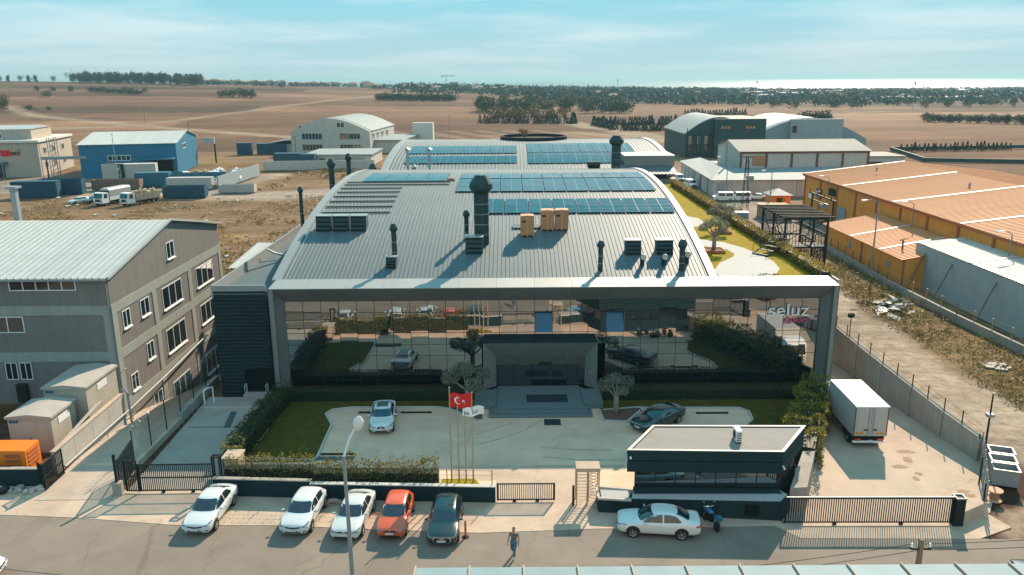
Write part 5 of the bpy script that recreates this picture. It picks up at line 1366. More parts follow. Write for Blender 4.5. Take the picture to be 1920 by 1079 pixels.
def car_body(L,W,H,st):
    bm = bmesh.new(); rings = []
    for (t,zl,zb,zr,w,wr) in st:
        w = w*W/2; zr = zr if zr > 0.3 else H+zr; wr_ = wr*W/2*(1 if zr-zb > 0.2 else 0.95)
        cab = min(1.0,(zr-zb)/0.4); wb_ = w*(0.90 if cab > 0.3 else 0.86)
        half = [(0,zl),(w*.78,zl),(w*.965,zl+.10),(w,zl+(zb-zl)*.55),(w*.985,zb-.07),(w*.935,zb),(wb_,zb+.015),(wb_+(wr_-wb_)*.5,zb+(zr-zb)*.52),(wr_,zr-.055*cab-.005),(wr_*.80,zr),(0,zr+.025)]
        x = -t*L
        ring = [bm.verts.new((x,y,z)) for y,z in half] + [bm.verts.new((x,-y,z)) for y,z in half[-2:0:-1]]
        rings.append(ring)
    n = len(rings[0])
    for a,b in zip(rings[:-1],rings[1:]):
        for i in range(n): bm.faces.new((a[i],a[(i+1)%n],b[(i+1)%n],b[i]))
    bm.faces.new(rings[0][::-1]); bm.faces.new(rings[-1])
    bmesh.ops.recalc_face_normals(bm,faces=bm.faces)
    me = bpy.data.meshes.new('tmp'); bm.to_mesh(me); bm.free()
    o = bpy.data.objects.new('tmp',me); COL.objects.link(o); s = o.modifiers.new('s','SUBSURF'); s.levels = 2; s.render_levels = 2
    dg = bpy.context.evaluated_depsgraph_get(); out = bpy.data.meshes.new_from_object(o.evaluated_get(dg)); bpy.data.objects.remove(o)
    out.name = 'car_body'; out.polygons.foreach_set('use_smooth',[True]*len(out.polygons))
    return out
def patch(bvh,poly,view,m,name,parent,off=0.006,cell=0.14):
    """a shaped piece that follows the body: outline drawn in a side, front, rear or top view"""
    bm = bmesh.new(); vs = [bm.verts.new((p[0],p[1],0)) for p in poly]; f_ = bm.faces.new(vs)
    bmesh.ops.triangulate(bm,faces=[f_])
    for _ in range(4):
        es = [e for e in bm.edges if e.calc_length() > cell]
        if not es: break
        bmesh.ops.subdivide_edges(bm,edges=es,cuts=1); bmesh.ops.triangulate(bm,faces=[q for q in bm.faces if len(q.verts) > 3])
    dead = []
    for v in bm.verts:
        a,b = v.co.x,v.co.y
        org,d = {'F':((6,a,b),(-1,0,0)),'B':((-8,a,b),(1,0,0)),'L':((a,4,b),(0,-1,0)),'R':((a,-4,b),(0,1,0)),'T':((a,b,4),(0,0,-1))}[view]
        hit,nrm,_i,_d = bvh.ray_cast(Vector(org),Vector(d))
        if hit is None: dead.append(v); continue
        if nrm.dot(Vector(d)) > 0: nrm = -nrm
        v.co = hit+nrm*off
    bmesh.ops.delete(bm,geom=dead,context='VERTS')
    if not bm.faces: bm.free(); return None
    bmesh.ops.recalc_face_normals(bm,faces=bm.faces)
    me = bpy.data.meshes.new(name); bm.to_mesh(me); bm.free()
    me.polygons.foreach_set('use_smooth',[True]*len(me.polygons))
    for m_ in [m]: me.materials.append(M[m_])
    o = bpy.data.objects.new(name,me); COL.objects.link(o); o.parent = parent; WL[o.name] = Vector((0,0,0))
    return o
def loc_build(mb,name,m,parent,loc=None,rot=None,smooth=False):
    o = bpy.data.objects.new(name,mb.mesh(name,m,smooth)); COL.objects.link(o); o.parent = parent
    if loc is not None: o.location = loc
    if rot is not None: o.rotation_euler = rot
    WL[o.name] = Vector((0,0,0)); return o
_wheels = {}
def wheel_meshes(r,w):
    k = (r,w)
    if k in _wheels: return _wheels[k]
    ty = MB().lathe([(r*0.66,-w/2),(r*0.93,-w/2),(r,-w/2+0.03),(r,w/2-0.03),(r*0.93,w/2),(r*0.66,w/2),(r*0.66,w/2-.08),(0.001,w/2-.08)],(0,0,0),24,'y',cap=False).mesh('tyre','tyre',True)
    rm = MB()
    rm.lathe([(r*0.67,w/2-0.012),(r*0.60,w/2-0.03),(r*0.60,w/2-0.06),(r*0.67,w/2-0.06)],(0,0,0),24,'y',cap=False)
    for i in range(5):
        a = 2*math.pi*i/5
        rm.add([(math.cos(a+s*q)*rad,y,math.sin(a+s*q)*rad) for y in (w/2-0.005,w/2-0.05) for rad,q in ((r*0.12,0.5),(r*0.64,0.17)) for s in (-1,1)],[(0,1,3,2),(4,6,7,5),(0,4,5,1),(2,3,7,6),(0,2,6,4),(1,5,7,3)])
    rm.lathe([(0.001,w/2+0.002),(r*0.16,w/2),(r*0.16,w/2-0.05),(0.001,w/2-0.05)],(0,0,0),14,'y')
    _wheels[k] = (ty,rm.mesh('rim','rim')); return _wheels[k]
def add_wheel(par,x,y,r,w,side):
    ty,rm = wheel_meshes(r,w)
    o = bpy.data.objects.new('wheel',ty); COL.objects.link(o); o.parent = par; o.location = (x,y,r)
    o.rotation_euler = (0,0,0 if side > 0 else math.pi)
    q = bpy.data.objects.new('rim',rm); COL.objects.link(q); q.parent = o
    WL[o.name] = WL[q.name] = Vector((0,0,0))
def circle(cx_,cz_,r,n=20): return [(cx_+r*math.cos(2*math.pi*i/n),cz_+r*math.sin(2*math.pi*i/n)) for i in range(n)]
def car(name,label,x,y,head,L,W,H,wb,fo,style,paint,front,sunroof=False,rim=0.32,group='parked cars',z=0.0,dark_roof=False):
    t = thing(name,label,'car',(x,y,z),head,group=group)
    st = SEDAN if style == 'sedan' else HATCH
    me = car_body(L,W,H,st)
    xn = wb/2+fo
    for v in me.vertices: v.co.x += xn
    me.materials.append(M[paint])
    b = bpy.data.objects.new('body',me); COL.objects.link(b); b.parent = t; WL[b.name] = Vector((0,0,0))
    bvh = BVHTree.FromPolygons([v.co for v in me.vertices],[tuple(p.vertices) for p in me.polygons])
    X = lambda t_: xn-t_*L
    hw = W/2
    if style == 'sedan':
        f1 = [(.30,.955),(.405,H-.14),(.475,H-.095),(.535,H-.085),(.535,.975)]
        f2 = [(.553,.98),(.553,H-.085),(.63,H-.095),(.70,H-.17),(.765,1.05),(.735,1.0)]
        rw = [(-.60*hw/.9,1.10),(.60*hw/.9,1.10),(.50*hw/.9,H-.09),(-.50*hw/.9,H-.09)]
        dk = (0.88,)
    else:
        f1 = [(.315,.97),(.425,H-.145),(.50,H-.10),(.575,H-.09),(.575,.985)]
        f2 = [(.595,.99),(.595,H-.09),(.72,H-.105),(.83,H-.19),(.80,1.04),(.76,1.0)]
        rw = [(-.58*hw/.9,1.06),(.58*hw/.9,1.06),(.52*hw/.9,H-.13),(-.52*hw/.9,H-.13)]
    for v_ in ('L','R'):
        for f_ in (f1,f2): patch(bvh,[(X(a),c) for a,c in f_],v_,'car_glass','side_window',t)
        for ax_ in (wb/2,-wb/2): patch(bvh,circle(ax_,rim+0.01,rim+0.075),v_,'plastic_black','wheel_arch',t,0.004)
        patch(bvh,[(X(.30),.21),(X(.72),.21),(X(.72),.265),(X(.30),.265)],v_,'plastic_black','sill',t,0.004)
        s = 1 if v_ == 'L' else -1
        loc_build(MB().rbox((0,0,0),(.16,.035,.03)),'door_handle',paint,t,(X(.50),s*(hw*.985),.80)); loc_build(MB().rbox((0,0,0),(.16,.035,.03)),'door_handle',paint,t,(X(.69),s*(hw*.985),.82))
        mo = loc_build(MB().lathe([(0.01,-.10),(.075,-.09),(.085,0),(.07,.09),(.01,.10)],(0,0,0),10,'y'),'mirror',paint,t,(X(.335),s*(hw+.085),.99),smooth=True); mo.scale = (0.6,1,0.8)
        loc_build(MB().rbox((0,0,0),(.05,.12,.03)),'mirror_arm','plastic_black',t,(X(.33),s*(hw-.0),.95))
    patch(bvh,[(-.68*hw/.9,1.0),(.68*hw/.9,1.0),(.63*hw/.9,H-.16),(.55*hw/.9,H-.085),(-.55*hw/.9,H-.085),(-.63*hw/.9,H-.16)],'F','car_glass','windscreen',t,0.006,0.1)
    patch(bvh,rw,'B','car_glass','rear_window',t,0.006,0.1)
    if sunroof: patch(bvh,[(X(.47),-.42),(X(.47),.42),(X(.70),.42),(X(.70),-.42)],'T','car_glass','sunroof',t)
    # face
    hl = {'renault':[(.40,.62),(.62,.66),(.80,.75),(.83,.69),(.74,.61),(.55,.585)],'vw':[(.36,.60),(.60,.62),(.80,.73),(.83,.66),(.74,.58),(.40,.555)],'audi':[(.42,.60),(.66,.645),(.82,.72),(.84,.66),(.72,.585),(.50,.56)],'bmw':[(.36,.61),(.60,.65),(.82,.73),(.84,.66),(.72,.59),(.42,.56)],'old':[(.38,.59),(.60,.64),(.82,.72),(.84,.62),(.72,.555),(.42,.535)],'skoda':[(.38,.61),(.62,.65),(.82,.73),(.84,.66),(.72,.60),(.42,.565)]}[front]
    k = hw/.9
    for s in (1,-1): patch(bvh,[(s*a*k,c+.085) for a,c in hl],'F','headlight','headlight',t,0.008,0.08)
    if front == 'renault':
        patch(bvh,[(-.44*k,.635),(-.16*k,.59),(0,.56),(.16*k,.59),(.44*k,.635),(.42*k,.715),(.14*k,.67),(-.14*k,.67),(-.42*k,.715)],'F','plastic_black','grille',t,0.006,0.08)
        loc_build(MB().add([(0,0,.10),(0,.06,0),(0,0,-.10),(0,-.06,0),(.015,0,.055),(.015,.03,0),(.015,0,-.055),(.015,-.03,0)],[(0,1,5,4),(1,2,6,5),(2,3,7,6),(3,0,4,7)]),'badge','chrome',t,(xn+.004,0,.64))
        patch(bvh,[(-.48*k,.33),(.48*k,.33),(.42*k,.415),(-.42*k,.415)],'F','plastic_black','lower_grille',t,0.006,0.08)
        for s in (1,-1): patch(bvh,[(s*.55*k,.37),(s*.76*k,.42),(s*.76*k,.48),(s*.62*k,.47)],'F','plastic_black','fog_lamp',t,0.006,0.08)
    elif front in ('vw','skoda','old'):
        patch(bvh,[(-.40*k,.615),(.40*k,.615),(.38*k,.70),(-.38*k,.70)],'F','plastic_black','grille',t,0.006,0.08)
        if front == 'old':
            patch(bvh,[(-.05*k,.58),(.05*k,.58),(.06*k,.72),(-.06*k,.72)],'F',paint,'grille_bar',t,0.012,0.08)
        loc_build(MB().lathe([(.045,0),(.062,0),(.062,.02),(.045,.02)],(0,0,0),16,'x'),'badge','chrome',t,(xn+.002,0,.655))
        if front == 'vw':
            for a,b_ in (((-.03,.03),(-.012,-.03)),((-.012,-.03),(0,0.0)),((0,0.0),(.012,-.03)),((.012,-.03),(.03,.03))):
                loc_build(MB().tube([(0.012,a[0],a[1]),(0.012,b_[0],b_[1])],.006,4),'badge_stroke','chrome',t,(xn+.004,0,.655))
        patch(bvh,[(-.60*k,.30),(.60*k,.30),(.55*k,.40),(-.55*k,.40)],'F','plastic_black','lower_grille',t,0.006,0.08)
        if front == 'vw': patch(bvh,[(-.74*k,.405),(.74*k,.405),(.74*k,.425),(-.74*k,.425)],'F','chrome','trim_strip',t,0.01,0.08)
    elif front == 'audi':
        patch(bvh,[(-.40*k,.33),(.40*k,.33),(.53*k,.47),(.46*k,.69),(-.46*k,.69),(-.53*k,.47)],'F','chrome','grille_frame',t,0.006,0.08)
        patch(bvh,[(-.36*k,.36),(.36*k,.36),(.48*k,.47),(.42*k,.66),(-.42*k,.66),(-.48*k,.47)],'F','plastic_black','grille',t,0.012,0.08)
        for i in range(4): loc_build(MB().lathe([(.032,0),(.042,0),(.042,.015),(.032,.015)],(0,0,0),14,'x'),'badge_ring','chrome',t,(xn+.002,-.0945+.063*i,.61))
    elif front == 'bmw':
        for s in (1,-1):
            patch(bvh,[(s*.03*k,.55),(s*.25*k,.55),(s*.30*k,.62),(s*.25*k,.71),(s*.03*k,.71)],'F','chrome','kidney_frame',t,0.006,0.08)
            patch(bvh,[(s*.05*k,.57),(s*.23*k,.57),(s*.275*k,.62),(s*.23*k,.69),(s*.05*k,.69)],'F','plastic_black','kidney_grille',t,0.012,0.08)
            patch(bvh,[(s*.50*k,.36),(s*.78*k,.38),(s*.78*k,.47),(s*.62*k,.46)],'F','plastic_black','air_duct',t,0.006,0.08)
        loc_build(MB().lathe([(.001,.004),(.04,.004),(.04,-.01)],(0,0,0),14,'x'),'badge','plate_blue',t,(xn-.02,0,.75))
        patch(bvh,[(-.45*k,.30),(.45*k,.30),(.40*k,.40),(-.40*k,.40)],'F','plastic_black','lower_grille',t,0.006,0.08)
    zp = .47 if front in ('renault','bmw','audi') else .52
    pl = patch(bvh,[(-.26,zp-.055),(.26,zp-.055),(.26,zp+.055),(-.26,zp+.055)],'F','plate_white','number_plate',t,0.02,0.3)
    patch(bvh,[(.205,zp-.053),(.258,zp-.053),(.258,zp+.053),(.205,zp+.053)],'F','plate_blue','plate_band',t,0.023,0.3)
    patch(bvh,[(-.26,.68),(.26,.68),(.26,.79),(-.26,.79)],'B','plate_white','number_plate',t,0.012,0.3)
    for s in (1,-1):
        patch(bvh,[(s*.42*k,.78),(s*.80*k,.80),(s*.83*k,.90),(s*.70*k,.93),(s*.46*k,.88)],'B','taillight','tail_light',t,0.008,0.08)
    for v_ in ('L','R'): patch(bvh,[(X(.935),.80),(X(.975),.80),(X(.975),.885),(X(.925),.90)],v_,'taillight','tail_light',t,0.008,0.08)
    loc_build(MB().add([(0,0,0),(-.16,0,0),(-.13,0,.06),(-.03,.012,.005),(-.03,-.012,.005)],[(0,3,2),(0,2,4),(3,1,2),(4,2,1)]),'antenna','plastic_black',t,(X(.70 if style == 'sedan' else .80),0,H+.005))
    for ax_ in (wb/2,-wb/2):
        for s in (1,-1): add_wheel(t,ax_,s*(hw-.085),rim,.20,s)
    loc_build(MB().box(X(.9),X(.1),-hw*.8,hw*.8,.16,.24),'underbody','plastic_black',t)
    return t
D_ = math.radians
car('parked_car','white saloon car parked leftmost along the dark street wall',-17.95,42.35,D_(-92.5),4.62,1.80,1.47,2.70,.88,'sedan','car_white','renault')
car('parked_car','white hatchback parked second from the left by the street wall',-12.33,42.1,D_(-94),4.05,1.79,1.44,2.58,.82,'hatch','car_white','renault')
car('parked_car','silver white older saloon parked behind the street lamp pole',-9.32,41.65,D_(-94),4.45,1.77,1.45,2.69,.86,'sedan','car_pearl','old')
car('parked_car','bright orange red hatchback parked by the street wall',-6.85,41.6,D_(-92),3.97,1.69,1.46,2.47,.82,'hatch','car_orange','vw')
car('parked_car','charcoal hatchback parked rightmost in the row by the orange bollard',-3.93,41.0,D_(-91),4.3,1.79,1.43,2.63,.85,'hatch','car_charcoal','audi',sunroof=True)
car('parked_car','white saloon parked side on below the guardhouse',8.15,40.55,D_(173.5),4.69,1.83,1.47,2.69,.90,'sedan','car_white','skoda',rim=0.335)
car('parked_car','white saloon with a sunroof parked in the forecourt shade',-9.78,55.5,D_(-85),4.5,1.80,1.42,2.67,.84,'sedan','car_white','bmw',sunroof=True)
car('parked_car','black coupe parked askew in the forecourt right of the steps',10.75,54.95,D_(-140),4.65,1.84,1.40,2.81,.80,'sedan','car_black','bmw')
car('parked_car','dark car on the dirt across the street, mirrored in the upper glass',26.2,34.2,D_(80),4.5,1.85,1.6,2.7,.88,'hatch','car_charcoal','old')
car('parked_car','black car on the dirt across the street beside the dark one',29.4,33.8,D_(60),4.5,1.8,1.45,2.7,.88,'sedan','car_black','old')
car('parked_car','white car at the lower left corner of the street, mostly cut off',-28.9,36.35,D_(4),4.4,1.8,1.5,2.65,.86,'hatch','car_white','renault')

# box lorry
t = thing('box_lorry','white box lorry reversed into the lorry yard showing its rear doors','lorry',(24.75,53,0),D_(-2.0))
def tl(mb,nm,m,par=None,bev=0): 
    o = loc_build(mb,nm,m,par or t)
    if bev: bevel_mod(o,bev)
    return o
tl(MB().box(-1.15,1.15,-2.3,2.7,.95,3.2),'cargo_box','truck_box',bev=.03)
for s in (-1,1):
    d_ = tl(MB().box(min(.03*s,1.06*s),max(.03*s,1.06*s),-2.335,-2.302,1.05,3.1),'rear_door','truck_side')
    tl(MB().tube([(.16*s,-2.37,1.05),(.16*s,-2.37,3.08)],.022,6),'lock_rod','galv',d_); tl(MB().rbox((.3*s,-2.36,1.45),(.28,.04,.08)),'handle','dark_steel',d_)
    tl(MB().box(min(.42*s,.98*s),max(.42*s,.98*s),-2.352,-2.337,1.12,1.26),'hazard_plate','hazard_yellow',d_)
    for q in range(3): tl(MB().add([((.45+.18*q)*s,-2.356,1.125),((.53+.18*q)*s,-2.356,1.125),((.60+.18*q)*s,-2.356,1.255),((.52+.18*q)*s,-2.356,1.255)],[(0,1,2,3)]),'hazard_stripe','hazard_red',d_)
    tl(MB().box(min(1.07*s,1.15*s),max(1.07*s,1.15*s),-2.33,-2.301,1.0,3.16),'corner_strip','maroon')
    tl(MB().box(min(.55*s,1.0*s),max(.55*s,1.0*s),-2.3,-2.22,.62,.78),'tail_light','taillight')
    for y in (-1.2,): 
        pass
tl(MB().box(-1.15,1.15,-2.37,-2.301,3.1,3.21),'door_head','white_paint')
tl(MB().box(-1.1,1.1,-2.28,-2.16,.45,.58),'bumper','white_paint'); tl(MB().box(-.28,.28,-2.3,-2.282,.47,.58),'number_plate','plate_white')
tl(MB().box(-.9,.9,-2.2,2.6,.62,.94),'chassis','black_steel')
tl(MB().box(-1.1,-.9,-2.1,-.3,.5,.94),'side_guard','dark_steel'); tl(MB().box(.9,1.1,-2.1,-.3,.5,.94),'side_guard','dark_steel')
cabm = MB().extr([(2.8,.5),(4.5,.5),(4.6,1.2),(4.35,2.3),(3.9,2.6),(2.8,2.6)],'x',-1.05,1.05); tl(cabm,'cab','white_paint',bev=.06)
tl(MB().add([(-.95,4.62,1.35),(.95,4.62,1.35),(.9,4.40,2.25),(-.9,4.40,2.25)],[(0,1,2,3)]),'windscreen','car_glass')
for s in (-1,1): tl(MB().box(min(1.052*s,1.06*s),max(1.052*s,1.06*s),3.3,4.2,1.4,2.2),'side_window','car_glass')
def truck_wheels(par,locs,r=.45,w=.26):
    for x,y in locs:
        ty,rm = wheel_meshes(r,w)
        o = bpy.data.objects.new('wheel',ty); COL.objects.link(o); o.parent = par; o.location = (x,y,r); o.rotation_euler = (0,0,math.pi/2 if x < 0 else -math.pi/2)
        q = bpy.data.objects.new('rim',rm); COL.objects.link(q); q.parent = o
truck_wheels(t,[(-.95,-1.1),(.95,-1.1),(-.95,3.6),(.95,3.6)])

# ---------------------------------------------------------------- motorbikes
def motorbike(label,x,y,head,tank='moto_blue',lean=0.10):
    t = thing('motorbike',label,'motorbike',(x,y,0),head)
    t.rotation_euler = (lean,0,head)
    for xx in (.66,-.64):
        w = loc_build(MB().lathe([(.24,-.05),(.29,-.05),(.31,0),(.29,.05),(.24,.05)],(0,0,0),20,'y'),'wheel','tyre',t,(xx,0,.31),smooth=True)
        loc_build(MB().lathe([(.245,-.03),(.245,.03),(.21,.03),(.21,-.03),(.245,-.03)],(0,0,0),20,'y'),'rim','rim',w)
        mb = MB()
        for i in range(5): a = 2*math.pi*i/5; mb.tube([(0,0,0),(.22*math.cos(a),0,.22*math.sin(a))],.018,5)
        loc_build(mb,'spokes','rim',w)
    for s in (-.09,.09): loc_build(MB().tube([(.66,s,.31),(.42,s,.92)],.025,6),'fork','chrome',t)
    loc_build(MB().tube([(.42,0,.9),(.1,0,.66),(-.3,0,.62)],.035,6),'frame','black_steel',t); loc_build(MB().tube([(-.1,0,.45),(-.64,0,.31)],.03,6),'swing_arm','black_steel',t)
    loc_build(MB().rbox((.08,0,.44),(.38,.26,.30)),'engine','dark_steel',t)
    tk = loc_build(MB().lathe([(.02,-.26),(.13,-.2),(.16,0),(.13,.2),(.03,.26)],(0,0,0),12,'x'),'tank',tank,t,(.2,0,.80),smooth=True); tk.scale = (1,1,.85)
    bevel_mod(loc_build(MB().rbox((-.28,0,.78),(.62,.26,.10)),'seat','rubber',t),.04)
    loc_build(MB().tube([(.46,-.34,1.02),(.42,-.12,1.0),(.42,.12,1.0),(.46,.34,1.02)],.016,6),'handlebar','chrome',t)
    for s in (-1,1):
        loc_build(MB().tube([(.44,.28*s,1.03),(.50,.34*s,1.24)],.008,5),'mirror_stalk','black_steel',t); loc_build(MB().rbox((.50,.36*s,1.26),(.03,.14,.09)),'mirror','chrome',t)
    loc_build(MB().lathe([(.02,-.06),(.10,.0),(.10,.06),(.02,.07)],(.54,0,.9),12,'x'),'headlamp','chrome',t)
    loc_build(MB().tube([(.2,-.14,.3),(-.2,-.16,.26),(-.66,-.18,.36)],[.03,.04,.05],8),'exhaust','chrome',t)
    loc_build(MB().rbox((-.68,0,.86),(.34,.34,.22)),'rear_box','teal_container',t)
    loc_build(MB().rbox((-.72,0,.62),(.42,.14,.03),ry=R(18)),'mudguard',tank,t); loc_build(MB().rbox((.70,0,.64),(.3,.12,.02),ry=R(-14)),'mudguard',tank,t)
    return t
motorbike('blue motorbike parked behind the white saloon at the guardhouse wall',11.35,41.0,D_(107))
motorbike('dark motorbike parked behind the guardhouse, seen in the glass',13.3,48.3,D_(20),'car_black')
motorbike('second dark motorbike behind the guardhouse near its back corner',15.0,48.5,D_(5),'car_charcoal')

# ---------------------------------------------------------------- the walker and the dog
def skin(verts,edges,radii,levels=2):
    me = bpy.data.meshes.new('tmp'); me.from_pydata(verts,edges,[]); o = bpy.data.objects.new('tmp',me); COL.objects.link(o)
    md = o.modifiers.new('k','SKIN'); md.use_smooth_shade = True
    for v,r_ in zip(me.skin_vertices[0].data,radii): v.radius = (r_,r_) if not isinstance(r_,tuple) else r_
    me.skin_vertices[0].data[0].use_root = True
    s = o.modifiers.new('s','SUBSURF'); s.levels = levels; s.render_levels = levels
    dg = bpy.context.evaluated_depsgraph_get(); out = bpy.data.meshes.new_from_object(o.evaluated_get(dg)); bpy.data.objects.remove(o)
    return out
def person(label,x,y,head):
    t = thing('person',label,'person',(x,y,0),head)
    J = {}; E_ = []; RD = {}
    def add(n,p,r_,par=None):
        J[n] = p; RD[n] = r_
        if par: E_.append((par,n))
    add('pelvis',(0,0,.96),(.15,.11)); add('waist',(0,.005,1.10),(.14,.10),'pelvis'); add('chest',(0,.01,1.30),(.165,.115),'waist'); add('collar',(0,.0,1.44),(.10,.08),'chest')
    add('neck',(0,-.01,1.52),.055,'collar'); add('jaw',(0,-.03,1.60),(.075,.085),'neck'); add('skull',(0,-.015,1.69),(.08,.095),'jaw'); add('crown',(0,0,1.765),.055,'skull'); 
    for s,nm in ((1,'l'),(-1,'r')):
        ky,kz,ay_,az,ty = (-.16,.53,-.20,.10,-.36) if s > 0 else (-.02,.50,.26,.16,.10)
        add('hip'+nm,(.10*s,0,.90),.105,'pelvis'); add('knee'+nm,(.11*s,ky,kz),.065,'hip'+nm); add('calf'+nm,(.11*s,ky*.6+ay_*.4,kz*.6+az*.4),.062,'knee'+nm); add('ankle'+nm,(.11*s,ay_,az),.04,'calf'+nm); add('toe'+nm,(.12*s,ty,az-.06 if s>0 else .04),.035,'ankle'+nm)
        ey,wy = (.06,.02) if s > 0 else (-.03,-.16)
        add('sho'+nm,(.20*s,.01,1.42),.065,'collar'); add('elb'+nm,(.27*s,ey,1.15),.043,'sho'+nm); add('wri'+nm,(.30*s,wy,.91),.030,'elb'+nm); add('palm'+nm,(.30*s,wy-.02,.83),(.030,.020),'wri'+nm)
        for q,(dy,ln) in enumerate(((-.035,.070),(-.012,.085),(.011,.078),(.032,.060))):
            add('f%d%s'%(q,nm),(.295*s,wy-.02+dy,.785),.009,'palm'+nm); add('g%d%s'%(q,nm),(.285*s,wy-.03+dy,.785-ln),.008,'f%d%s'%(q,nm))
        add('th'+nm,(.275*s,wy-.06,.81),.010,'wri'+nm); add('ti'+nm,(.265*s,wy-.075,.765),.009,'th'+nm)
    names = list(J); ix = {n_:i for i,n_ in enumerate(names)}
    me = skin([J[n_] for n_ in names],[(ix[a],ix[b]) for a,b in E_],[RD[n_] for n_ in names]); me.materials.append(M['skin'])
    me.name = 'body'; o = bpy.data.objects.new('body',me); COL.objects.link(o); o.parent = t; WL[o.name] = Vector((0,0,0))
    def sub(nm,keep,grow_,m,ends={}):
        nn = [k for k in keep]; ii = {k:i for i,k in enumerate(nn)}
        P_ = [ends.get(k,J.get(k)) for k in nn]
        rr = [((RD[k][0]+grow_,RD[k][1]+grow_) if isinstance(RD[k],tuple) else RD[k]+grow_) for k in nn]
        ed = [(ii[a],ii[b]) for a,b in E_ if a in ii and b in ii]
        me = skin(P_,ed,rr); me.materials.append(M[m]); q = bpy.data.objects.new(nm,me); COL.objects.link(q); q.parent = o; WL[q.name] = Vector((0,0,0))
    mid = lambda a,b,f_: tuple(a[i]+(b[i]-a[i])*f_ for i in range(3))
    sub('t_shirt',['pelvis','waist','chest','collar','shol','elbl','shor','elbr'],.026,'shirt',{'elbl':mid(J['shol'],J['elbl'],.55),'elbr':mid(J['shor'],J['elbr'],.55),'pelvis':(0,0,.86)})
    sub('jeans',['pelvis','hipl','kneel','calfl','anklel','hipr','kneer','calfr','ankler'],.014,'jeans',{'pelvis':(0,0,1.0)})
    for nm in 'lr':
        a,b = J['ankle'+nm],J['toe'+nm]; me = skin([(a[0],a[1]+.05,a[2]-.04),mid(a,b,.5),b],[(0,1),(1,2)],[.05,.05,.045]); me.materials.append(M['shoe']); q = bpy.data.objects.new('shoe',me); COL.objects.link(q); q.parent = o
    bm = bmesh.new(); bmesh.ops.create_icosphere(bm,subdivisions=3,radius=.108)
    for v in [v for v in bm.verts if v.co.z < -.01+(.07 if v.co.y < 0 else -.03)]: bm.verts.remove(v)
    me = bpy.data.meshes.new('hair'); bm.to_mesh(me); bm.free(); me.materials.append(M['hair_grey']); q = bpy.data.objects.new('hair',me); COL.objects.link(q); q.parent = o; q.location = (0,.0,1.70); q.scale = (.9,1.05,1)
    for s in (-1,1): loc_build(MB().lathe([(.001,-.012),(.012,0),(.001,.012)],(0,0,0),8),'eye','ink',o,(.032*s,-.105,1.675)); loc_build(MB().lathe([(.001,-.03),(.014,-.01),(.016,.02),(.001,.035)],(0,0,0),8),'ear','skin',o,(.088*s,-.01,1.66))
    loc_build(MB().add([(0,-.125,1.635),(-.016,-.10,1.63),(.016,-.10,1.63),(0,-.10,1.675)],[(0,1,3),(0,3,2),(0,2,1)]),'nose','skin',o); loc_build(MB().rbox((0,-.105,1.60),(.05,.012,.012)),'mouth','maroon',o)
    return t
person('person in dark grey t-shirt and blue jeans walking across the street',0.0,38.05,D_(-25))
def dog():
    t = thing('dog','tan dog curled up asleep at the foot of the street wall','dog',(-11.05,43.75,0.02),D_(10))
    P_ = [(0.02,.02,.17)]; E_ = []; r_ = [.17]
    def add(p,rr,par): P_.append(p); r_.append(rr); E_.append((par,len(P_)-1)); return len(P_)-1
    a = add((.24,.05,.17),.17,0); b = add((.40,-.03,.15),.10,a); c = add((.47,-.15,.13),.085,b); d_ = add((.42,-.27,.09),.05,c); add((.36,-.34,.07),.03,d_)
    add((.54,-.13,.19),.022,c); add((.43,-.08,.23),.022,c)
    h = add((-.22,.03,.17),.16,0); i = add((-.36,-.06,.13),.11,h); j = add((-.24,-.22,.07),.06,i); k = add((-.02,-.30,.05),.035,j); add((.12,-.32,.04),.03,k)
    q = add((-.44,-.16,.07),.035,i); q2 = add((-.30,-.36,.04),.025,q); add((-.10,-.42,.035),.02,q2)
    l = add((.28,-.12,.08),.05,a); m_ = add((.18,-.24,.045),.032,l); add((.05,-.26,.035),.028,m_)
    me = skin(P_,E_,r_); me.materials.append(M['dog_fur']); o = bpy.data.objects.new('body',me); COL.objects.link(o); o.parent = t
    loc_build(MB().lathe([(.001,-.02),(.02,0),(.001,.02)],(0,0,0),8),'nose','ink',o,(.345,-.36,.075))
dog()

# ---------------------------------------------------------------- street furniture
t = thing('street_lamp','tall pale steel street lamp standing in the foreground','street lamp',(-8.25,35.0,0))
MB().tube([(-8.1,35,0),(-8.12,35,4.0),(-8.15,35,7.55)],[.12,.10,.075],10).build('pole','galv_dull',t)
MB().tube([(-8.15,35,7.5),(-7.85,35.05,8.4),(-7.55,35.1,8.95)],[.06,.05,.045],8).build('arm','white_paint',t)
o = loc_build(MB().lathe([(.02,-.62),(.20,-.48),(.32,0),(.30,.25),(.12,.54),(.02,.62)],(0,0,0),14),'lamp_head','lamp_white',t,Vector((-7.38,35.12,9.2))-WL[t.name],(R(25),R(16),0),True); o.scale = (.8,.6,.85)
t = thing('street_bollard','orange red flexible bollard on a black rubber foot','bollard',(-2.72,40.0,0))
MB().lathe([(.20,.0),(.20,.04),(.09,.09)],(-2.72,40.0,0),14).build('foot','rubber',t); MB().lathe([(.06,.08),(.06,1.0),(.03,1.05)],(-2.72,40.0,0),12).build('shaft','bollard_orange',t)
for z in (.45,.75): MB().lathe([(.062,z),(.062,z+.08)],(-2.72,40.0,0),12).build('reflective_band','maroon',t)
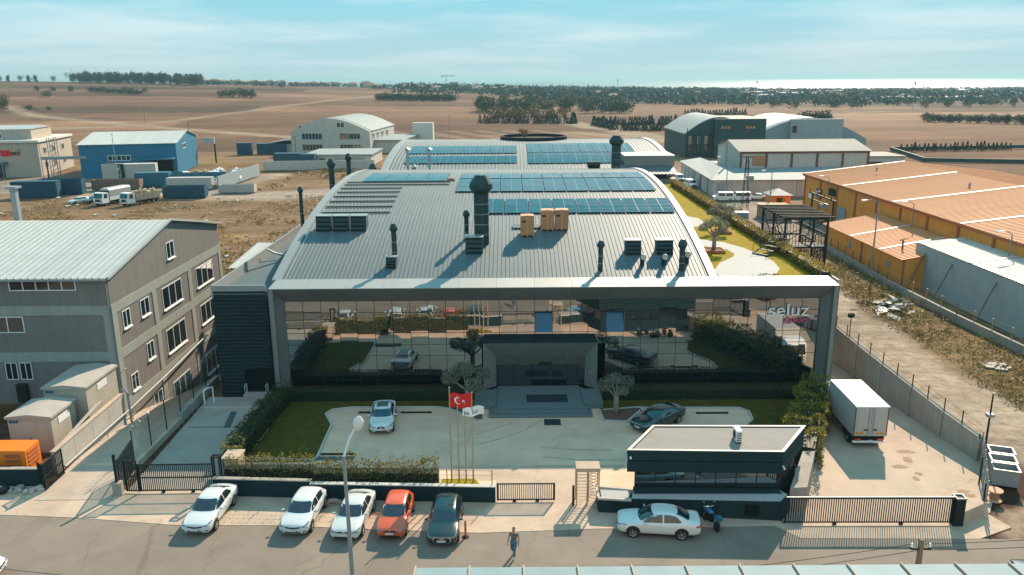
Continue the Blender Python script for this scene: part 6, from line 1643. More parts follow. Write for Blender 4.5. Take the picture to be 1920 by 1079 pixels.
# flags
def flag_mesh(w,h,ph,amp=.10,droop=.15,nx=22,ny=12):
    vs = []; fs = []
    for j in range(ny+1):
        for i in range(nx+1):
            u = i/nx; v = j/ny
            vs.append((u*w*.96,amp*u*math.sin(u*7+ph+v*1.2)+.03*math.sin(v*5+u*9),v*h-droop*u*u+.03*math.sin(u*8+ph)))
    for j in range(ny):
        for i in range(nx): a = j*(nx+1)+i; fs.append((a,a+1,a+nx+2,a+nx+1))
    return vs,fs
def on_flag(vs,nx,ny,w,h):
    def f_(u,v):
        i = min(int(u*nx),nx-1); j = min(int(v*ny),ny-1); fu = u*nx-i; fv = v*ny-j
        p = [Vector(vs[(j+b)*(nx+1)+i+a]) for b in (0,1) for a in (0,1)]
        return (p[0]*(1-fu)+p[1]*fu)*(1-fv)+(p[2]*(1-fu)+p[3]*fu)*fv
    return f_
fx = (-3.95,-3.47,-3.02,-2.56); fz = (6.5,5.9,5.6,6.15)
for i in range(4):
    t = thing('flagpole',['leftmost flagpole, carrying the red flag','second flagpole from the left, bare','third flagpole from the left, bare','rightmost flagpole, carrying the white flag'][i],'flagpole',(fx[i],46.3,0),group='flagpoles')
    MB().tube([(fx[i],46.3,0),(fx[i],46.3,fz[i])],[.055,.035],8).build('pole','brass',t); MB().lathe([(.001,-.06),(.06,0),(.001,.06)],(fx[i],46.3,fz[i]+.04),8).build('finial','galv',t); MB().lathe([(.14,.0),(.14,.05)],(fx[i],46.3,0.0),10).build('base_plate','dark_steel',t)
t = thing('flag','red flag with white crescent and star on the leftmost pole','flag',(-3.91,46.3,5.2))
vs,fs = flag_mesh(1.40,.95,.4,.10,.05); o = loc_build(MB().add(vs,fs),'cloth','flag_red',t,smooth=True); F_ = on_flag(vs,22,12,1.4,.95)
mb = MB(); N = 22
for s in (-1,1):
    k0 = len(mb.v); out_ = []; inn = []
    for q in range(N+1):
        a = R(38)+R(284)*q/N; out_.append((.36+.165*math.cos(a),.5+.245*math.sin(a))); b = R(48)+R(264)*q/N; inn.append((.40+.135*math.cos(b),.5+.195*math.sin(b)))
    pv = [F_(*p)+Vector((0,s*.012,0)) for p in out_]+[F_(*p)+Vector((0,s*.012,0)) for p in inn]
    mb.add(pv,[(q,q+1,N+2+q,N+1+q) for q in range(N)])
loc_build(mb,'crescent','flag_white',t)
mb = MB()
for s in (-1,1):
    pv = [F_(.60,.5)+Vector((0,s*.013,0))]
    for q in range(10):
        r_ = 1 if q%2 == 0 else .4; a = math.pi+2*math.pi*q/10; pv.append(F_(.60+.075*r_*math.cos(a),.5+.11*r_*math.sin(a))+Vector((0,s*.013,0)))
    mb.add(pv,[(0,1+q,1+(q+1)%10) for q in range(10)])
loc_build(mb,'star','flag_white',t)
t = thing('flag','white company flag with dark letters blowing on the right pole','flag',(-3.15,46.28,4.6),D_(0))
vs,fs = flag_mesh(1.40,.62,2.1,.16,-.1); o = loc_build(MB().add(vs,fs),'cloth','flag_white',t,smooth=True); F_ = on_flag(vs,22,12,1.4,.62)
tm_ = text_mesh('se',.42,.0); tm_.materials.clear(); tm_.materials.append(M['ink'])
for v in tm_.vertices:
    p = F_(min(max(.06+v.co.x/1.4,0),.99),min(max(.22+v.co.y/.62,0),.99)); v.co = p+Vector((0,-.02,0))
q = bpy.data.objects.new('lettering',tm_); COL.objects.link(q); q.parent = t
tm_ = text_mesh('luz',.42,.0); tm_.materials.clear(); tm_.materials.append(M['ink'])
for v in tm_.vertices:
    p = F_(min(max(.44+v.co.x/1.4*.8,0),.99),min(max(.22+v.co.y/.62,0),.99)); v.co = p+Vector((0,-.02,0))
q = bpy.data.objects.new('lettering',tm_); COL.objects.link(q); q.parent = t
# dumpsters, cable drum, oddments
def dumpster(label,x,y,rz):
    t = thing('dumpster',label,'dumpster',(x,y,0),rz,group='dumpsters')
    for a,b,c,d in ((-.7,.7,-.52,-.48),(-.7,.7,.48,.52),(-.7,-.66,-.48,.48),(.66,.7,-.48,.48)): loc_build(MB().box(a,b,c,d,.18,1.2),'side_panel','galv_dull',t)
    loc_build(MB().box(-.66,.66,-.48,.48,.18,.24),'floor','dark_steel',t); loc_build(MB().box(-.64,.64,-.46,.46,.24,.55),'rubbish','plastic_black',t)
    for a,b,c,d in ((-.75,.75,-.57,-.5),(-.75,.75,.5,.57),(-.75,-.68,-.5,.5),(.68,.75,-.5,.5)): loc_build(MB().box(a,b,c,d,1.2,1.27),'rim','galv',t)
    for a in (-.6,.6):
        for b in (-.42,.42): loc_build(MB().lathe([(.09,-.03),(.09,.03)],(a,b,.09),12,'y'),'castor','tyre',t)
    return t
dumpster('nearest grey dumpster beside the mesh fence',30.95,45.5,R(-20)); dumpster('middle grey dumpster beside the mesh fence',31.5,46.7,R(-20)); dumpster('farthest grey dumpster beside the mesh fence',32.1,47.9,R(-20))
t = thing('cable_drum','small wooden cable drum standing by the mesh fence','cable drum',(29.3,43.7,0))
for z in (0,.62): MB().lathe([(.45,z),(.45,z+.06)],(29.3,43.7,0),18).build('flange','carton_flap',t)
MB().lathe([(.25,.06),(.25,.62)],(29.3,43.7,0),14).build('barrel','timber',t)
t = thing('marker_post','short dark marker post near the dumpsters','post',(32.3,44.7,0)); MB().box(32.24,32.36,44.64,44.76,0,.95).build('shaft','dark_steel',t); MB().lathe([(.2,0),(.12,.12)],(32.3,44.7,0),10).build('foot','pale_concrete',t)
t = thing('kerb_block','little red and white block on the dirt by the dumpsters','block',(31.0,43.2,0)); MB().box(30.9,31.1,43.1,43.3,0,.3).build('block','white_paint',t); MB().box(30.895,31.105,43.095,43.305,.3,.42).build('top','hazard_red',t)
# utility pole and overhead wires
t = thing('utility_pole','stubby dark utility pole top with insulators at the lower right','utility pole',(18.2,31.5,0))
MB().tube([(18.2,31.5,0),(18.2,31.5,5.05)],[.16,.12],8).build('pole','field_pole',t); MB().box(17.75,18.65,31.42,31.58,4.55,4.65).build('crossarm','dark_steel',t)
for s in (-.4,0,.4): MB().lathe([(.05,4.65),(.06,4.75),(.03,4.85)],(18.2+s,31.5,0),8).build('insulator','white_paint',t)
def wire(label,a,b,sag):
    P_ = [Vector(a)+(Vector(b)-Vector(a))*(i/24)+Vector((0,0,-4*sag*(i/24)*(1-i/24))) for i in range(25)]
    o = MB().tube(P_,.016,4).build('overhead_wire','plastic_black',at=a); tag(o,label,'wire','overhead wires')
wire('upper overhead wire crossing the street at the right of the utility pole',(18.2,31.5,4.8),(42,34.0,5.6),.5); wire('lower overhead wire crossing the street at the right of the utility pole',(18.5,31.5,4.5),(42,34.0,5.0),.5)
wire('upper overhead wire across the lower left of the street',(-32,34.0,3.4),(17.8,31.5,4.8),2.3); wire('lower overhead wire across the lower left of the street',(-32,34.0,2.7),(18.2,31.5,4.5),2.3)
# building below the viewer: only its metal roof edge shows
bb = thing('near_building','pale blue metal roof of the building below the viewpoint','building',(13,20,0))
MB().box(-3.7,34.8,6.3,28.0,0,5.75).build('wall','pale_render',bb)
xw = 2.17
pm_ = MB().add([(0,6,7.4),(xw-.03,6,7.4),(xw-.03,28.2,6.0),(0,28.2,6.0),(0,6,7.34),(xw-.03,6,7.34),(xw-.03,28.2,5.94),(0,28.2,5.94)],[(0,1,2,3),(7,6,5,4),(0,4,5,1),(1,5,6,2),(2,6,7,3),(3,7,4,0)]).mesh('roof_panel','panel_blue_roof')
sm_ = MB().add([(0,6,7.4),(.06,6,7.4),(.06,28.2,6.0),(0,28.2,6.0),(0,6,7.5),(.06,6,7.5),(.06,28.2,6.1),(0,28.2,6.1)],[(0,1,5,4),(1,2,6,5),(2,3,7,6),(3,0,4,7),(4,5,6,7)]).mesh('seam','apron_concrete')
for i in range(18): link('roof_panel',pm_,bb,(-3.95+i*xw,0,0)); link('seam',sm_,bb,(-3.98+i*xw,0,0))

# ---------------------------------------------------------------- windows for the neighbours
def window(par,axis,pos,a0,a1,z0,z1,lights=2,frame='window_white',glass='window_glass',sill=True,d=0.05,face=1):
    """axis 'y': wall at y=pos facing -y (a is x); axis 'x': wall at x=pos facing +x (a is y)"""
    def bx(mb,a,b,c,e,p0,p1):
        if axis == 'y': mb.box(a,b,pos-p1,pos-p0,c,e)
        else: mb.box(pos+p0,pos+p1,a,b,c,e)
        return mb
    w = bx(MB(),a0,a1,z0,z1,0.003,0.012).build('window',glass,par)
    t_ = min(0.07,(a1-a0)*0.06)
    fr = MB()
    bx(fr,a0-t_,a1+t_,z1,z1+t_,0.002,d); bx(fr,a0-t_,a1+t_,z0-t_,z0,0.002,d); bx(fr,a0-t_,a0,z0,z1,0.002,d); bx(fr,a1,a1+t_,z0,z1,0.002,d)
    for i in range(1,lights): c = a0+(a1-a0)*i/lights; bx(fr,c-t_/2,c+t_/2,z0,z1,0.013,d*0.9)
    fr.build('frame',frame,w)
    if sill: bx(MB(),a0-t_*1.5,a1+t_*1.5,z0-t_-0.08,z0-t_-0.002,0.002,d+0.12).build('sill','window_white',w)
    return w

# ---------------------------------------------------------------- grey building on the left
gb = thing('grey_building','three storey grey rendered building with a white ribbed roof','building',(-45,60,0))
GX1 = -31.42
MB().extr([(60.0,-5.5),(84.0,-5.5),(84.0,10.35),(72.0,12.72),(60.0,10.35)],'x',-62,GX1).build('wall','render_grey',gb)
for z0,z1 in ((7.35,8.15),(3.5,4.3),(-0.75,0.05)): MB().box(GX1+0.002,GX1+0.06,59.96,84.02,z0,z1).build('floor_band','render_band',gb)
for a,b in ((59.97,60.7),(67.1,67.9),(75.0,75.8),(83.3,84.01)):
    for z0,z1 in ((4.302,7.348),(0.052,3.498),(-5.4,-0.752)): MB().box(GX1+0.002,GX1+0.058,a,b,z0,z1).build('pilaster','render_band',gb)
for z0,z1 in ((7.35,8.12),(3.5,4.3)): MB().box(-62,GX1+0.03,59.95,59.998,z0,z1).build('floor_band','render_band',gb)
for z0,z1 in ((-0.5,3.498),(4.302,7.348)): MB().box(GX1-0.7,GX1-0.002,59.95,59.998,z0,z1).build('pilaster','render_band',gb)
for a,b,c,e,n_ in ((71.0,72.5,9.4,10.8,2),(61.6,62.75,5.75,7.1,2),(64.8,66.3,5.75,7.1,2),(69.1,73.2,5.1,7.0,3),(77.0,81.3,5.1,7.0,3),(65.0,66.2,1.8,3.2,2),(69.0,73.1,1.0,3.1,3),(77.2,81.0,1.2,3.1,3),(61.7,62.8,0.3,1.6,2),(65.1,66.7,-3.2,-1.5,2),(69.2,73.0,-4.2,-2.0,3),(77.3,81.0,-4.2,-2.1,3)): window(gb,'x',GX1,a,b,c,e,n_)
for a,b,c,e,n_ in ((-39.05,-34.0,9.42,10.2,5),(-42.2,-38.5,6.0,7.2,3),(-40.45,-39.6,2.05,3.4,2),(-39.3,-38.45,2.05,3.4,2),(-48,-44,9.42,10.2,4),(-47.5,-44.5,6.0,7.2,3)): window(gb,'y',60.0,a,b,c,e,n_,sill=False)
MB().box(-39.7,-38.9,59.6,59.99,0.2,1.7).build('air_unit','plastic_black',gb)
rp = MB()
mn = 27
def slope_panel(w,y0,z0,y1,z1,ribs=2,rh=0.06):
    mb = MB(); prof = []; p = w/ribs
    for i in range(ribs): x = i*p; prof += [(x,0),(x+p*0.78,0),(x+p*0.82,rh),(x+p*0.96,rh)]
    prof.append((w,0)); vs = [(x,y0,z0+h) for x,h in prof]+[(x,y1,z1+h) for x,h in prof]; k = len(prof)
    return mb.add(vs,[(i,i+1,k+i+1,k+i) for i in range(k-1)])
pw_ = 1.1
fm = slope_panel(pw_,59.65,10.38,72.0,12.80).mesh('roof_panel','roof_white'); bmsh = slope_panel(pw_,84.3,10.38,72.0,12.80).mesh('roof_panel','roof_white')
for i in range(28): link('roof_panel',fm,gb,(-62+i*pw_,0,0)); link('roof_panel',bmsh,gb,(-62+i*pw_,0,0))
MB().add([(-31.2,59.6,10.30),(-31.05,59.6,10.30),(-31.05,72.0,12.78),(-31.2,72,12.78),(-31.2,59.6,10.5),(-31.05,59.6,10.5),(-31.05,72.0,12.98),(-31.2,72,12.98)],[(0,3,2,1),(4,5,6,7),(0,1,5,4),(1,2,6,5),(2,3,7,6),(3,0,4,7)]).build('verge_trim','roof_white',gb)
MB().add([(-31.2,84.4,10.30),(-31.05,84.4,10.30),(-31.05,72.0,12.78),(-31.2,72,12.78),(-31.2,84.4,10.5),(-31.05,84.4,10.5),(-31.05,72.0,12.98),(-31.2,72,12.98)],[(0,3,2,1),(4,5,6,7),(0,1,5,4),(1,2,6,5),(2,3,7,6),(3,0,4,7)]).build('verge_trim','roof_white',gb)
MB().box(-62,-31.25,59.5,59.64,10.2,10.36).build('gutter','galv_dull',gb)
MB().tube([(-31.5,59.6,10.2),(-31.5,59.85,9.8),(-31.5,59.88,0)],0.06,6).build('downpipe','galv_dull',gb)
MB().tube([(GX1+0.1,60.2,2.6),(GX1+0.5,60.0,2.9)],0.05,6).build('camera_head','white_paint',gb)
t = thing('flue_pipe','pale square flue standing above the grey building roof','flue',(-47.5,76,11),group=None)
MB().box(-47.75,-47.25,75.7,76.2,10.5,15.3).build('shaft','galv_dull',t); MB().box(-48.0,-47.0,75.45,76.45,15.3,15.5).build('cap','galv_dull',t)
t = thing('rear_shed','low shed with white ribbed roof between the grey building and the black wing','shed',(-28,87,0))
MB().box(-31.3,-24.0,86.5,97,-5.4,4.9).build('wall','render_grey',t)
sp = slope_panel(1.0,86.2,4.95,97.2,5.6).mesh('roof_panel','roof_white')
for i in range(8): link('roof_panel',sp,t,(-31.6+i*1.0,0,0))

# ---------------------------------------------------------------- buildings beyond, left side
def lb(t,mb,nm,m): 
    o = loc_build(mb,nm,m,t); return o
def lwin(t,axis,pos,a0,a1,z0,z1,lights=2,frame='window_white',glass='window_glass'):
    def bx(mb,a,b,c,e,p0,p1):
        if axis == 'y': mb.box(a,b,pos-p1,pos-p0,c,e)
        else: mb.box(pos+p0,pos+p1,a,b,c,e)
        return mb
    w = lb(t,bx(MB(),a0,a1,z0,z1,0.01,0.03),'window',glass); fr = MB(); q = 0.12
    bx(fr,a0-q,a1+q,z1,z1+q,0.01,0.08); bx(fr,a0-q,a1+q,z0-q,z0,0.01,0.1)
    for i in range(lights+1): c = a0+(a1-a0)*i/lights; bx(fr,c-q/2,c+q/2,z0,z1,0.031,0.08)
    lb(w,fr,'frame',frame)
RZ = R(11.5)
t = thing('beige_building','beige office block with stair mast at the far left','building',(-129.7,221,0),RZ)
lb(t,MB().box(-34,0,0,28,0,9.3),'wall','beige_render'); lb(t,MB().box(-34.5,0.5,-0.5,28.5,9.3,9.9),'cornice','beige_band')
lb(t,MB().box(-26,-2.5,4,20,9.9,12.7),'penthouse','beige_render'); lb(t,MB().extr([(4,12.72),(20,12.72),(12,13.5)],'x',-26.3,-2.2),'hip_roof','roof_white')
lb(t,MB().box(-60,-34.6,3,26,0,9.0),'side_wing','pale_render')
for x in (-22,-14,-6): lwin(t,'y',0,x-1.4,x+1.4,6.0,7.6,3,'carton')
for y in (5,12,20):
    for z in (2.0,6.0): lwin(t,'x',0,y-1.2,y+1.2,z,z+1.6,2)
lwin(t,'y',4,-12,-10,10.5,11.6,2); lb(t,MB().box(-17,-8,-1.6,-0.01,3.8,4.2),'canopy','teal_container'); lb(t,MB().box(-16,-9,-0.2,-0.01,0,3.6),'glass_front','window_glass')
t = thing('lattice_mast','thin lattice stair mast beside the beige block','mast',(-124.5,219,0),RZ)
for x in (-.9,.9):
    for y in (-.9,.9): lb(t,MB().tube([(x,y,0),(x,y,10.8)],.09,4),'leg','galv_dull')
for k in range(8):
    z = k*1.35
    for s in (-.9,.9): lb(t,MB().tube([(-.9,s,z),(.9,s,z+1.35)],.05,4),'brace','galv_dull'); lb(t,MB().tube([(s,-.9,z),(s,.9,z+1.35)],.05,4),'brace','galv_dull')
t = thing('pipe_bridge','pale pipe gantry between the beige block and the blue hall','gantry',(-120,215,0),RZ)
lb(t,MB().box(-5,6,-.4,.4,5.2,6.0),'duct','galv_dull')
for x in (-4,5): lb(t,MB().box(x-.15,x+.15,-.15,.15,0,5.2),'leg','dark_steel')
t = thing('blue_hall','bright blue metal hall with a pale gabled roof','building',(-91.7,220.5,0),RZ)
lb(t,MB().extr([(0,0),(32,0),(32,8.9),(16,11.2),(0,8.9)],'x',-24.5,0),'wall','blue_cladding')
for s,(a,b,c,e) in enumerate(((-.5,8.9,16,11.35),(32.5,8.9,16,11.35))):
    pm2 = slope_panel(1.5,a,b,c,e,2,.08).mesh('roof_panel','roof_white')
    for i in range(17): o = bpy.data.objects.new('roof_panel',pm2); COL.objects.link(o); o.parent = t; o.location = (-25+i*1.5,0,0)
lwin(t,'y',0,-17.5,-11.8,4.6,5.8,5); lwin(t,'x',0,9.5,14.5,6.8,8.0,3)
lb(t,MB().box(-6.3,-1,-.06,-.005,0,4.4),'door','black_steel'); lb(t,MB().box(-8.5,-.2,-4.2,-.01,4.8,5.1),'canopy','teal_container')
for x in (-8.3,-.5): lb(t,MB().box(x-.08,x+.08,-4.1,-3.9,0,4.8),'canopy_post','dark_steel')
t = thing('gantry_sign','pale board on a post behind the blue hall','board',(-94,256,0)); 
MB().box(-94.2,-93.8,255.8,256.2,0,6).build('post','dark_steel',t); MB().box(-97.5,-94,255.7,256.3,6,8.0).build('board','pale_render',t)
t = thing('arch_hall','pale arched roof hall with rows of windows in its end wall','building',(-63,282,0),R(-4))
pr = [(-14,0)]+[(-14+28*i/16,8.0+4.4*math.sin(math.pi*i/16)) for i in range(17)]+[(14,0)]
lb(t,MB().extr(pr,'y',0,40),'wall','pale_render')
ar = [(-14.3+28.6*i/16,8.1+4.45*math.sin(math.pi*i/16)) for i in range(17)]; ar = ar+[(x*0.985,z-.25) for x,z in ar[::-1]]
lb(t,MB().extr(ar,'y',2.0,40.5),'roof','arch_roof')
for z in (1.6,5.4):
    for x in (-6.5,7): lwin(t,'y',0,x-3.6,x+3.6,z,z+1.9,6,'pale_render','window_glass')
lwin(t,'y',0,2.5,5.2,9.4,11,2); lwin(t,'y',0,-11,-10,9.3,10,1)
for y in (5,12,19,27): lwin(t,'x',14,y-2,y+2,5.0,7.0,3)
lb(t,MB().box(14.05,24,6,36,0,4.4),'side_annex','pale_render'); lb(t,MB().box(14.05,24.5,5.5,36.5,4.4,4.7),'annex_roof','arch_roof'); lb(t,MB().box(22,30,36.6,40,0,9.0),'rear_tower','beige_band')
lb(t,MB().box(-24,-14.05,4,20,0,3.4),'lean_to','pale_render'); lb(t,MB().add([(-25,3,3.4),(-14.05,3,5.2),(-14.05,21,5.2),(-25,21,3.4),(-25,3,3.6),(-14.05,3,5.4),(-14.05,21,5.4),(-25,21,3.6)],[(0,3,2,1),(4,5,6,7),(0,1,5,4),(1,2,6,5),(2,3,7,6),(3,0,4,7)]),'lean_to_roof','arch_roof')
def wallrun(name,label,pts,h,w,m,cat='wall',n_=None):
    t = thing(name,label,cat,(pts[0][0],pts[0][1],0))
    for (x0,y0),(x1,y1) in zip(pts[:-1],pts[1:]):
        L = math.hypot(x1-x0,y1-y0); k = max(1,int(L/6))
        for i in range(k):
            f0,f1 = i/k,(i+1)/k; cx_,cy_ = x0+(x1-x0)*(f0+f1)/2,y0+(y1-y0)*(f0+f1)/2
            MB().rbox((cx_,cy_,h/2),(L/k-.04,w,h),rz=math.atan2(y1-y0,x1-x0)).build('wall_panel',m,t)
    return t
wallrun('yard_boundary','pale boundary wall in front of the arched hall yard',[(-72,233),(-40,234.5)],2.6,.3,'pale_render')
wallrun('yard_boundary','pale blue boundary wall running back from the skip yard',[(-70.5,191.6),(-69.6,221)],3.0,.3,'far_shed')
wallrun('yard_boundary','low teal wall left of the skip yard near the beige block',[(-145,197),(-127,198)],2.0,.3,'teal_container')
wallrun('yard_boundary','teal screen wall between the yard and the blue hall',[(-104,206),(-84,209)],2.4,.3,'teal_container')
t = thing('low_building','low flat building with a red window below the arched hall','building',(-57,241,0)); MB().box(-62,-42,241,262,0,3.4).build('wall','pale_render',t); MB().box(-62.4,-41.6,240.6,262.4,3.4,3.75).build('roof','arch_roof',t)
MB().box(-57.6,-55.8,240.9,240.99,1,2.6).build('window','maroon',t); MB().box(-53,-44,240.92,240.99,.4,2.8).build('shutter','galv_dull',t)
def container(label,x,y,rz,l,w,h,m,open_top=False,load=None,group='containers and skips in the yard'):
    t = thing('skip_container' if open_top else 'container',label,'container' if not open_top else 'skip',(x,y,0),rz,group=group)
    if open_top:
        for a,b,c,d in ((-l/2,l/2,-w/2,-w/2+.1),(-l/2,l/2,w/2-.1,w/2),(-l/2,-l/2+.1,-w/2+.1,w/2-.1),(l/2-.1,l/2,-w/2+.1,w/2-.1)): lb(t,MB().box(a,b,c,d,.2,h),'side_panel',m)
        lb(t,MB().box(-l/2+.1,l/2-.1,-w/2+.1,w/2-.1,.2,h*.7 if load else .3),'load' if load else 'floor',load or 'black_steel')
    else:
        lb(t,MB().box(-l/2,l/2,-w/2,w/2,.15,h),'body',m); lb(t,MB().box(-l/2-.05,l/2+.05,-w/2-.05,w/2+.05,h,h+.12),'lid',m)
    k = int(l/.8); rm_ = MB().box(-.07,.07,-.06,.06,.25,h-.05).mesh('rib',m)
    for i in range(k+1):
        o = bpy.data.objects.new('rib',rm_); COL.objects.link(o); o.parent = t; o.location = (-l/2+l*i/k,-w/2-.05,0)
    return t
container('blue container at the far left, nearer of the pair',-107,179.5,RZ*0.6,9.5,2.6,3.6,'blue_container'); container('blue container with orange load behind the left pair',-104,184.5,RZ*0.6,9.5,2.6,3.6,'blue_container',True,'carton')
container('dark blue open skip at the middle of the yard edge',-72.5,177,R(4),9.0,2.5,2.7,'blue_container',True)
container('rusty brown open skip behind the parked lorries',-94.5,191.5,R(4),11,2.5,2.6,'rust_skip',True,'rubble')
container('white rusty open skip right of the pale blue wall',-63.5,184.8,R(3),8.0,2.4,2.0,'pale_concrete',True)
container('blue site cabin with windows in the yard',-88.5,197.5,RZ,7.8,3,3.4,'teal_container'); container('teal flat container below the blue hall canopy',-78,200,RZ,13,2.6,3.0,'teal_container',True,'carton_flap')
container('white box container behind the rusty skip',-96.5,203,RZ,12.5,2.8,5.0,'pale_render'); container('dark box container left of the low building',-66.5,240,0,8,3,4.2,'blue_container'); container('second dark box container beside the low building',-60.2,239.0,0,4,3,4.0,'blue_container')
container('long blue container beyond the yard near the arched hall',-85,287,R(5),10,3,3.6,'blue_container'); container('blue striped container beyond the yard',-94,285,R(5),5,3,4.0,'blue_container')
container('small white container with a blue tarpaulin by the yard wall',-77,191.5,R(3),10.5,2.4,2.8,'truck_box')
t = thing('printed_board','dark printed board on the white box container','board',(-99.8,201.2,3)); o = loc_build(MB().rbox((0,-.05,.2),(5.2,.06,4.2)),'board','ink',t); o2 = loc_build(MB().rbox((0,-.09,1.0),(2.6,.02,.5)),'print','sign_white',t)
for k in range(4): loc_build(MB().rbox((-1.5+k,-.09,-.6),(.6,.02,.6)),'print','galv_dull',t)
def lorry(label,x,y,rz,cabm='white_paint',bed='canvas',load=None,l=7.0,group='lorries in the yard'):
    t = thing('lorry',label,'lorry',(x,y,0),rz,group=group)
    lb(t,MB().extr([(0,.6),(2.0,.6),(2.0,2.6),(1.7,2.75),(.35,2.75),(.05,1.6)],'y',-1.15,1.15),'cab',cabm)     # profile in x
    lb(t,MB().add([(-.02+.06,-1.0,1.65),(.06,1.0,1.65),(.33,1.0,2.6),(.33,-1.0,2.6)],[(0,1,2,3)]),'windscreen','car_glass').location = (-.04,0,0)
    for s in (-1,1):
        lb(t,MB().box(.6,1.5,min(1.152*s,1.17*s),max(1.152*s,1.17*s),1.6,2.5),'side_window','car_glass'); lb(t,MB().box(-.05,.0,min(.6*s,1.0*s),max(.6*s,1.0*s),.8,1.0),'headlight','headlight')
    lb(t,MB().box(-.06,.02,-.6,.6,.95,1.45),'grille','plastic_black'); lb(t,MB().box(.2,2.1+l,-.9,.9,.55,.9),'chassis','black_steel')
    if bed == 'canvas':
        lb(t,MB().box(2.2,2.2+l,-1.2,1.2,.95,1.8),'side_boards',cabm); lb(t,MB().extr([(-1.22,1.8),(1.22,1.8),(1.22,3.1),(.8,3.45),(-.8,3.45),(-1.22,3.1)],'x',2.2,2.2+l),'canvas','truck_side')
        lb(t,MB().box(2.17,2.2,-1.1,1.1,1.0,3.0),'front_board','dark_steel')
    elif bed == 'open':
        for a,b,c,d in ((2.2,2.2+l,-1.2,-1.1),(2.2,2.2+l,1.1,1.2),(2.2,2.3,-1.1,1.1),(2.1+l,2.2+l,-1.1,1.1)): lb(t,MB().box(a,b,c,d,.95,2.3),'side_board','bundle')
        for i in range(int(l/1.1)):
            for s in (-1,1): lb(t,MB().box(2.4+i*1.1,2.5+i*1.1,min(1.2*s,1.26*s),max(1.2*s,1.26*s),.95,2.3),'stake','truck_side')
        for k in range(16):
            bm = bmesh.new(); bmesh.ops.create_icosphere(bm,subdivisions=1,radius=.55)
            for v in bm.verts: v.co *= .7+.5*rng.random()
            me = bpy.data.meshes.new('bale'); bm.to_mesh(me); bm.free(); me.materials.append(M[load or 'bundle']); o = bpy.data.objects.new('load',me); COL.objects.link(o); o.parent = t; o.location = (2.8+rng.random()*(l-1),rng.uniform(-.7,.7),2.2+rng.random()*.5)
    else: lb(t,MB().box(2.2,2.2+l,-1.2,1.2,.95,3.6),'cargo_box','truck_box')
    for xx in (1.0,2.2+l*.72,2.2+l*.9):
        for s in (-1,1):
            ty,rm = wheel_meshes(.5,.28); o = bpy.data.objects.new('wheel',ty); COL.objects.link(o); o.parent = t; o.location = (xx,s*1.0,.5); o.rotation_euler = (0,0,0 if s > 0 else math.pi)
            q = bpy.data.objects.new('rim',rm); COL.objects.link(q); q.parent = o
    return t
lorry('white cab lorry with a pale canvas cover, left of the two parked lorries',-86.2,165.3,R(76),bed='canvas',l=6.5)
lorry('white cab lorry with a load of bales, right of the two parked lorries',-80.6,164.8,R(68),bed='open',l=6.5)
lorry('flat lorry loaded with white sacks beside the blue hall',-76.5,205,R(95),bed='open',load='sack_white',l=6)
lorry('orange sided lorry parked before the blue hall door',-84.5,205,R(30),bed='open',l=5)
car('parked_car','pale blue car left of the parked lorries on the waste ground',-92.5,169.5,R(-120),4.3,1.75,1.45,2.6,.85,'hatch','car_white','renault',group='far cars')
car('parked_car','dark car between the pale car and the lorries on the waste ground',-89.7,170.5,R(-110),4.3,1.75,1.5,2.6,.85,'hatch','car_charcoal','old',group='far cars')
def sack(label,x,y,s,m):
    bm = bmesh.new(); bmesh.ops.create_icosphere(bm,subdivisions=2,radius=s)
    for v in bm.verts: v.co *= .8+.35*rng.random(); v.co.z *= .85
    me = bpy.data.meshes.new('sack'); bm.to_mesh(me); bm.free(); me.materials.append(M[m]); me.polygons.foreach_set('use_smooth',[True]*len(me.polygons))
    tag(link('bulk_sack',me,None,(x,y,s*.7)),label,'sack','bulk sacks heaped by the pale blue wall')
for i in range(34):
    y = 196+26*rng.random(); x = -75.2+rng.random()*4.2
    sack('bulk sack in the heap behind the pale blue wall',x,y,.8+.7*rng.random(),'sack_white' if rng.random() < .5 else 'sack_teal')
for i in range(6): 
    o = MB().rbox((0,0,0),(2.2,1.6,1.5+rng.random())).build('pallet_stack','bundle'); o.location = (-93+i*2.4,210.5+rng.random(),1.0); o.rotation_euler = (0,0,RZ); tag(o,'brown pallet load stacked under the blue hall canopy','pallet load','pallet loads at the blue hall')
for i,(x,m_,l) in enumerate(((-138,'flag_white','white flag before the beige block'),(-134.5,'flag_red','red flag before the beige block'))):
    t = thing('flagpole','flagpole with a '+l,'flagpole',(x,212,0)); MB().tube([(x,212,0),(x,212,8.2)],.08,6).build('pole','galv_dull',t); vs,fs = flag_mesh(2.6,1.6,i,.2,.2,10,5); o = loc_build(MB().add(vs,fs),'flag_cloth',m_,t); o.location = (0,0,6.4)
for i,(x,y,h,l) in enumerate(((-103.5,210,12,'before the blue hall'),(-61,262,9,'standing in the field left of the arched hall'),(-20,262,14,'tall thin one right of the arched hall'),(-124,212,9,'before the beige block'))):
    t = thing('lamp_post','thin steel post '+l,'post',(x,y,0),group='far posts'); MB().tube([(x,y,0),(x,y,h)],[.12,.07],6).build('shaft','galv_dull',t); MB().box(x-.3,x+.3,y-.1,y+.1,h,h+.15).build('head','galv_dull',t)

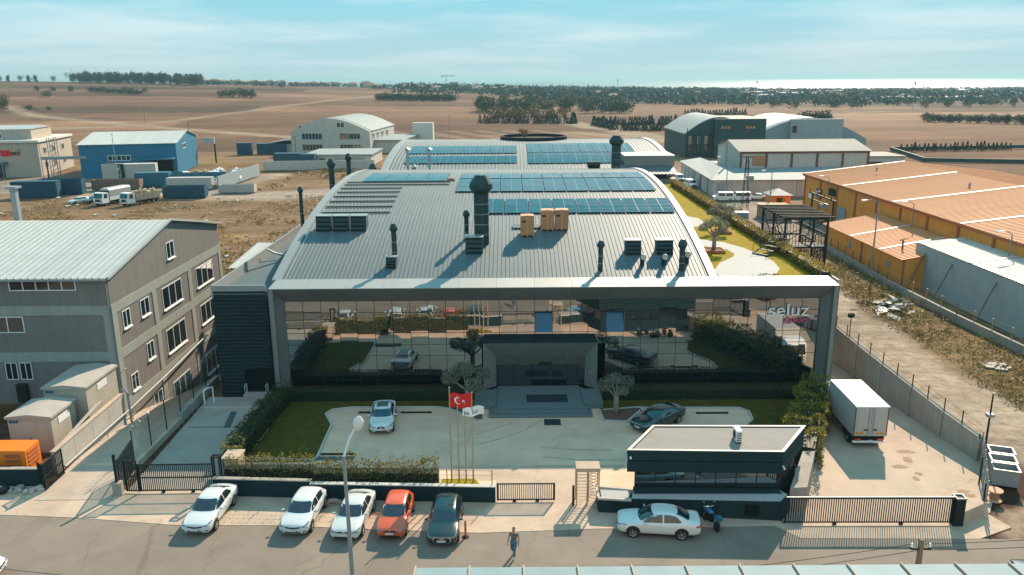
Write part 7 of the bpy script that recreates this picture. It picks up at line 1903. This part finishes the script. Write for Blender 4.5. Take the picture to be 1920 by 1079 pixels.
# litter of pale stones on the waste ground: too many to count
q = []
for i in range(420):
    x = -130+112*rng.random(); y = 95+85*rng.random()
    if x > -34 and y < 100: continue
    q.append((x,y,0.02))
sq = MB()
for x,y,z in q:
    s = .08+.35*rng.random()**3; sq.rbox((x,y,s*.3),(s*2.2,s*1.6,s),rz=rng.random()*3,rx=rng.random()*.4)
tag(sq.build('scattered_stones','rubble'),kind='stuff')
def tufts(name,region,n,size,m,seed,h=.35,clump=1.0):
    rs = np.random.RandomState(seed); P_ = []
    x0,x1,y0,y1 = region
    cx_ = x0+(x1-x0)*rs.rand(n); cy_ = y0+(y1-y0)*rs.rand(n); k = vnoise(cx_,cy_,6,seed) > .5
    cx_,cy_ = cx_[k],cy_[k]
    for a,b in zip(cx_,cy_):
        c = 9; P_.append(np.stack([a+rs.normal(size=c)*.22*clump,b+rs.normal(size=c)*.22*clump,rs.rand(c)*h*(.5+rs.rand())],-1))
    o = link(name,quads_mesh(name,leaf_quads(np.concatenate(P_),size,.5,0,seed),m)); tag(o,kind='stuff'); return o
tufts('dry_grass',(-125,-26,88,178),6000,.34,'leaf_dry',41,.25,2.2)
tufts('weeds',(39.6,46.5,48,114),900,.28,'leaf_weed',42,.5,1.2)
tufts('dry_grass',(39.0,47.5,48,118),900,.28,'leaf_dry',43,.45,1.2)
tufts('dry_grass',(-60,30,188,262),2500,.7,'leaf_dry',44,.4,2)
tufts('weeds',(-60,-26,95,150),500,.5,'leaf_weed',45,.4,1.6)

# ---------------------------------------------------------------- right side neighbours
t = thing('orange_warehouse','long orange warehouse with salmon ribbed roof at the right','building',(56,150,0))
MB().add([(55.6,52,0),(92,52,0),(92,151,0),(55.6,151,0),(55.6,52,7.5),(92,52,7.5),(92,151,7.5),(55.6,151,7.5),(73.8,52,9.55),(73.8,151,9.55)],[(0,4,8,5,1),(3,2,6,9,7),(0,3,7,4),(1,5,6,2)]).build('wall','orange_wall',t)
yp = 2.0
def xpanel(x0,z0,x1,z1,w,ribs,rh):
    prof = []; p = w/ribs
    for i in range(ribs): y = i*p; prof += [(y,0),(y+p*.72,0),(y+p*.78,rh),(y+p*.94,rh)]
    prof.append((w,0)); vs = [(x0,y,z0+h) for y,h in prof]+[(x1,y,z1+h) for y,h in prof]; k = len(prof)
    return MB().add(vs,[(i,i+1,k+i+1,k+i) for i in range(k-1)])
pa = xpanel(55.1,7.52,73.8,9.65,yp,3,.07).mesh('roof_panel','orange_roof'); pb = xpanel(92.5,7.52,73.8,9.65,yp,3,.07).mesh('roof_panel','orange_roof'); ps = MB().add([(55.1,.55,7.62),(55.1,1.05,7.62),(73.8,1.05,9.75),(73.8,.55,9.75)],[(0,1,2,3)]).mesh('skylight_strip','skylight_strip')
for i in range(50):
    link('roof_panel',pa,t,(0,51.5+i*yp,0)); link('roof_panel',pb,t,(0,51.5+i*yp,0))
    if i%9 == 4: link('skylight_strip',ps,t,(0,51.5+i*yp,0.02))
for i in range(14): MB().box(55.45,55.59,52+i*7.55,52.5+i*7.55,0,7.45).build('pilaster','orange_band',t)
MB().box(55.2,55.58,51.8,151.2,7.1,7.5).build('eaves_band','orange_band',t)
for i in range(4): MB().lathe([(.15,0),(.15,.5),(.3,.6),(.05,.8)],(64+(i%2)*4,140-i*22,9.0),10).build('roof_vent','galv_dull',t)
window(t,'x',55.4,142,143.5,4.2,5.8,1,'orange_band') if False else MB().box(55.3,55.59,-1+143,144.2,4.0,5.6).build('window','window_glass',t)
MB().box(55.3,55.58,131,134,0,3.8).build('door','far_shed',t); MB().box(55.35,55.58,135.5,138.5,5.2,6.4).build('vent_box','dark_steel',t); MB().box(55.4,55.58,146,148,3.4,4.2).build('sign','sign_white',t)
t = thing('orange_annex','low orange lean-to annex in front of the orange warehouse','building',(47.5,106,0))
MB().add([(47.6,94,0),(55.4,94,0),(55.4,119,0),(47.6,119,0),(47.6,94,3.6),(55.4,94,5.0),(55.4,119,5.0),(47.6,119,3.6)],[(0,1,5,4),(1,2,6,5),(2,3,7,6),(3,0,4,7)]).build('wall','orange_wall',t)
pa2 = xpanel(47.1,3.62,55.42,5.12,1.8,3,.06).mesh('roof_panel','orange_roof'); ps2 = MB().add([(47.1,.5,3.72),(47.1,.95,3.72),(55.4,.95,5.22),(55.4,.5,5.22)],[(0,1,2,3)]).mesh('skylight_strip','skylight_strip')
for i in range(14):
    link('roof_panel',pa2,t,(0,93.8+i*1.8,0))
    if i in (3,8): link('skylight_strip',ps2,t,(0,93.8+i*1.8,0))
for y in (94.1,106,118.6): MB().box(47.5,47.59,y-.2,y+.2,0,3.6).build('pilaster','orange_band',t)
for y in (98,110): MB().box(47.52,47.59,y-.5,y+.5,1.8,2.6).build('hatch','galv_dull',t)
t = thing('grey_shed','blank grey rendered shed with pale ribbed roof at the right','building',(50,84,0))
MB().add([(50,50,0),(66,50,0),(66,96.5,0),(50,96.5,0),(50,50,5.2),(66,50,7.0),(66,96.5,7.0),(50,96.5,5.2)],[(0,1,5,4),(1,2,6,5),(2,3,7,6),(3,0,4,7)]).build('wall','shed_render',t)
pa3 = xpanel(50.1,5.25,66.2,7.05,2.0,4,.06).mesh('roof_panel','shed_roof'); ps3 = MB().add([(50.1,.5,5.33),(50.1,1.0,5.33),(66.2,1.0,7.13),(66.2,.5,7.13)],[(0,1,2,3)]).mesh('skylight_strip','skylight_strip')
for i in range(23):
    link('roof_panel',pa3,t,(0,50.2+i*2.0,0))
    if i%5 == 2: link('skylight_strip',ps3,t,(0,50.2+i*2.0,0.01))
for i,y in enumerate((94.0,88.0,79.5,72.0)):
    o = MB().tube([(47.6,y-1.0,.2),(49.98,y,4.4)],.09,6).build('prop_pole','field_pole',at=(47.6,y-1,0)); tag(o,'dark pole propped against the blank grey shed wall, '+['farthest','second farthest','third farthest','nearest'][i]+' of four','prop pole','poles propped against the grey shed')
bwl = wallrun('boundary_wall','low concrete boundary wall along the right side of the haul road',[(47.2,118),(46.2,95),(46.6,80),(47.6,66),(49,52)],.9,.3,'concrete_wall')
t = thing('boundary_fence','thin rusty wire fence on the low boundary wall by the haul road','fence',(46.5,90,.9)); fence_posts(t,[(47.2,118,.9),(46.2,95,.9)],1.2,3,r=.05,m='maroon',wires=3,mesh=False); fence_posts(t,[(46.2,95,.9),(46.6,80,.9),(47.6,66,.9),(49,52,.9)],1.2,3,r=.05,m='brass',wires=3,mesh=False)
def lamp(label,x,y,h,arm,rz=0):
    t = thing('street_lamp',label,'street lamp',(x,y,0),rz,group='far street lamps'); lb(t,MB().tube([(0,0,0),(0,0,h)],[.13,.07],8),'pole','galv_dull'); lb(t,MB().tube([(0,0,h),(-arm*.6,0,h+.3),(-arm,0,h+.35)],.05,6),'arm','galv_dull'); lb(t,MB().rbox((-arm-.3,0,h+.33),(.8,.3,.15)),'lamp_head','lamp_white')
lamp('tall lamp post on the weedy verge beside the orange annex',46.4,100,9.8,2.2,R(25)); lamp('lamp post by the white low building',49.0,150,8.0,2.0,R(30)); lamp('lamp post in the lorry park before the dark green hall',46.5,172,8.5,2.0,R(20)); lamp('lamp on a bracket over the orange warehouse wall, nearest',55.0,86,8.2,1.0); lamp('lamp on a bracket over the orange warehouse wall, middle one',55.0,108,8.2,1.0); lamp('lamp on a bracket over the orange warehouse wall, farthest',55.0,138,8.2,1.0)
t = thing('transformer_post','dark post with a transformer box at the grey shed corner','utility pole',(49.2,98.2,0)); MB().tube([(49.2,98.2,0),(49.2,98.2,5.2)],.12,6).build('pole','field_pole',t); MB().box(49.4,50.6,97.6,98.5,2.6,3.8).build('transformer','galv_dull',t); MB().lathe([(.3,49.0),(.3,49.4)],(0,97.55,2.9),10,'x').build('drum','dark_steel',t)
t = thing('wire_gantry','dark steel wire gantry before the orange warehouse wall','gantry',(53,128,0))
for x,y in ((50.5,124),(50.5,133)): MB().box(x-.12,x+.12,y-.12,y+.12,0,6.2).build('post','dark_steel',t)
MB().box(50.4,50.6,123,134.5,6.2,6.4).build('crossarm','dark_steel',t); MB().box(50.4,50.6,127,134.5,5.2,5.35).build('crossarm','dark_steel',t); MB().box(50.2,51.2,127.6,129,4.6,5.2).build('transformer','galv_dull',t)
for y in (125,128,131,134): MB().lathe([(.1,6.4),(.12,6.6),(.05,6.9)],(50.5,y,0),8).build('insulator','maroon',t)
t = thing('lattice_mast','dark lattice electricity mast in the lorry park','mast',(45.4,154,0))
for sx in (-.6,.6):
    for sy in (-.6,.6): lb(t,MB().tube([(sx,sy,0),(sx*.3,sy*.3,10.5)],.06,4),'leg','dark_steel')
for k in range(8):
    z = k*1.25; a = .6-.42*k/8.4; b = .6-.42*(k+1)/8.4
    for s in (-1,1): lb(t,MB().tube([(-a,s*a,z),(b,s*b,z+1.25)],.03,4),'brace','dark_steel'); lb(t,MB().tube([(s*a,-a,z),(s*b,b,z+1.25)],.03,4),'brace','dark_steel')
lb(t,MB().box(.1,1.3,-.5,.5,5.6,6.8),'transformer','galv_dull'); lb(t,MB().box(-1,1,-.08,.08,10.3,10.5),'crossarm','dark_steel')
# white low building with taller block
t = thing('white_depot','pale low depot with brown pilasters and a taller gabled block','building',(54,176,0))
MB().prism([(43.8,172.8),(78,172.8),(78,214),(45.4,214)],0,3.7).build('wall','pale_render',t)
MB().add([(43.3,172.2,3.72),(78.4,172.2,3.72),(78.4,186,5.0),(50,190,5.0),(50.5,214.5,4.6),(45.0,214.5,3.72)],[(0,1,2,3),(0,3,4,5)]).build('lean_roof','arch_roof',t)
MB().extr([(186,0),(206,0),(206,8.6),(196,10.4),(186,8.6)],'x',53,83).build('upper_block','pale_render',t)
MB().add([(52.6,185.5,8.6),(83.4,185.5,8.6),(83.4,196,10.6),(52.6,196,10.6),(52.6,206.5,8.6),(83.4,206.5,8.6)],[(0,1,2,3),(3,2,5,4)]).build('upper_roof','depot_roof',t)
for i in range(6): MB().box(53.0+i*5.9,53.5+i*5.9,185.85,185.99,4.9,8.5).build('pilaster','maroon',t)
MB().box(53,83,185.8,185.99,8.1,8.55).build('eaves_band','maroon',t); MB().box(56,59.5,185.86,185.98,5.4,7.6).build('window','carton',t)
for i in range(7): MB().box(47+i*5,48.1+i*5,172.65,172.79,0,3.5).build('pilaster','cabin_beige',t)
for i in range(4): MB().box(43.9+i*.04,44.0+i*.04,178+i*8,179+i*8,0,3.4).build('pilaster','galv_dull',t)
MB().box(44.6,46.2,172.7,172.79,.2,3.0).build('shutter','far_shed',t); MB().tube([(50.4,188,4),(50.4,188,10.8)],.25,8).build('flue','galv_dull',t)
t = thing('dark_green_hall','dark green tall hall with arched end at the right distance','building',(64,262,0))
MB().box(66,82.5,262,288,0,12.3).build('wall','dark_green_wall',t); pr = [(57,0)]+[(57+22*i/14,7.5+5.2*math.sin(math.pi*i/14)) for i in range(15)]+[(79,0)]
MB().extr(pr,'y',264,300).build('arched_wing','dark_green_wall',t); ar = [(56.7+22.6*i/14,7.6+5.3*math.sin(math.pi*i/14)) for i in range(15)]; MB().extr(ar+[(x,z-.3) for x,z in ar[::-1]],'y',264.5,300.5).build('arched_roof','arch_roof',t)
for x in (68,76):
    for z in (4.5,9.2):
        for k in range(3): MB().box(x+k*1.1,x+.8+k*1.1,261.8,261.98,z,z+.8).build('window','carton',t)
for k in range(3): MB().box(58.0+k*2.6,59.0+k*2.6,263.8,263.98,2,7).build('window','window_glass',t)
for k in range(3): MB().box(57.0,66,262.5,262.6,1+k*3.0,1.15+k*3.0).build('stair_landing','dark_steel',t)
for x in (57.2,61,65.5): MB().box(x-.1,x+.1,262.2,262.4,0,9.5).build('stair_post','dark_steel',t)
t = thing('white_arch_hall','pale arched hall with a flat screen wall right of the dark green hall','building',(108,300,0))
pr = [(88,0)]+[(88+44*i/18,3+7.6*math.sin(math.pi*i/18)) for i in range(19)]+[(132,0)]
MB().extr(pr,'y',300,340).build('arched_wall','far_shed',t); ar = [(87.6+44.8*i/18,3.1+7.7*math.sin(math.pi*i/18)) for i in range(19)]; MB().extr(ar+[(x,z-.3) for x,z in ar[::-1]],'y',302,341).build('arched_roof','roof_white',t)
MB().box(103,122,297.5,299.9,0,10.3).build('screen_wall','shed_render',t); MB().box(103.5,105,297.3,297.48,5.5,8.0).build('window','window_glass',t)
t = thing('white_low_box','small white flat building beside the depot','building',(90,210,0)); MB().box(89,104,212,224,0,4.6).build('wall','pale_render',t); MB().box(88.7,104.3,211.7,224.3,4.6,4.9).build('roof','depot_roof',t); MB().box(94,98,211.85,211.98,1.8,3.4).build('window','window_glass',t)
t = thing('orange_kiosk','small orange kiosk with a grey hipped roof','kiosk',(53.5,158,0)); MB().box(51.5,55.3,157,161,0,2.5).build('wall','generator_orange',t); MB().add([(51.1,156.6,2.5),(55.7,156.6,2.5),(55.7,161.4,2.5),(51.1,161.4,2.5),(53.4,159,3.7)],[(0,1,4),(1,2,4),(2,3,4),(3,0,4)]).build('roof','galv_dull',t); MB().box(52.6,54.2,156.9,156.99,1.0,2.0).build('window','window_glass',t)
t = thing('timber_hut','small flat timber roofed hut near the lorry','hut',(47,150,0)); MB().box(46,51,143,148,0,2.2).build('wall','brick_wall',t); MB().box(45.7,51.3,142.7,148.3,2.2,2.4).build('roof','bundle',t)
def van(label,x,y,rz,m='white_paint'):
    t = thing('van',label,'van',(x,y,0),rz,group='vans by the depot')
    lb(t,MB().extr([(-2.1,.3),(2.1,.3),(2.15,.95),(1.5,1.15),(.95,1.85),(-2.0,1.9),(-2.15,1.1)],'y',-.88,.88),'body',m); lb(t,MB().add([(1.48,-.78,1.2),(1.48,.78,1.2),(1.0,.72,1.78),(1.0,-.72,1.78)],[(0,1,2,3)]),'windscreen','car_glass').location = (.03,0,.02)
    for s in (-1,1):
        lb(t,MB().box(-.2,1.1,min(.882*s,.89*s),max(.882*s,.89*s),1.15,1.7),'side_window','car_glass'); lb(t,MB().box(-1.8,-.5,min(.882*s,.89*s),max(.882*s,.89*s),1.15,1.7),'side_window','car_glass')
        for xx in (1.35,-1.35): add_wheel(t,xx,s*.82,.32,.2,s)
    lb(t,MB().box(2.1,2.17,-.6,.6,.4,.75),'grille','plastic_black')
van('white van nearest the dark hall by the depot wall',42.0,200,R(-85)); van('white van second along the depot wall',42.6,189,R(-80)); van('white van parked in front of the depot, left of two',44.6,167,R(175)); van('white van parked in front of the depot, right of two',48.2,167,R(178)); van('pale van driving on the far dirt track in the fields',-275,528,R(170)); bpy.data.objects[-1] if False else None
lorry('white cab lorry with a wooden tipper body facing the viewer by the stair tower',39.6,135,R(84),bed='open',l=6.0,group='lorries by the depot')
car('parked_car','pale car parked beyond the two vans at the depot',52.0,168,R(170),4.3,1.75,1.45,2.6,.85,'sedan','car_pearl','old',group='far cars')
# debris heap on the verge
for k in range(34):
    x = 42.7+rng.gauss(0,1.3); y = 85.5+rng.gauss(0,1.8); l = .5+1.2*rng.random()
    o = MB().rbox((0,0,0),(l,l*.6,.06)).build('debris_board',rng.choice(['pale_concrete','rubble','galv_dull','white_paint','cabin_beige'])); o.location = (x,y,.15+.5*rng.random()*max(0,1-abs(x-42.7)/3)); o.rotation_euler = (rng.uniform(-.5,.5),rng.uniform(-.5,.5),rng.random()*6); tag(o,'broken board in the debris heap on the weedy verge','debris','debris heap')
for k in range(5):
    o = MB().rbox((0,0,0),(1.0,.7,.1)).build('debris_slab','rubble'); o.location = (42.2+rng.random()*1.6,65.5+rng.random()*2,.08); o.rotation_euler = (0,0,rng.random()*6); tag(o,'flat broken slab lying alone on the verge by the haul road','slab','slabs on the verge')

# ---------------------------------------------------------------- farmland trees
ORD = ['first','second','third','fourth','fifth','sixth','seventh','eighth','ninth','tenth','eleventh','twelfth','thirteenth','fourteenth','fifteenth','sixteenth','seventeenth','eighteenth','nineteenth','twentieth','twenty-first','twenty-second']
def far_tree_mesh(h,cw,n,size,m,seed,cone=False):
    rs = np.random.RandomState(seed)
    if cone:
        z = rs.rand(n)**1.2; r_ = (1-z)*cw*.5*(.7+.3*rs.rand(n))+.05; a = rs.rand(n)*6.283
        pts = np.stack([r_*np.cos(a),r_*np.sin(a),z*h],-1)
    else:
        lobes = [(rs.normal()*cw*.24,rs.normal()*cw*.24,h*(.25+.45*rs.rand()),cw*.3,cw*.3,h*.26) for _ in range(7)]+[(0,0,h*.48,cw*.36,cw*.36,h*.48)]
        pts = blob_points(rs,n,lobes); pts[:,2] = np.clip(pts[:,2],.05*h,None)
    q = leaf_quads(pts,size,.4,.2,seed); me = quads_mesh('crown',q,m)
    return me
def far_trunk(h):
    return MB().tube([(0,0,-.5),(0,0,h*.5)],[.022*h,.012*h],5).mesh('trunk','bark')
KT = {'pine':[far_tree_mesh(17,9,420,1.9,'leaf_dark',100+i) for i in range(3)],'round':[far_tree_mesh(8,9,420,1.2,'leaf_tree',110+i) for i in range(4)],'autumn':[far_tree_mesh(8,9,420,1.2,'leaf_autumn',120+i) for i in range(2)],'cypress':[far_tree_mesh(4.5,3.3,190,.95,'leaf_dark',130+i,True) for i in range(3)]}
TRK = {k:far_trunk({'pine':17,'round':8,'autumn':8,'cypress':4.5}[k]) for k in KT}
def ftree(kind,x,y,s,label,group,name=None):
    z = float(hgt(x,y)); t = thing(name or {'pine':'pine_tree','round':'broadleaf_tree','autumn':'broadleaf_tree','cypress':'cypress_tree'}[kind],label,'tree',(x,y,z),rng.random()*6,group=group)
    t.scale = (s*rng.uniform(.85,1.15),)*2+(s*rng.uniform(.9,1.15),)
    for nm,me in (('crown',rng.choice(KT[kind])),('trunk',TRK[kind])):
        o = bpy.data.objects.new(nm,me); COL.objects.link(o); o.parent = t
for i in range(92):
    f_ = i/91; x = -615+f_*190+rng.gauss(0,5); y = 1165-f_*42+rng.gauss(0,10); ftree('pine',x,y,.92,'tall dark tree in the long wood on the left skyline','long wood on the left skyline')
for i in range(14): ftree('pine' if i%3 else 'cypress',-790+i*9+rng.gauss(0,3),1200+rng.gauss(0,10),.6 if i%3 else 1.8,'small dark tree on the skyline at the far left','far left skyline trees')
for i in range(9): ftree('round',-500+i*13+rng.gauss(0,3),880+rng.gauss(0,6),.75,'round tree in the loose hedge on the left hillside','loose hedge on the left hillside')
for i in range(26): ftree('round',-450+i*3.0,880-i*1.9+rng.gauss(0,3),.62,'bushy tree in the hedge strip on the left hillside','hedge strip on the left hillside')
for i in range(9): ftree('round',-284+i*4.0,806+rng.gauss(0,5),1.05,'tree in the round dark clump on the left field','round clump on the left field')
for i in range(34): ftree('round',-127+i*2.15,783+i*.5+rng.gauss(0,1.5),.95,'tree in the straight dark shelter belt left of centre','straight shelter belt left of centre')
for i,(x,y,s,k) in enumerate(((-385,618,1.5,'autumn'),(-378,610,1.2,'autumn'),(-392,624,1.3,'autumn'),(-355,602,.7,'round'),(-340,600,.55,'round'))): ftree(k,x,y,s,['tallest yellowing tree by the track at the left edge','right hand yellowing tree by the track at the left edge','left hand yellowing tree by the track at the left edge','larger small dark bush right of the yellowing trees','smallest dark bush farthest right of the yellowing trees'][i],'left edge clump' if k == 'autumn' else 'left edge bushes')
ftree('round',-437,774,.9,'lone dark bush on the left hillside above the yellowing clump','lone bushes')
ftree('round',-300,1080,.9,'lone dark bush left of centre below the skyline','lone bushes')
for i in range(60):
    x = -28+rng.random()*118; y = 585+rng.random()*105 if x < 20 else 600+rng.random()*95
    ftree('round' if rng.random() < .72 else 'autumn',x,y,1.0+.5*rng.random(),'tree in the mixed grove behind the works','mixed grove behind the works')
for i in range(8): ftree('autumn',-14+i*7+rng.gauss(0,2),520+rng.gauss(0,12),1.0,ORD[i]+' thin yellow tree from the left in the nursery plot','trees in the cypress plot')
def crow(x0,y0,x1,y1,n_,s,grp,label,gap=.12):
    for i in range(n_):
        if rng.random() < gap: continue
        f_ = i/(n_-1); ftree('cypress',x0+(x1-x0)*f_+rng.gauss(0,.15),y0+(y1-y0)*f_+rng.gauss(0,.3),s*rng.uniform(.8,1.15),label,grp)
crow(-18,478,36,470,38,1.0,'front cypress row of the left plot','small cypress in the front row of the left nursery plot')
crow(-10,536,30,532,24,.9,'rear cypress row of the left plot','small cypress in the rear row of the left nursery plot')
crow(51,456,102,450,40,1.0,'rear cypress row of the right plot','small cypress in the rear row of the right nursery plot')
crow(56,404,92,398,30,.95,'front cypress row of the right plot','small cypress in the front row of the right nursery plot')
crow(46,455,52,410,14,1.1,'end cypress row of the right plot','small cypress in the slanting end row of the right nursery plot',0)
crow(37,470,38,500,6,1.2,'end cypress row of the left plot','tall cypress closing the end of the left nursery plot',0)
crow(120,560,160,556,22,1.0,'far cypress row','small cypress in the hedge row beyond the right nursery plot',0)
for i in range(5): ftree('round',164+rng.gauss(0,3.2),438+rng.gauss(0,3),1.0,'tree in the lone dark clump behind the right halls','lone dark clump behind the right halls')
for i in range(30): ftree('round',240+i*1.35,470-i*1.2+rng.gauss(0,2),.62,'bush in the low dark hedge block on the right field','low hedge block on the right field')
for i in range(26): ftree('round',200+rng.random()*260,690+rng.random()*90,.9+.5*rng.random(),'scattered tree among the houses at the right','scattered trees at the right')
wallrun('field_wall','low wall round the empty walled plot at the right',[(170,232),(126,244),(134,284),(190,290)],1.2,.5,'dark_green_wall')
crow(136,280,176,284,26,.6,'vine rows in the walled plot','small vine post plant in the walled plot at the right',0)
# coastal belt of trees and scrub that reads as one mass
rs = np.random.RandomState(77); P_ = []
n_ = 5200
yy = 800+1650*rs.rand(n_)**0.9; uu = -.14+.96*rs.rand(n_); xx = uu*yy
k = (vnoise(xx,yy,140,21) > .26) & ((uu > .02) | (yy > 960))
k &= ~((uu < .0) & (yy < 1000))
xx,yy = xx[k],yy[k]
hb = hgt(xx,yy)
pts = []
for x,y,z in zip(xx,yy,hb):
    h = (4.5+6.5*rs.rand()**1.3)*(0.62 if (x/y > .30 and y > 1300) else 1.0); w = h*(1.0+.9*rs.rand()); c = 20
    d = rs.normal(size=(c,3)); d /= np.linalg.norm(d,axis=1)[:,None]; d[:,2] = np.abs(d[:,2])
    pts.append(np.stack([x+d[:,0]*w*.6*1.4,y+d[:,1]*w*.6,z+d[:,2]*h],-1))
tag(link('coastal_woodland',quads_mesh('coastal_woodland',leaf_quads(np.concatenate(pts),5.2,.4,.6,78),'leaf_far')),kind='stuff')
rs = np.random.RandomState(79); n_ = 260
yy = 1180+140*rs.rand(n_); uu = -.40+.30*rs.rand(n_); xx = uu*yy; k = vnoise(xx,yy,60,5) > .45; xx,yy = xx[k],yy[k]; hb = hgt(xx,yy); pts = []
for x,y,z in zip(xx,yy,hb):
    h = 3+4*rs.rand(); d = rs.normal(size=(16,3)); d /= np.linalg.norm(d,axis=1)[:,None]; d[:,2] = np.abs(d[:,2]); pts.append(np.stack([x+d[:,0]*h*.9,y+d[:,1]*h*.6,z+d[:,2]*h],-1))
tag(link('skyline_scrub',quads_mesh('skyline_scrub',leaf_quads(np.concatenate(pts),3.6,.4,.5,80),'leaf_far')),kind='stuff')
# houses on the skyline and long sheds in the coastal belt
hw_me = MB().box(-6,6,-5,5,-2,6).mesh('wall','far_wall'); hr_me = MB().add([(-6.6,-5.6,6),(6.6,-5.6,6),(6.6,5.6,6),(-6.6,5.6,6),(-3,0,8.6),(3,0,8.6)],[(0,1,5,4),(1,2,5),(2,3,4,5),(3,0,4)]).mesh('roof','far_roof')
hwin = MB().box(-4.5,-2.5,-5.1,-5.01,2.5,4.3).box(1.5,4,-5.1,-5.01,2.5,4.3).mesh('window','window_glass')
def house(x,y,s,label,grp):
    z = float(hgt(x,y)); t = thing('far_house',label,'house',(x,y,z),rng.uniform(-.3,.3),group=grp); t.scale = (s*rng.uniform(.8,1.5),s,s*rng.uniform(.7,1.1))
    for nm,me in (('wall',hw_me),('roof',hr_me),('window',hwin)): o = bpy.data.objects.new(nm,me); COL.objects.link(o); o.parent = t
for i in range(11): house(-478+i*15+rng.gauss(0,3),1290+rng.gauss(0,12),.95,ORD[i]+' house from the left in the hamlet right of the skyline wood','hamlet on the left skyline')
for i in range(22): house(-330+i*16+rng.gauss(0,5),1270+rng.gauss(0,40),.8+.3*rng.random(),ORD[i]+' house from the left in the village on the middle skyline','village on the middle skyline')
for i in range(46):
    y = 900+900*rng.random(); u_ = .10+.6*rng.random(); house(u_*y,y,.7+.4*rng.random(),'house among the trees of the coastal belt','houses in the coastal belt')
sh_me = MB().box(-30,30,-7,7,-1,4.2).mesh('wall','far_shed'); sr_me_ = 0; sr_me = MB().add([(-30.5,-7.5,4.2),(30.5,-7.5,4.2),(30.5,7.5,4.2),(-30.5,7.5,4.2),(-30.5,0,5.6),(30.5,0,5.6)],[(0,1,5,4),(2,3,4,5),(0,4,3),(1,2,5)]).mesh('roof','arch_roof')
for i,(x,y,s) in enumerate(((381,1322,.9),(330,1080,.6),(459,946,1.0),(520,960,1.1),(590,1010,1.0),(759,1304,1.3),(640,880,1.0),(250,1000,.4),(700,1150,1.2),(430,1250,.7),(210,1100,.5),(560,1450,1.0))):
    z = float(hgt(x,y)); t = thing('long_shed','long pale shed roof among the trees of the coastal belt','shed',(x,y,z),rng.uniform(-.1,.1),group='long sheds in the coastal belt'); t.scale = (s,s,1)
    for nm,me in (('wall',sh_me),('roof',sr_me)): o = bpy.data.objects.new(nm,me); COL.objects.link(o); o.parent = t
t = thing('tower_crane','tiny tower crane on the middle skyline','crane',(-104,1330,float(hgt(-104,1330))))
zb = float(hgt(-104,1330)); MB().box(-104.4,-103.6,1329.6,1330.4,zb,zb+22).build('mast','galv_dull',t); MB().box(-112,-90,1329.7,1330.3,zb+21,zb+22).build('jib','galv_dull',t); MB().box(-112,-110,1329.3,1330.7,zb+19.5,zb+21).build('counterweight','concrete_wall',t)
t = thing('unfinished_block','square unfinished block under the tower crane','building',(-92,1325,float(hgt(-92,1325)))); MB().box(-98,-84,1322,1330,zb-1,zb+12).build('frame','far_shed',t)
for k in range(3): MB().box(-97+k*4.6,-94+k*4.6,1321.8,1321.98,zb+3,zb+9).build('opening','black_steel',t)
for i,(x,y) in enumerate(((345,700),(300,1000),(150,1150))):
    t = thing('radio_mast','thin far mast rising over the coastal belt','mast',(x,y,float(hgt(x,y))),group='far masts'); z = float(hgt(x,y)); MB().tube([(x,y,z),(x,y,z+22)],.3,4).build('shaft','galv_dull',t); MB().box(x-.8,x+.8,y-.2,y+.2,z+20,z+22).build('head','galv_dull',t)
for i,(x,y) in enumerate(((-140,352),(-70,262),(-225,500))):
    t = thing('field_post','thin wooden power post standing in the left fields','post',(x,y,float(hgt(x,y))),group='field posts'); z = float(hgt(x,y)); MB().tube([(x,y,z),(x,y,z+8)],.14,5).build('shaft','field_pole',t); MB().box(x-.6,x+.6,y-.06,y+.06,z+7.4,z+7.55).build('crossarm','field_pole',t)
# shrub growing out of the roof ring
tree('shrub','small reddish green shrub rising out of the round roof opening',2.6,162.5,13.3,2.2,2.6,.4,420,.3,'leaf_autumn',61,lob=6,low=.3,cat='shrub')

# ---------------------------------------------------------------- air
HAZE = 0.00014
hb_ = MB().box(-62000,62000,-60,61000,-12.5,62)
hz_ = hb_.build('haze','sea'); hz_.data.materials.clear()
hm = bpy.data.materials.new('haze'); hm.use_nodes = True; hn = hm.node_tree; hn.nodes.clear()
ho = hn.nodes.new('ShaderNodeOutputMaterial'); pv_ = hn.nodes.new('ShaderNodeVolumePrincipled'); pv_.inputs['Color'].default_value = (0.36,0.58,0.66,1); pv_.inputs['Density'].default_value = HAZE; pv_.inputs['Anisotropy'].default_value = 0.25
hn.links.new(pv_.outputs[0],ho.inputs['Volume']); hz_.data.materials.append(hm); tag(hz_,kind='stuff')
